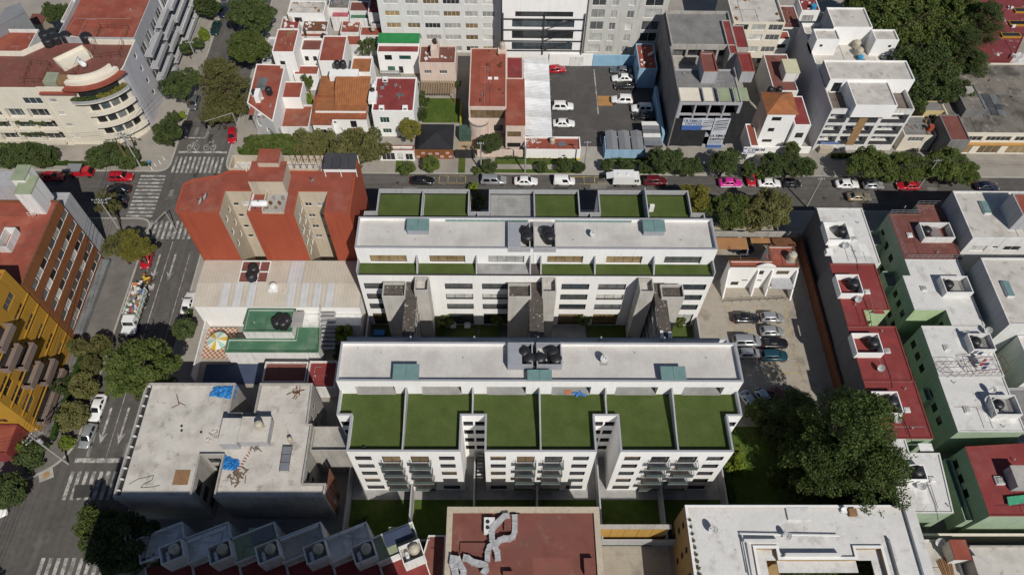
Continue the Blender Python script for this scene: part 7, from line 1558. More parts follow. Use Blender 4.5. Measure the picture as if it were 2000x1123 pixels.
tree(492,28,7,4.6,'dark broad tree right of the avenue at the very top','broad','dark',group=G1); tree(490,95,7,4.2,'second tree right of the avenue, below the topmost one','broad','mid',group=G1)
tree(437,168,8,4.9,'big olive tree beside the avenue left of the white corner house','conifer','olive',5.5,group=G1); tree(425,215,5,3.0,'lower olive tree beside the avenue in front of the big olive one','broad','olive',group=G1)
tree(545,282,5,4.4,'wide bright green tree behind the red flats','broad','mid',group='trees behind the red flats',ry=2.6); tree(495,290,3,2.6,'low green tree behind the red flats nearest the avenue','broad','mid',2.0,group='trees behind the red flats'); tree(615,280,5.5,3.6,'olive tree in the middle behind the red flats','broad','olive',group='trees behind the red flats'); tree(690,292,7,4.8,'largest olive tree behind the red flats','broad','olive',5,group='trees behind the red flats')
G2 = 'trees on the west pavement'
tree(350,165,6,3.7,'dark tree on the west pavement beside the grey flats','broad','dark',group=G2); tree(325,258,4,2.6,'dark rounded street tree at the corner of the cream building','ball','dark',group=G2); tree(405,10,4,2.8,'rounded dark tree at the top of the west pavement','ball','dark',group=G2)
tree(398,68,1.6,1.1,'small light green cone shrub on the west pavement','ball','lime',1.5,group=G2); tree(387,84,2.6,1.2,'small dark ball tree beside the cone shrub','ball','dark',group=G2); tree(364,93,3,1.5,'dark shrub tree against the balconies left of the cone shrub','ball','dark',group=G2); tree(337,228,3,1.5,'small dark tree between two parked cars on the west pavement','small','dark',group=G2); tree(355,225,1.2,.9,'lime green bush at the kerb of the west pavement','small','lime',group=G2)
for k,(a,b,r,l) in enumerate(((12,305,2.4,'at the left edge'),(55,300,2.5,'second from the left edge'),(85,305,2.3,'third from the left edge'),(190,308,2.0,'left of the street pole'),(215,302,2.6,'behind the red parked car'),(245,308,2.4,'next to the corner pavement'))): tree(a,b,2.6,r,'dark clipped street tree below the cream balconies, '+l,'ball','dark',1.9,group='clipped trees below the cream balconies')
G3 = 'trees on the near west pavement'
tree(212,400,5,2.0,'thin sparse tree beside the shaded cars','loose','olive',2.6,group=G3); tree(228,478,5.5,2.6,'olive half of the tree pair beside the zebra crossing','broad','olive',group=G3); tree(264,482,5.5,2.8,'yellow green half of the tree pair beside the zebra crossing','broad','yellow',2.6,group=G3)
tree(272,712,8.5,5.1,'big spreading tree over the avenue in front of the ochre flats','broad','mid',4.6,group=G3); tree(238,748,6.0,2.5,'lower left limb tree of the big spreading tree','broad','mid',group=G3)
for k,(a,b,r,l) in enumerate(((152,678,1.4,'smallest round shrub beside the brown building corner'),(196,676,1.8,'round clipped tree left of the big spreading tree'),(178,712,1.5,'clipped tree below the round one by the ochre flats'),(165,752,2.1,'large square clipped tree by the parked white car'),(140,812,2.3,'large square clipped tree by the parked silver car'))): tree(a,b,2.4,r,l,'ball','olive',1.7,group='clipped trees by the ochre flats')
tree(125,752,1.4,1.6,'dark bush at the foot of the ochre balconies','small','dark',group=G3); tree(62,888,1.6,2.3,'low dark shrub below the utility pole','small','dark',1.4,group=G3); tree(45,872,1.5,1.0,'light green palm like plant at the red shop corner','small','lime',group=G3); tree(132,865,1.5,1.2,'lime leafy plant at the foot of the utility pole','small','lime',group=G3); tree(12,958,3,2.6,'round dark tree at the bottom left pavement corner','ball','dark',2.2,group=G3)
tree(360,642,3,1.8,'round dark street tree below the parked white car','ball','dark',1.6); tree(368,612,1.0,.8,'small bush behind the parked white car','small','dark')
tree(196,1030,5,3.0,'leafy tree at the bottom left corner of the concrete building, sunny side','broad','mid',3.4,group='trees below the concrete building'); tree(232,1060,7,4.4,'dark shaded tree at the bottom left of the row houses','broad','dark',4.6,group='trees below the concrete building')
for x,y in ((-66,13.5),(-70,15.5)):
    p_ = thing('tree',['tall street tree just below the frame by the avenue','street tree just below the frame at the far left'][x<-67],'tree',(x,y,0)); tr = bpy.data.objects.new('trunk',trunkmesh(0)); COL.objects.link(tr); tr.parent = p_; tr.scale = (6,6,11); c = bpy.data.objects.new('crown',crown('broad','mid',0)); COL.objects.link(c); c.parent = p_; c.location = (0,0,8); c.scale = (4,4,3.5)
G4 = 'trees along the side street'
for a,b,h,r,l,s,tn in ((795,330,1.6,1.5,'loose bush tree in front of the white garage','small','mid'),(841,320,2,1.7,'ball clipped tree in front of the pavilion wall','ball','mid'),(800,248,4,2.3,'yellow green tree in front of the green windowed house','broad','yellow'),(718,92,3.5,2.0,'tree between the tile roof and the green roof','loose','dark'),(955,325,2,1.5,'ball clipped tree by the pale pink wall','ball','dark'),(962,278,3,2.3,'dark leafy tree in front of the curved bay','broad','dark'),(933,332,1,1.0,'low round bush by the street left of the pale pink wall','small','mid'),(1060,326,1.8,1.2,'small ball tree in front of the lot office, left','ball','dark'),(1102,322,2,1.5,'ball tree in the middle in front of the lot office','ball','dark'),(1131,327,1.8,1.2,'small ball tree beside the driveway','ball','dark'),(1186,322,2,1.3,'ball tree in front of the blue workshop, left','ball','dark'),(1222,328,1.6,1.6,'wide clipped bush in front of the blue workshop','ball','dark'),(1262,326,2,1.6,'loose tree in front of the blue workshop, right','loose','dark'),(1303,312,4,2.9,'dark tree at the left foot of the banner building','broad','dark'),(1345,326,2.6,2.4,'lower dark tree in front of the banner building','broad','dark'),(1415,318,4,3.1,'dark tree in front of the tall banner','broad','dark'),(1462,330,2.6,1.6,'narrow dark tree beside the red car','ball','dark'),(1485,338,1.6,1.4,'light bush beside the red car','small','mid'),(1510,322,3,2.4,'clipped dark tree in front of the tower house, left','ball','dark'),(1542,322,3,2.4,'clipped dark tree in front of the tower house, middle','ball','dark'),(1575,326,2.8,1.9,'clipped dark tree in front of the tower house, right','ball','dark'),(1548,292,2.6,1.8,'light green tree behind the white front wall','broad','mid'),(1700,322,4.5,3.9,'leafy tree over the street in front of the wooden strip flats','broad','mid'),(1775,328,4.5,3.6,'leafy tree over the red car','broad','mid'),(1845,322,5,4.2,'large leafy tree in front of the old house','broad','mid'),(1885,335,3.5,2.6,'rightmost leafy tree over the side street','broad','mid')): tree(a,b,h,r,l,s,tn,group=G4)
G5 = 'big trees behind the modern flats'
for a,b,h,r,l,s,tn in ((1745,55,9,6.6,'big tree with light tips behind the second modern block','broad','mid'),(1825,60,9,6.2,'big dense tree in the middle of the wood behind the modern flats','broad','mid'),(1800,135,9,6.6,'big dark tree behind the modern flats','broad','dark'),(1845,130,6,3.6,'lighter green tree at the right of the wood','broad','mid'),(1775,190,6,4.2,'dark tree hanging over the yellow walled house','broad','dark'),(1880,90,9,4.6,'tall dark conifer left of the crimson roof','conifer','dark'),(1925,40,10,4.4,'tall dark conifer over the crimson roof','conifer','dark'),(1855,175,7,3.6,'dark tree over the old stained roof','broad','dark'),(1700,10,9,5.5,'leftmost tree of the wood at the top edge','broad','mid'),(1785,5,9,6,'tree of the wood at the top edge, middle','broad','mid'),(1870,10,9,5.5,'tree at the top edge left of the tall conifers','broad','mid'),(1905,125,7,3.2,'slim dark conifer beside the white tarpaulin','conifer','dark')): tree(a,b,h,r,l,s,tn,group=G5)
tree(1436,412,5.5,3.9,'left of two big trees between the side street and the white house','broad','mid',3.8); tree(1500,410,6,4.4,'right of two big trees between the side street and the white house','broad','olive',4.2); tree(1358,390,5,3.0,'yellow green tree behind the right end of the rear white block','broad','yellow',3.4); tree(931,398,7,1.6,'small olive tree in the gap of the rear roof terraces','loose','olive',2.2)
G6 = 'conifers beside the car park'
tree(1648,850,12,6.8,'huge bright green conifer between the car park and the red roofs','conifer','conifer',9,group=G6); tree(1690,935,9,6.4,'lower near part of the conifer group over the white roof','conifer','conifer',7,group=G6); tree(1590,915,7,5.2,'conifer at the left front of the group over the lawn','conifer','conifer',6,group=G6); tree(1545,815,5,4.6,'dark shaded conifer beside the last parked cars','conifer','dark',5,group=G6); tree(1480,805,3,2.0,'light bushy shrub next to the parked silver car','small','mid',group=G6)
G7 = 'small garden plants of the white blocks'
tree(868,624,2.4,1.5,'small leafy tree in the courtyard right of the leftmost walkway','small','mid',group=G7); tree(975,622,2.4,1.5,'small leafy tree in the courtyard left of the middle tower','small','mid',group=G7); tree(1140,622,2.4,1.4,'small leafy tree in the courtyard right of the middle shaft','small','mid',group=G7); tree(1327,628,2.0,1.1,'small leafy shrub at the right end of the courtyard','small','mid',group=G7)
tree(668,650,3,1.7,'light green tree beside the green roofed house','small','lime',2.0); tree(665,690,1.2,1.4,'dark bush at the left end of the front white block','small','dark'); tree(1433,905,2,1.4,'bright lime climbing shrub at the right end of the front gardens','small','lime',2.4); tree(1438,880,1.4,1.3,'bright lime bush behind the climbing shrub','small','lime')
tree(1690,1105,5,3.4,'leafy tree in the court of the white roofed building, right','broad','mid'); tree(1625,1112,3,2.6,'leafy bush in the court of the white roofed building, left','broad','mid'); tree(1570,1118,3,2.4,'dark leafy bush in the court below the dish','broad','dark'); tree(1715,1095,5,2.4,'palm like tree at the right inside the court','loose','mid')
tree(600,160,3.6,1.2,'small light tree in the patio beside the tile roof','small','mid',1.6); tree(604,195,2.4,1.0,'lower small tree in the patio beside the tile roof','small','lime',1.4); tree(110,24,5,2.6,'dark tree behind the cluster of black tanks','broad','dark'); tree(826,195,2,1.2,'tall shrub at the corner of the pink house lawn','small','dark',1.8); tree(824,225,2,1.1,'lower shrub along the pink house lawn','small','dark',1.6); tree(893,165,1.5,.9,'potted shrub beside the pink house','small','dark'); tree(925,365,1.4,1.0,'low street bush behind the white parked car','small','lime')
tree(603,88,2,.9,'little green plant on the red terrace behind the tile house','small','mid',z0=6)
# agave
p = at(1438,912,1); t = thing('agave','spiky agave beside the shaded lawn','plant',(p.x+1.2,p.y-.3,.13)); q = MB()
for k in range(26):
    a = k*2.4; e = .25+.6*(k%5)/5; v = Vector((math.cos(a)*math.cos(e),math.sin(a)*math.cos(e),math.sin(e))); c = Vector((p.x+1.2,p.y-.3,.4)); s = Vector((-v.y,v.x,0)).normalized()*.09
    q.add([c-s,c+s,c+v*.8+s*.7,c+v*1.5,c+v*.8-s*.7],[[0,1,2,3,4]])
q.obj('leaf', LEAFM['lime'], t)
# hedges: boxes of clipped leaves
def hedge(x0, x1, y0, y1, h, label, tone='dark', z0=.12):
    rng = np.random.default_rng(int(abs(x0*10))); n = max(4,int((x1-x0)*(y1-y0)*2.2)+int((x1-x0+y1-y0)*1.5)); C = np.stack([rng.uniform(x0,x1,n),rng.uniform(y0,y1,n),np.full(n,z0)+rng.uniform(.3,1,n)*h],1)
    c0 = Vector(((x0+x1)/2,(y0+y1)/2,z0)); me = leafcloud('leaves', C-np.array(c0), [(.32,.32,.26)]*n, [45]*n, .15, 5, LEAFM[tone])
    t = thing('hedge', label, 'hedge', c0); link('leaves', me, t); q = MB(); q.box(x0+.1,x1-.1,y0+.1,y1-.1,z0,z0+h*.8); q.obj('core', HEDGEG, t); return t
hedge(-95,-67.5,97.0,97.9,.7,'long low clipped hedge below the cream corner building','mid'); p0 = at(112,800,.5); hedge(-67.3,-66.5,42,57,1.2,'dark clipped hedge between the pavement and the ochre flats')
for k,(x0,x1) in enumerate(((-1.2,14.4),(20.8,30.3))): hedge(x0,x1,99.3,99.8,.5,['low hedge in front of the lot office','low hedge in front of the blue workshop'][k],'mid')
hedge(-53.0+2.0,-43.5,100.2,101.2,.9,'low hedge along the pavement corner behind the red flats','mid'); hedge(32.6,33.6,31,43,1.4,'dark hedge along the right garden wall of the white block'); hedge(64,70,100.2,101,1.0,'green hedge in front of the modern flats','lime')
p = at(210,188,11.9)
q = MB(); C = []; rng = np.random.default_rng(3)
for k in range(30): a = R(-8+74*k/30); C.append((-76.4+7.9*math.sin(a), 109-7.1*math.cos(a), 12.0+rng.uniform(0,.5)))
for k, (a0,a1,tn,l) in enumerate(((0,14,'dark','dark trailing plants in the left planter of the curved terrace'),(14,30,'yellow','yellow green plants in the right planter of the curved terrace'))):
    cc = np.array(C[a0:a1]); o = cc.mean(0); t = thing('terrace_plants', l, 'plants', tuple(o)); link('leaves', leafcloud('leaves', cc-o, [(.5,.5,.5)]*len(cc), [70]*len(cc), .22, 9, LEAFM[tn]), t)
for k,(x0,x1,z) in enumerate(((-99,-92.5,7.0),(-91,-85,7.0),(-91,-85,4.2),(-99,-93,1.4))):
    n = 14; cc = np.stack([rng.uniform(x0,x1,n),np.full(n,101.25),np.full(n,z)+rng.uniform(-.1,.4,n)],1); o = cc.mean(0); t = thing('balcony_plants', ['upper left','upper right','middle right','lower left'][k]+' row of balcony plants on the cream building', 'plants', tuple(o)); link('leaves', leafcloud('leaves', cc-o, [(.4,.25,.3)]*n, [45]*n, .2, 9, LEAFM['dark']), t)
# climber on the side of the crimson roofed house
cc = np.array([tuple(at(725+k*2.2,205+k*8,3.2-.2*k)) for k in range(9)]); o = cc.mean(0); t = thing('climber','dark green climber on the side of the green windowed house','plant',tuple(o)); link('leaves', leafcloud('leaves', cc-o, [(.45,.6,.9)]*9, [90]*9, .25, 2, LEAFM['dark']), t)

for k,(x,y,r,l) in enumerate(((-19.5,29.3,1.3,'dark bush in the leftmost front garden'),(-.6,31,1.2,'dark bush in the third front garden'),(7.5,30,1.0,'dark shrub in the fourth front garden'),(29.5,30.5,1.4,'dark bush in the rightmost front garden'))):
    p = thing('shrub', l, 'shrub', (x,y,.17)); c = bpy.data.objects.new('crown', crown('small','dark',k%3)); COL.objects.link(c); c.parent = p; c.location = (0,0,r*.8); c.scale = (r,r,r); st = bpy.data.objects.new('stem', trunkmesh(0)); COL.objects.link(st); st.parent = p; st.scale = (.8,.8,r)
# ================================================================== vehicles
TYRE = mat('tyre_rubber', (.02,.02,.02), var=.1, rough=.9); RIM = mat('wheel_rim', (.35,.35,.36), var=0, rough=.35, metal=.8)
CGLASS = mat('car_glass', (.012,.014,.016), var=0, rough=.05, spec=.7); LAMP = mat('headlight', (.6,.6,.58), var=0, rough=.1, spec=.8); TAIL = mat('tail_light', (.30,.012,.01), var=0, rough=.2); BUMP = mat('bumper_plastic', (.03,.03,.032), var=0, rough=.7)
def paint(name, col, metal=0.0): return mat('paint_'+name, col, var=0.0, rough=.28, spec=.5, coat=.6, metal=metal)
PROTO = paint('proto', (.5,.5,.5)); PROTO2 = paint('roof', (.5,.5,.5))
PNT = {'white':paint('white',(.72,.72,.71)),'black':paint('black',(.012,.012,.014)),'silver':paint('silver',(.42,.43,.44),.5),'grey':paint('grey',(.16,.165,.17),.5),'red':paint('red',(.38,.012,.022)),'maroon':paint('maroon',(.11,.01,.016)),'teal':paint('teal',(.015,.06,.085),.2),'tan':paint('tan',(.30,.26,.19),.4),'pink':paint('pink',(.55,.03,.26)),'navy':paint('navy',(.012,.016,.035)),'darkgreen':paint('darkgreen',(.008,.03,.028)),'iceblue':paint('iceblue',(.36,.42,.47),.4)}
def make_car(kind):
    K = {'sedan':dict(L=4.5,W=1.76,Hb=.93,H=1.44,cab=(1.0,.35,-1.05,-1.72),nose=.70,tail=.95),'hatch':dict(L=3.95,W=1.70,Hb=.92,H=1.50,cab=(1.0,.4,-1.45,-1.88),nose=.74,tail=.86),'suv':dict(L=4.45,W=1.84,Hb=1.02,H=1.68,cab=(1.05,.5,-1.75,-2.12),nose=.86,tail=.95),'minivan':dict(L=4.85,W=1.9,Hb=1.0,H=1.76,cab=(1.35,.65,-2.1,-2.36),nose=.80,tail=.95),'van':dict(L=4.1,W=1.75,Hb=1.0,H=1.82,cab=(1.15,.65,-1.95,-2.02),nose=.86,tail=1.0)}[kind]
    L_,W_,Hb,H_ = K['L'],K['W'],K['Hb'],K['H']; t = thing('car','', 'car'); hl = L_/2; hw = W_/2; x1,x2,x3,x4 = K['cab']
    st = [(hl,.62,.42,K['nose']*.80),(hl-.10,.80,.30,K['nose']*.92),(hl-.45,.95,.24,K['nose']),(x1+.15,1.0,.22,Hb-.06),(x1-.2,1.0,.22,Hb),(0,1.0,.22,Hb),(x4+.3,1.0,.22,Hb+.02),(x4-.02,.98,.24,K['tail']+.02),(-hl+.30,.94,.28,K['tail']),(-hl+.07,.84,.34,K['tail']-.06),(-hl,.70,.45,K['tail']-.22)]
    st = sorted(set(st), key=lambda s: -s[0]); q = MB(); n = 10; vs = []
    for x, w_, zb, zt in st:
        w_ *= hw; zm = zb+(zt-zb)*.55
        vs += [(x,-w_*.90,zb),(x,-w_,zb+(zt-zb)*.25),(x,-w_,zm),(x,-w_*.95,zt-.05),(x,-w_*.80,zt),(x,w_*.80,zt),(x,w_*.95,zt-.05),(x,w_,zm),(x,w_,zb+(zt-zb)*.25),(x,w_*.90,zb)]
    fs = [[i*n+(j+1)%n,i*n+j,(i+1)*n+j,(i+1)*n+(j+1)%n] for i in range(len(st)-1) for j in range(n)]+[list(range(n)),[ (len(st)-1)*n+n-1-j for j in range(n)]]
    q.add(vs, fs); q.obj('body', PROTO, t, True)
    wb, wt = hw*.86, hw*.68; q = MB(); b4 = [(x1,wb*.94),(x4,wb*.92)]; 
    lo = [(x1,-wb*.9),(x1-.35,-wb),(x4+.35,-wb),(x4,-wb*.88),(x4,wb*.88),(x4+.35,wb),(x1-.35,wb),(x1,wb*.9)]; hi = [(x2,-wt*.92),(x2-.2,-wt),(x3+.15,-wt),(x3,-wt*.9),(x3,wt*.9),(x3+.15,wt),(x2-.2,wt),(x2,wt*.92)]
    zb = Hb-.04; vs = [(x,y,zb) for x,y in lo]+[(x,y,H_-.03) for x,y in hi]+[(x*.96+(x2+x3)/2*.04,y*.9,H_) for x,y in hi]; m = 8
    fs = [[(i+1)%m,i,i+m,(i+1)%m+m] for i in range(m)]+[[(i+1)%m+m,i+m,i+2*m,(i+1)%m+2*m] for i in range(m)]+[list(range(2*m+m-1,2*m-1,-1))]
    q.add(vs, fs); cab = q.obj('cabin', PROTO2, t, True)
    def pane(name, a, b, c, d, k=.86):
        a,b,c,d = map(Vector,(a,b,c,d)); ce = (a+b+c+d)/4; nr = (b-a).cross(d-a).normalized()*.012; o = MB(); pts = [ce+(p-ce)*k+nr for p in (a,b,c,d)]; o.quad(*pts); return o.obj(name, CGLASS, cab)
    zt = H_-.03
    pane('windscreen',(x1,-wb*.9,zb),(x1,wb*.9,zb),(x2,wt*.92,zt),(x2,-wt*.92,zt),.9); pane('rear_window',(x4,wb*.88,zb),(x4,-wb*.88,zb),(x3,-wt*.9,zt),(x3,wt*.9,zt),.84)
    xm = (x1+x4)/2+.05
    for s in (-1,1):
        ends = ((x1-.3,xm+.03),) if kind == 'van' else ((x1-.3,xm+.03),(xm-.03,x4+.32))
        for xa,xb in ends:
            f = lambda x, z: (x2-.2+(x-(x1-.35))*( (x3+.15)-(x2-.2))/((x4+.35)-(x1-.35)))
            pts = [(xa,s*wb,zb),(xb,s*wb,zb),(f(xb,1),s*wt,zt),(f(xa,1),s*wt,zt)]
            if s < 0: pts = [pts[1],pts[0],pts[3],pts[2]]
            pane('side_window', *pts, k=.84)
        o = MB(); o.box(x1-.45,x1-.30,s*(hw+.02)-.0 if s>0 else -hw-.16,s*(hw+.02)+.14 if s>0 else -hw-.02,Hb-.02,Hb+.12); o.obj('mirror', PROTO, t)
        o = MB(); o.box(hl-.24,hl-.06,s*hw*.62-.16,s*hw*.62+.16,K['nose']*.68,K['nose']*.92); o.obj('headlight', LAMP, t)
        o = MB(); o.box(-hl+.01,-hl+.20,s*hw*.70-.14,s*hw*.70+.14,K['tail']-.30,K['tail']-.08); o.obj('tail_light', TAIL, t)
    for sx in (hl-.82,-hl+.80):
        for s in (-1,1):
            o = MB(); o.lathe([(.20,-.1),(.31,-.1),(.32,-.05),(.32,.05),(.31,.1),(.20,.1)],(sx,s*(hw-.10),.32),16,'y'); w_ = o.obj('wheel', TYRE, t); o = MB(); o.lathe([(.02,-.115),(.19,-.105),(.19,.105),(.02,.115)],(sx,s*(hw-.10),.32),12,'y'); o.obj('rim', RIM, w_)
    o = MB(); o.box(hl-.12,hl-.0,-hw*.55,hw*.55,.34,.50); o.obj('grille', BUMP, t); o = MB(); o.box(-hl-.01,-hl+.1,-hw*.6,hw*.6,.32,.46); o.obj('rear_bumper', BUMP, t)
    return t
def car(kind, col, px_, py_, hd, label, z=0.0, roof=None, group=None):
    p = at(px_, py_, z+.75)
    return first_or_copy(PC, 'car_'+kind, lambda: make_car(kind), (p.x,p.y,z), R(hd), label, group, None, {'paint_proto':PNT[col],'paint_roof':PNT[roof or col]})
# prototypes take their first colours directly
_foc = first_or_copy
def first_or_copy(cache, key, maker, loc, rz, label, group, scale=None, swap=None):
    new = key not in cache; o = _foc(cache, key, maker, loc, rz, label, group, scale, swap)
    if new and swap:
        def rec(x):
            if x.type == 'MESH':
                for s in x.material_slots:
                    if s.material and s.material.name in swap: nm = s.material.name; s.link = 'OBJECT'; s.material = swap[nm]
            for c in x.children: rec(c)
        rec(o)
    return o
_dup = dup
def dup(root, loc, rz=0.0, label=None, group=None, scale=None, swap=None):
    c = _dup(root, loc, rz, label, group, scale, None)
    if swap:
        def rec(x):
            if x.type == 'MESH':
                for i, s in enumerate(x.material_slots):
                    mm = x.data.materials[i]
                    if mm and mm.name in swap: s.link = 'OBJECT'; s.material = swap[mm.name]
            for k in x.children: rec(k)
        rec(c)
    return c
GS = 'cars parked along the side street'
for kind,col,a,b,hd,l in (('sedan','black',825,352,0,'black sedan parked in front of the white garage'),('minivan','silver',964,351,0,'silver minivan with roof rack parked by the pink wall'),('sedan','white',1027,353,0,'white sedan with sunroof parked beside the silver minivan'),('van','white',1102,353,0,'small white delivery van parked beside the driveway'),('suv','maroon',1280,353,0,'dark red SUV parked behind the white box truck'),('sedan','white',1503,357,0,'white sedan parked beside the black hatchback in front of the tower house'),('hatch','black',1545,357,0,'black hatchback parked in front of the hedge trees'),('sedan','white',1655,359,0,'white sedan parked half under the leafy trees'),('hatch','silver',1706,361,0,'silver hatchback almost hidden under the leafy trees'),('sedan','red',1775,362,180,'bright red car parked under the leafy trees'),('sedan','navy',1928,363,0,'dark car in the shade at the right end of the side street')): car(kind,col,a,b,hd,l,group=GS)
car('sedan','pink',1427,356,0,'pink and white taxi parked below the banner building',roof='pink',group=GS); car('hatch','red',1466,347,-92,'red hatchback parked nose out beside the taxi',z=.12); car('sedan','tan',1678,384,0,'tan sedan driving along the side street')
GL = 'cars in the northern lot'
for kind,col,a,b,hd,l in (('hatch','red',1087,135,8,'red hatchback half under the silver canopy'),('suv','white',1099,207,0,'white SUV parked by the canopy, upper of two'),('sedan','white',1101,240,0,'white sedan parked by the canopy, lower of two'),('sedan','grey',1213,137,174,'grey sedan at the back right of the northern lot'),('sedan','white',1216,152,180,'white sedan in the back right row of the northern lot'),('sedan','black',1221,167,182,'black sedan in the back right row of the northern lot'),('suv','white',1215,194,178,'white SUV with dark sunroof in the middle of the northern lot'),('suv','white',1254,211,180,'white SUV beside the blue wall of the northern lot'),('sedan','black',1257,226,180,'black car beside the blue wall of the northern lot')): car(kind,col,a,b,hd,l,.14,group=GL)
GE = 'cars in the eastern car park'
for kind,col,a,b,hd,l in (('sedan','black',1457,620,0,'black sedan at the top left of the eastern car park'),('hatch','silver',1508,619,0,'silver hatchback at the top right of the eastern car park'),('hatch','silver',1508,646,0,'silver hatchback second from top on the right of the eastern car park'),('minivan','silver',1460,665,0,'silver estate with roof rails on the left of the eastern car park'),('sedan','black',1513,669,0,'black sedan third on the right of the eastern car park'),('hatch','silver',1464,689,0,'silver hatchback at the lower left of the eastern car park'),('suv','teal',1512,694,0,'teal estate car at the lower right of the eastern car park'),('sedan','iceblue',1467,786,-62,'pale blue sedan parked askew beside the white block'),('hatch','iceblue',1495,779,-58,'pale blue hatchback beside the bushy shrub'),('hatch','maroon',1524,775,-55,'dark red car in the tree shade of the car park'),('sedan','darkgreen',1557,776,-50,'dark green car in the tree shade of the car park'),('suv','navy',1450,482,0,'dark SUV behind the white house under the carport')): car(kind,col,a,b,hd,l,.135,group=GE)
GA = 'cars along the avenue'
for kind,col,a,b,hd,l in (('sedan','white',367,591,90,'white sedan parked on the avenue beside the beige roofed hall'),('sedan','white',190,795,-92,'white sedan parked beside the clipped trees on the avenue'),('hatch','silver',171,850,-95,'silver hatchback parked in front of the white sedan on the avenue'),('hatch','red',286,505,-88,'red car under the yellow green tree on the avenue'),('sedan','darkgreen',421,54,-92,'dark green sedan parked at the top of the avenue'),('sedan','navy',436,20,-92,'dark sedan parked behind the dark green one at the top of the avenue'),('hatch','grey',441,-2,-92,'grey car at the very top of the avenue'),('hatch','grey',379,200,-90,'grey car parked beside the dark street tree'),('sedan','black',362,252,-92,'black sedan waiting near the zebra crossing'),('hatch','red',453,264,-80,'small red car at the pavement corner of the white house'),('suv','red',236,345,0,'red SUV parked below the cream corner building'),('sedan','red',101,344,0,'red sedan parked at the left below the clipped trees'),('sedan','black',231,368,180,'black sedan in the shade beside the crossing'),('hatch','navy',228,389,180,'dark blue hatchback in the shade below the black sedan'),('hatch','white',-2,985,-60,'white car at the bottom left edge')): car(kind,col,a,b,hd,l,group=GA)
# taxi: white lower body stays white
tx = [o for o in bpy.data.objects if o.get('label','').startswith('pink and white taxi')][0]
q = MB(); q.box(-1.9,1.95,-.895,.895,.24,.55); o = q.obj('white_skirt', PNT['white'], None); o.parent = tx
# pickup cart with red body below the cream building
p = at(160,336,.8); t = thing('pickup_truck','small red pickup with a grey covered bed below the clipped trees','truck',(p.x,p.y,0))
q = MB(); q.box(p.x-2.2,p.x+.4,p.y-.85,p.y+.85,.5,1.0); q.obj('cargo_bed', PNT['red'], t); q = MB(); q.prism([(p.x-2.3,p.y-.95),(p.x+.3,p.y-.95),(p.x+.3,p.y+.95),(p.x-2.3,p.y+.95)],1.9,2.0,True); q.obj('canopy', SLATE, t); q = MB(); q.frust(rect(p.x+.4,p.x+2.1,p.y-.85,p.y+.85),rect(p.x+.5,p.x+1.5,p.y-.7,p.y+.7),.5,1.6,True); q.obj('cab', PNT['red'], t)
q = MB(); q.quad((p.x+2.05,p.y-.7,.85),(p.x+2.05,p.y+.7,.85),(p.x+1.6,p.y+.62,1.5),(p.x+1.6,p.y-.62,1.5)); q.obj('windscreen', CGLASS, t)
for sx in (-2.2,.25):
    for sy in (-.85,.85): boxpart(t,'post',DARKM,p.x+sx-.04,p.x+sx+.04,p.y+sy-.04,p.y+sy+.04,1.0,1.9)
for sx in (-1.5,1.4):
    for sy in (-.8,.8): o = MB(); o.lathe([(.2,-.1),(.32,-.1),(.32,.1),(.2,.1)],(p.x+sx,p.y+sy,.32),14,'y'); o.obj('wheel', TYRE, t)
# white box truck
p = at(1217,350,1.2); t = thing('box_truck','white box truck with open rear door parked on the side street','truck',(p.x,p.y,0)); x,y = p.x,p.y
TW = PNT['white']
q = MB(); q.box(x-2.0,x+1.9,y-1.0,y+1.0,.75,2.7); q.obj('cargo_box', TW, t); q = MB(); q.box(x+1.92,x+2.9,y-.98,y+.98,.6,2.3); q.add([(x+2.9,y-.98,.6),(x+2.9,y+.98,.6),(x+3.3,y+.9,.6),(x+3.3,y-.9,.6),(x+2.9,y-.98,2.3),(x+2.9,y+.98,2.3),(x+3.15,y+.9,1.6),(x+3.15,y-.9,1.6)],[[3,2,6,7],[7,6,5,4],[0,3,7,4],[2,1,5,6]]); q.obj('cab', TW, t)
q = MB(); q.quad((x+3.16,y-.8,1.66),(x+3.16,y+.8,1.66),(x+2.95,y+.85,2.24),(x+2.95,y-.85,2.24)); q.obj('windscreen', CGLASS, t)
for a,b in ((2.0,2.35),(2.45,2.8)): boxpart(t,'side_window',CGLASS,x+a,x+b,y-1.0,y-.985,1.5,2.1)
q = MB(); q.quad((x-2.0,y-.95,2.68),(x-2.0,y+.6,2.68),(x-3.3,y+.6,2.3),(x-3.3,y-.95,2.3)); q.quad((x-2.0,y-.95,2.64),(x-3.3,y-.95,2.26),(x-3.3,y+.6,2.26),(x-2.0,y+.6,2.64)); q.obj('rear_hatch', TW, t); boxpart(t,'chassis',BUMP,x-2.0,x+3.1,y-.8,y+.8,.45,.74)
for a,b in ((-1.2,.2),(.4,.5)): boxpart(t,'roof_vent',TW,x+a,x+a+.5,y-.4,y+.2,2.7,2.82)
for sx in (-1.1,2.3):
    for sy in (-.92,.92): o = MB(); o.lathe([(.22,-.13),(.4,-.13),(.4,.13),(.22,.13)],(x+sx,y+sy,.4),16,'y'); w_ = o.obj('wheel', TYRE, t); o = MB(); o.lathe([(.02,-.14),(.21,-.135),(.21,.135),(.02,.14)],(x+sx,y+sy,.4),12,'y'); o.obj('rim', RIM, w_)
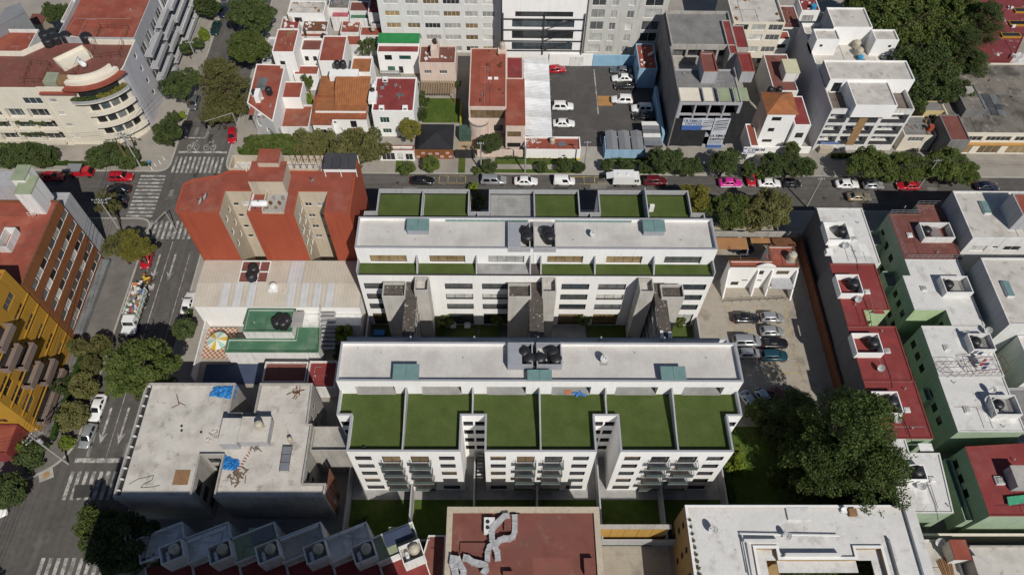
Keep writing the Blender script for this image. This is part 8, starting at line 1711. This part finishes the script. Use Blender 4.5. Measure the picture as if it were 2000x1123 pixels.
# rubbish truck
p = at(262,602,1.5); t = thing('rubbish_truck','white open rubbish truck loaded with bags on the avenue','truck',(p.x,p.y,0)); x,y = p.x,p.y
FADE = mat('faded_green_paint',(.20,.27,.19),var=.2,scale=1)
boxpart(t,'chassis',BUMP,x-1.0,x+1.0,y-4.0,y+3.6,.5,.95); boxpart(t,'bed_floor',RUST,x-1.15,x+1.15,y-1.6,y+3.6,.96,1.06)
for s in (-1.15,1.1):
    for k in range(4): boxpart(t,'side_board',[FADE,WHITE2][k%2],x+s,x+s+.06,y-1.6,y+3.6,1.1+k*.34,1.1+k*.34+.28)
    for k in range(6): boxpart(t,'stake',WHITE2,x+s-.03,x+s+.09,y-1.55+k*1.0,y-1.45+k*1.0,1.06,2.5)
boxpart(t,'front_board',FADE,x-1.1,x+1.1,y-1.66,y-1.6,1.06,2.4); boxpart(t,'tail_board',WHITE2,x-1.1,x+1.1,y+3.6,y+3.66,1.06,1.7)
q = MB(); q.frust(rect(x-1.05,x+1.05,y-3.4,y-1.75),rect(x-.92,x+.92,y-3.1,y-1.8),1.0,2.35,True); q.obj('cab', PNT['white'], t); q = MB(); q.box(x-.85,x+.85,y-4.6,y-3.4,.7,1.35); q.obj('bonnet', PNT['white'], t)
q = MB(); q.quad((x-.85,y-3.36,1.5),(x+.85,y-3.36,1.5),(x+.8,y-3.16,2.22),(x-.8,y-3.16,2.22)); q.obj('windscreen', CGLASS, t)
for s in (-1,1): boxpart(t,'fender',PNT['white'],x+s*.95-.2,x+s*.95+.2,y-4.4,y-3.3,.75,1.05); boxpart(t,'mirror',BUMP,x+s*1.2-.1,x+s*1.2+.1,y-3.0,y-2.9,1.7,2.1)
for sy in (-3.8,1.6,2.6):
    for s in (-1,1): o = MB(); o.lathe([(.25,-.15),(.48,-.15),(.48,.15),(.25,.15)],(x+s*.95,y+sy,.48),16,'x'); w_ = o.obj('wheel', TYRE, t); o = MB(); o.lathe([(.02,-.16),(.24,-.155),(.24,.155),(.02,.16)],(x+s*.95,y+sy,.48),12,'x'); o.obj('rim', RIM, w_)
random.seed(12); cols = [mat('bag_black',(.015,.015,.017),var=.1,rough=.35),mat('bag_green',(.03,.22,.13),var=.2),mat('cardboard',(.27,.18,.10),var=.2),mat('bag_white',(.55,.54,.5),var=.1),mat('bag_blue',(.06,.16,.36),var=.1),mat('bag_red',(.33,.05,.04),var=.1)]
RP = [MB() for _ in cols]
for k in range(150):
    c = random.choice([0,2,2,3,3,1,2,4,5,3]); ax = x+random.uniform(-.95,.95); ay = y+random.uniform(-1.4,3.4); az = 1.3+random.uniform(0,1.2)*(1-((ax-x)/1.3)**2)
    if c in (2,3) and random.random() < .6: RP[c].obox(ax,ay,az,az+random.uniform(.05,.3),random.uniform(.3,.9),random.uniform(.2,.6),random.random()*3)
    else: r_ = random.uniform(.15,.32); RP[c].lathe([(r_*.5,-r_*.8),(r_,-.1),(r_*.9,r_*.5),(r_*.25,r_*.95)],(ax,ay,az+r_*.5),8)
for k, m_ in enumerate(cols):
    if RP[k].v: o = RP[k].obj('rubbish_load', m_, t); o['kind'] = 'stuff'
# handcarts of the rubbish crew behind the truck
for k,(a,b,l) in enumerate(((266,558,'white handcart piled with rubbish just behind the truck'),(287,546,'handcart with yellow and red bags behind the truck'))):
    p = at(a,b,.8); t = thing('handcart', l, 'cart', (p.x,p.y,0)); boxpart(t,'tray',WHITE2 if k==0 else RUST,p.x-.7,p.x+.7,p.y-.5,p.y+.5,.5,1.0); q = MB(); q.path([(p.x+.7,p.y-.4,.9),(p.x+1.3,p.y-.4,1.0),(p.x+1.3,p.y+.4,1.0),(p.x+.7,p.y+.4,.9)],.03); q.obj('handle', DARKM, t)
    for s in (-.55,.55): o = MB(); o.lathe([(.2,-.05),(.3,-.05),(.3,.05),(.2,.05)],(p.x,p.y+s,.3),12,'y'); o.obj('wheel', TYRE, t)
    q = MB()
    for j in range(7): r_ = random.uniform(.15,.26); q.lathe([(r_*.5,-r_*.8),(r_,0),(r_*.3,r_)],(p.x+random.uniform(-.5,.5),p.y+random.uniform(-.3,.3),1.05+r_*.5),7)
    q.obj('bags', [mat('bag_orange',(.5,.17,.04),var=.3,scale=3),mat('bag_yellow',(.5,.36,.05),var=.3,scale=3)][k], t)
# ================================================================== people, poles, cables, small things
def person_mesh(shirt, trousers, pose=0):
    """one continuous skinned figure, 1.72 m, mid-stride"""
    J = {'pelvis':(0,0,.94),'waist':(0,.01,1.08),'chest':(0,.02,1.30),'neck':(0,.03,1.47),'head':(0,.05,1.56),'crown':(0,.05,1.70)}
    E_ = [('pelvis','waist'),('waist','chest'),('chest','neck'),('neck','head'),('head','crown')]; Rd = {'pelvis':.135,'waist':.125,'chest':.15,'neck':.055,'head':.095,'crown':.075}
    for s,sg in (('l',-1),('r',1)):
        f = sg*(.22 if pose == 0 else .06)
        J.update({s+'hip':(sg*.09,0,.90),s+'knee':(sg*.10,f*.8+.04,.50),s+'ankle':(sg*.10,f*1.4-.05,.09),s+'toe':(sg*.11,f*1.4+.12,.04),s+'sh':(sg*.19,.02,1.40),s+'elb':(sg*.25,-f*.6-.02,1.13),s+'wr':(sg*.25,-f*.9+.12,.92),s+'hand':(sg*.245,-f*.95+.16,.83)})
        E_ += [('pelvis',s+'hip'),(s+'hip',s+'knee'),(s+'knee',s+'ankle'),(s+'ankle',s+'toe'),('chest',s+'sh'),(s+'sh',s+'elb'),(s+'elb',s+'wr'),(s+'wr',s+'hand')]
        Rd.update({s+'hip':.10,s+'knee':.065,s+'ankle':.045,s+'toe':.04,s+'sh':.065,s+'elb':.048,s+'wr':.034,s+'hand':.04})
    names = list(J); me = bpy.data.meshes.new('person'); me.from_pydata([J[n] for n in names],[(names.index(a),names.index(b)) for a,b in E_],[])
    o = bpy.data.objects.new('tmp', me); COL.objects.link(o); o.modifiers.new('s','SKIN'); sv = me.skin_vertices[0].data
    for i,n in enumerate(names): sv[i].radius = (Rd[n],Rd[n]); sv[i].use_root = (n == 'pelvis')
    sb = o.modifiers.new('b','SUBSURF'); sb.levels = 1; sb.render_levels = 1; bpy.context.view_layer.update()
    m2 = bpy.data.meshes.new_from_object(o.evaluated_get(bpy.context.evaluated_depsgraph_get())); bpy.data.objects.remove(o)
    SK = mat('skin',(.33,.19,.12),var=0); HAIR = mat('hair',(.012,.010,.009),var=0); m2.materials.clear()
    for m_ in (SK, shirt, trousers, HAIR, BUMP): m2.materials.append(m_)
    for p in m2.polygons:
        c = p.center; p.use_smooth = True
        p.material_index = 3 if c.z > 1.60 or (c.z > 1.50 and c.y < .02) else 0 if (c.z > 1.46 or (abs(c.x) > .19 and c.z < 1.12 and c.z > .7)) else 1 if c.z > .98 else 4 if c.z < .08 else 2
    return m2
PM = [person_mesh(mat('shirt_blue',(.03,.22,.50),var=0), mat('trousers_dark',(.02,.022,.03),var=0)), person_mesh(mat('vest_orange',(.55,.16,.02),var=0), mat('trousers_grey',(.09,.09,.10),var=0),1), person_mesh(mat('shirt_white',(.6,.6,.6),var=0), MATS['trousers_dark'],1), person_mesh(mat('shirt_yellow',(.5,.40,.05),var=0), MATS['trousers_grey'])]
for k,(a,b,pm,rz,l) in enumerate(((292,320,0,40,'person in blue shirt walking on the corner pavement'),(283,538,1,-90,'person in orange vest beside the rubbish handcarts'),(277,552,2,30,'person in white shirt behind the rubbish truck'),(289,553,3,120,'person in yellow shirt at the rubbish handcart'))):
    p = at(a,b,.9); o = link('person', PM[pm], None, (p.x,p.y,.12 if k==0 else 0), R(rz)); setp(o, l, 'person')
POLEC = mat('pole_concrete',(.33,.31,.29),var=.15,scale=2); CABLE = mat('cable_black',(.012,.012,.012),var=0,rough=.6)
def pole(base, h, label, arms=((8.6,1.6,0),), lean=None, lamp=None, tr=False, wood=False):
    p = at(*base, .12); t = thing('utility_pole', label, 'utility pole', (p.x,p.y,.12))
    q = MB(); q.tube((p.x,p.y,.12),(p.x,p.y,h),.16,10,.10); q.obj('shaft', WOOD if wood else POLEC, t)
    for z,w_,a in arms:
        c,s = math.cos(R(a)),math.sin(R(a)); q = MB(); q.obox(p.x,p.y,z,z+.12,w_,.12,R(a)); q.obj('crossarm', GALV, t)
        q = MB()
        for k in (-.45,-.15,.15,.45): q.lathe([(.05,0),(.07,.08),(.03,.2)],(p.x+c*w_*k,p.y+s*w_*k,z+.12),8)
        q.obj('insulator', WHITEM, t)
    if tr: q = MB(); q.lathe([(.05,0),(.28,.05),(.28,.8),(.1,.9)],(p.x+.4,p.y,h-2.6),12); q.obj('transformer', GREYW, t)
    if lamp:
        e = (p.x+lamp[0],p.y+lamp[1],h-.2); q = MB(); q.path([(p.x,p.y,h-.8),(p.x+lamp[0]*.5,p.y+lamp[1]*.5,h-.3),e],.04); q.obj('lamp_arm', GALV, t); q = MB(); q.obox(e[0],e[1],e[2]-.12,e[2]+.05,.7,.25,math.atan2(lamp[1],lamp[0])); q.obj('lamp_head', ALU, t)
    return Vector((p.x,p.y,h))
PA = pole((276,328),9.5,'concrete utility pole with street lamp at the cream building corner',((8.9,1.9,0),(8.2,1.5,0)),lamp=(1.8,-.6),tr=True)
PW = pole((262,333),8.6,'second pole with crossarm left of the corner pavement pole',((8.2,1.4,20),),wood=True)
PB = pole((241,459),10.0,'utility pole with wide crossarms beside the zebra crossing',((9.6,2.6,0),(8.9,2.2,0)),lamp=(1.6,.3))
PC_ = pole((133,905),11.0,'utility pole with double crossarms in front of the ochre flats',((10.6,2.4,60),(9.8,2.4,60)),tr=True,lamp=(1.4,.4))
PD = pole((398,150),9.0,'pole on the west pavement beside the grey flats',((8.6,1.6,0),))
PE = pole((1575,404),8.0,'lamp pole on the south kerb of the side street',((7.6,1.2,0),),lamp=(.6,1.6)); PF = pole((1790,372),8.5,'pole between the leafy trees at the right of the side street',((8.1,1.4,0),)); PG = pole((1140,334),8.0,'pole beside the driveway of the car lot',((7.6,1.2,0),)); PI = pole((1025,338),7.5,'slender pole in front of the lot office',((7.1,1.0,0),)); PH_ = pole((940,336),8.0,'pole in front of the pale pink wall',((7.6,1.2,0),))
def cable(a, b, sag, label, offs=(0,), r=.022):
    t = thing('overhead_cables', label, 'cables', tuple((a+b)/2))
    for o_ in offs:
        d = (b-a); d.z = 0; nn = Vector((-d.y,d.x,0)).normalized()*o_; q = MB(); pts = []
        for i in range(15): u = i/14; p = a.lerp(b,u)+nn; pts.append((p.x,p.y,p.z-sag*4*u*(1-u)))
        q.path(pts, r, 4); q.obj('cable', CABLE, t)
S = Vector((PC_.x-2,-10,10.5))
cable(S,PC_,1.0,'cables from below the frame to the pole by the ochre flats',(-.8,-.3,.3,.8)); cable(PC_,PB,1.2,'cables along the west pavement past the ochre and brown buildings',(-1,-.4,.2,.7,1.1)); cable(PB,PA,.8,'cables across the crossing to the corner pole',(-.8,-.2,.3,.8)); cable(PA,PD,.8,'cables up the west pavement beside the grey flats',(-.6,0,.6)); cable(PD,Vector((PD.x-.5,175,9)),1.2,'cables running off to the top of the avenue',(-.6,0,.6)); cable(PA,Vector((-110,PA.y,9)),1.2,'cables running left below the cream balconies',(-.5,0,.5)); cable(PW,PB,.6,'cables from the wooden pole to the crossing pole',(-.3,.3)); cable(PE,PF,.8,'cables along the right of the side street',(-.4,0,.4)); cable(PF,Vector((120,PF.y,8)),.8,'cables leaving the side street at the right edge',(-.4,0,.4)); cable(PH_,PI,.4,'cables between the poles by the pink wall and the lot office',(-.3,.3),.015); cable(PI,PG,.4,'cables between the lot office pole and the driveway pole',(-.3,.3),.015); cable(PC_,Vector((-100,30,9.5)),.8,'cables crossing the bottom left junction',(-.5,0,.5))
# traffic signals on mast arms
def signal(base, arm, label, z=5.6):
    p = at(*base,.1); e = at(*arm,z); t = thing('traffic_signal', label, 'traffic light', (p.x,p.y,.1)); q = MB(); q.tube((p.x,p.y,.1),(p.x,p.y,z),.11,8,.09); q.tube((p.x,p.y,z),(e.x,e.y,z+.2),.07,8,.05); q.obj('mast', POLEC, t)
    q = MB(); q.box(e.x-.18,e.x+.18,e.y-.15,e.y+.15,z-.75,z+.3); q.obj('signal_head', DARKM, t)
    for k,c in enumerate(((.25,.02,.01),(.25,.14,.01),(.01,.16,.06))): q = MB(); q.lathe([(.1,0),(.1,.05)],(e.x,e.y+.15,z+.12-k*.33),10,'y'); q.obj('lens', mat('lens%d'%k,c,var=0,rough=.2), t)
signal((345,452),(282,456),'traffic signal on a mast arm over the southern zebra crossing'); signal((470,262),(398,240),'traffic signal on a mast arm at the northern stop line')
for k,(a,b) in enumerate(((303,322),(312,317),(320,310),(296,329))):
    p = at(a,b,.5); q = MB(); q.lathe([(.09,.12),(.09,.8),(.06,.9)],(p.x,p.y,0),10); q.obj('bollard', WHITEM, None, base=True, label=['second','third','rightmost','leftmost'][k]+' of four white bollards on the corner pavement', cat='bollard', group='bollards on the corner pavement')
p = at(90,927,.15); q = MB(); q.obox(p.x,p.y,.125,.145,2.0,1.6,R(25)); q.obj('manhole_slab', CONC, None, base=True, label='pale square slab set in the bottom left pavement corner', cat='slab'); q = MB(); q.lathe([(.5,.0),(.5,.03),(.3,.035)],(p.x,p.y,.125),18); q.obj('manhole_cover', mat('ochre_lid',(.33,.22,.10),var=.2), None, base=True, label='round ochre lid on the pale slab at bottom left', cat='lid')
# laundry in the gap between two front wings, blue things on the upper porch
random.seed(3)
for k in range(7):
    y = 35.6+k*.55; q = MB(); x = -3.5; q.box(x,x+.85,y,y+.05,1.6+.1*(k%2),2.6); q.obj('hanging_cloth', [CL[1],CL[1],mat('cloth_grey',(.3,.3,.32),var=.1)][k%3], None, base=True, label=['nearest','second','third','fourth','fifth','sixth','farthest'][k]+' cloth on the washing line under the left notch of the white block', cat='laundry', group='washing under the left notch')
q = MB(); TB = mat('toy_blue',(.06,.20,.50),var=.15); 
for k in range(4): p = at(1122+k*6,767+(k%2)*4,14.6); q.obox(p.x,p.y,14.45,14.6+.1*(k%2),.7,.25,k*.9)
q.obj('folded_chairs', TB, None, base=True, label='blue folded garden chairs on the porch of the fourth lawn', cat='chairs'); p = at(1110,765,14.6); q = MB(); q.obox(p.x,p.y,14.45,14.55,.9,.6,.2); q.obj('orange_mat', mat('orange_cloth',(.5,.17,.08),var=.1), None, base=True, label='orange mat beside the blue garden chairs', cat='mat')
p = at(711,873,14.8); q = MB(); q.lathe([(.15,0),(.22,.35),(.18,.4)],(p.x,p.y,14.44),10); q.obj('planter', DARKM, None, base=True, label='small dark planter at the front edge of the leftmost lawn', cat='planter')
p = at(740,648,1.0); q = MB(); q.box(p.x-.9,p.x+.9,p.y-.5,p.y+.5,.2,.9); q.obj('paddling_pool', TB, None, base=True, label='blue tub in the leftmost courtyard garden', cat='tub')
for k,(a,b) in enumerate(((885,636),(913,636))): p = at(a,b,.6); c = thing('garden_chair',['left','right'][k]+' white garden armchair in the courtyard','chair',(p.x,p.y,.2)); boxpart(c,'seat',WHITEM,p.x-.45,p.x+.45,p.y-.4,p.y+.4,.4,.6); boxpart(c,'backrest',WHITEM,p.x-.45,p.x+.45,p.y+.3,p.y+.42,.6,1.05); boxpart(c,'armrest',WHITEM,p.x-.5,p.x-.38,p.y-.4,p.y+.3,.6,.8); boxpart(c,'armrest',WHITEM,p.x+.38,p.x+.5,p.y-.4,p.y+.3,.6,.8)
p = at(1272,408,14.9); q = MB(); q.box(p.x-.35,p.x+.35,p.y-.25,p.y+.15,14.44,15.9); q.obj('folded_parasol', WHITEM, None, base=True, label='white folded lounger standing on the rear roof lawn', cat='lounger')
# antennas and pipes for life on roofs
for k,(a,b,z) in enumerate(((700,682,17.55),(745,690,17.55),(812,470,17.55),(905,700,17.55),(1240,690,17.55),(1380,700,17.55),(1120,470,17.55),(1330,470,17.55),(760,455,17.55),(880,455,17.55))):
    p = at(a,b,z); q = MB(); q.tube((p.x,p.y,z-.02),(p.x,p.y,z+.35),.05,6); q.obj('vent_pipe', GREYW, B if b > 600 else A)
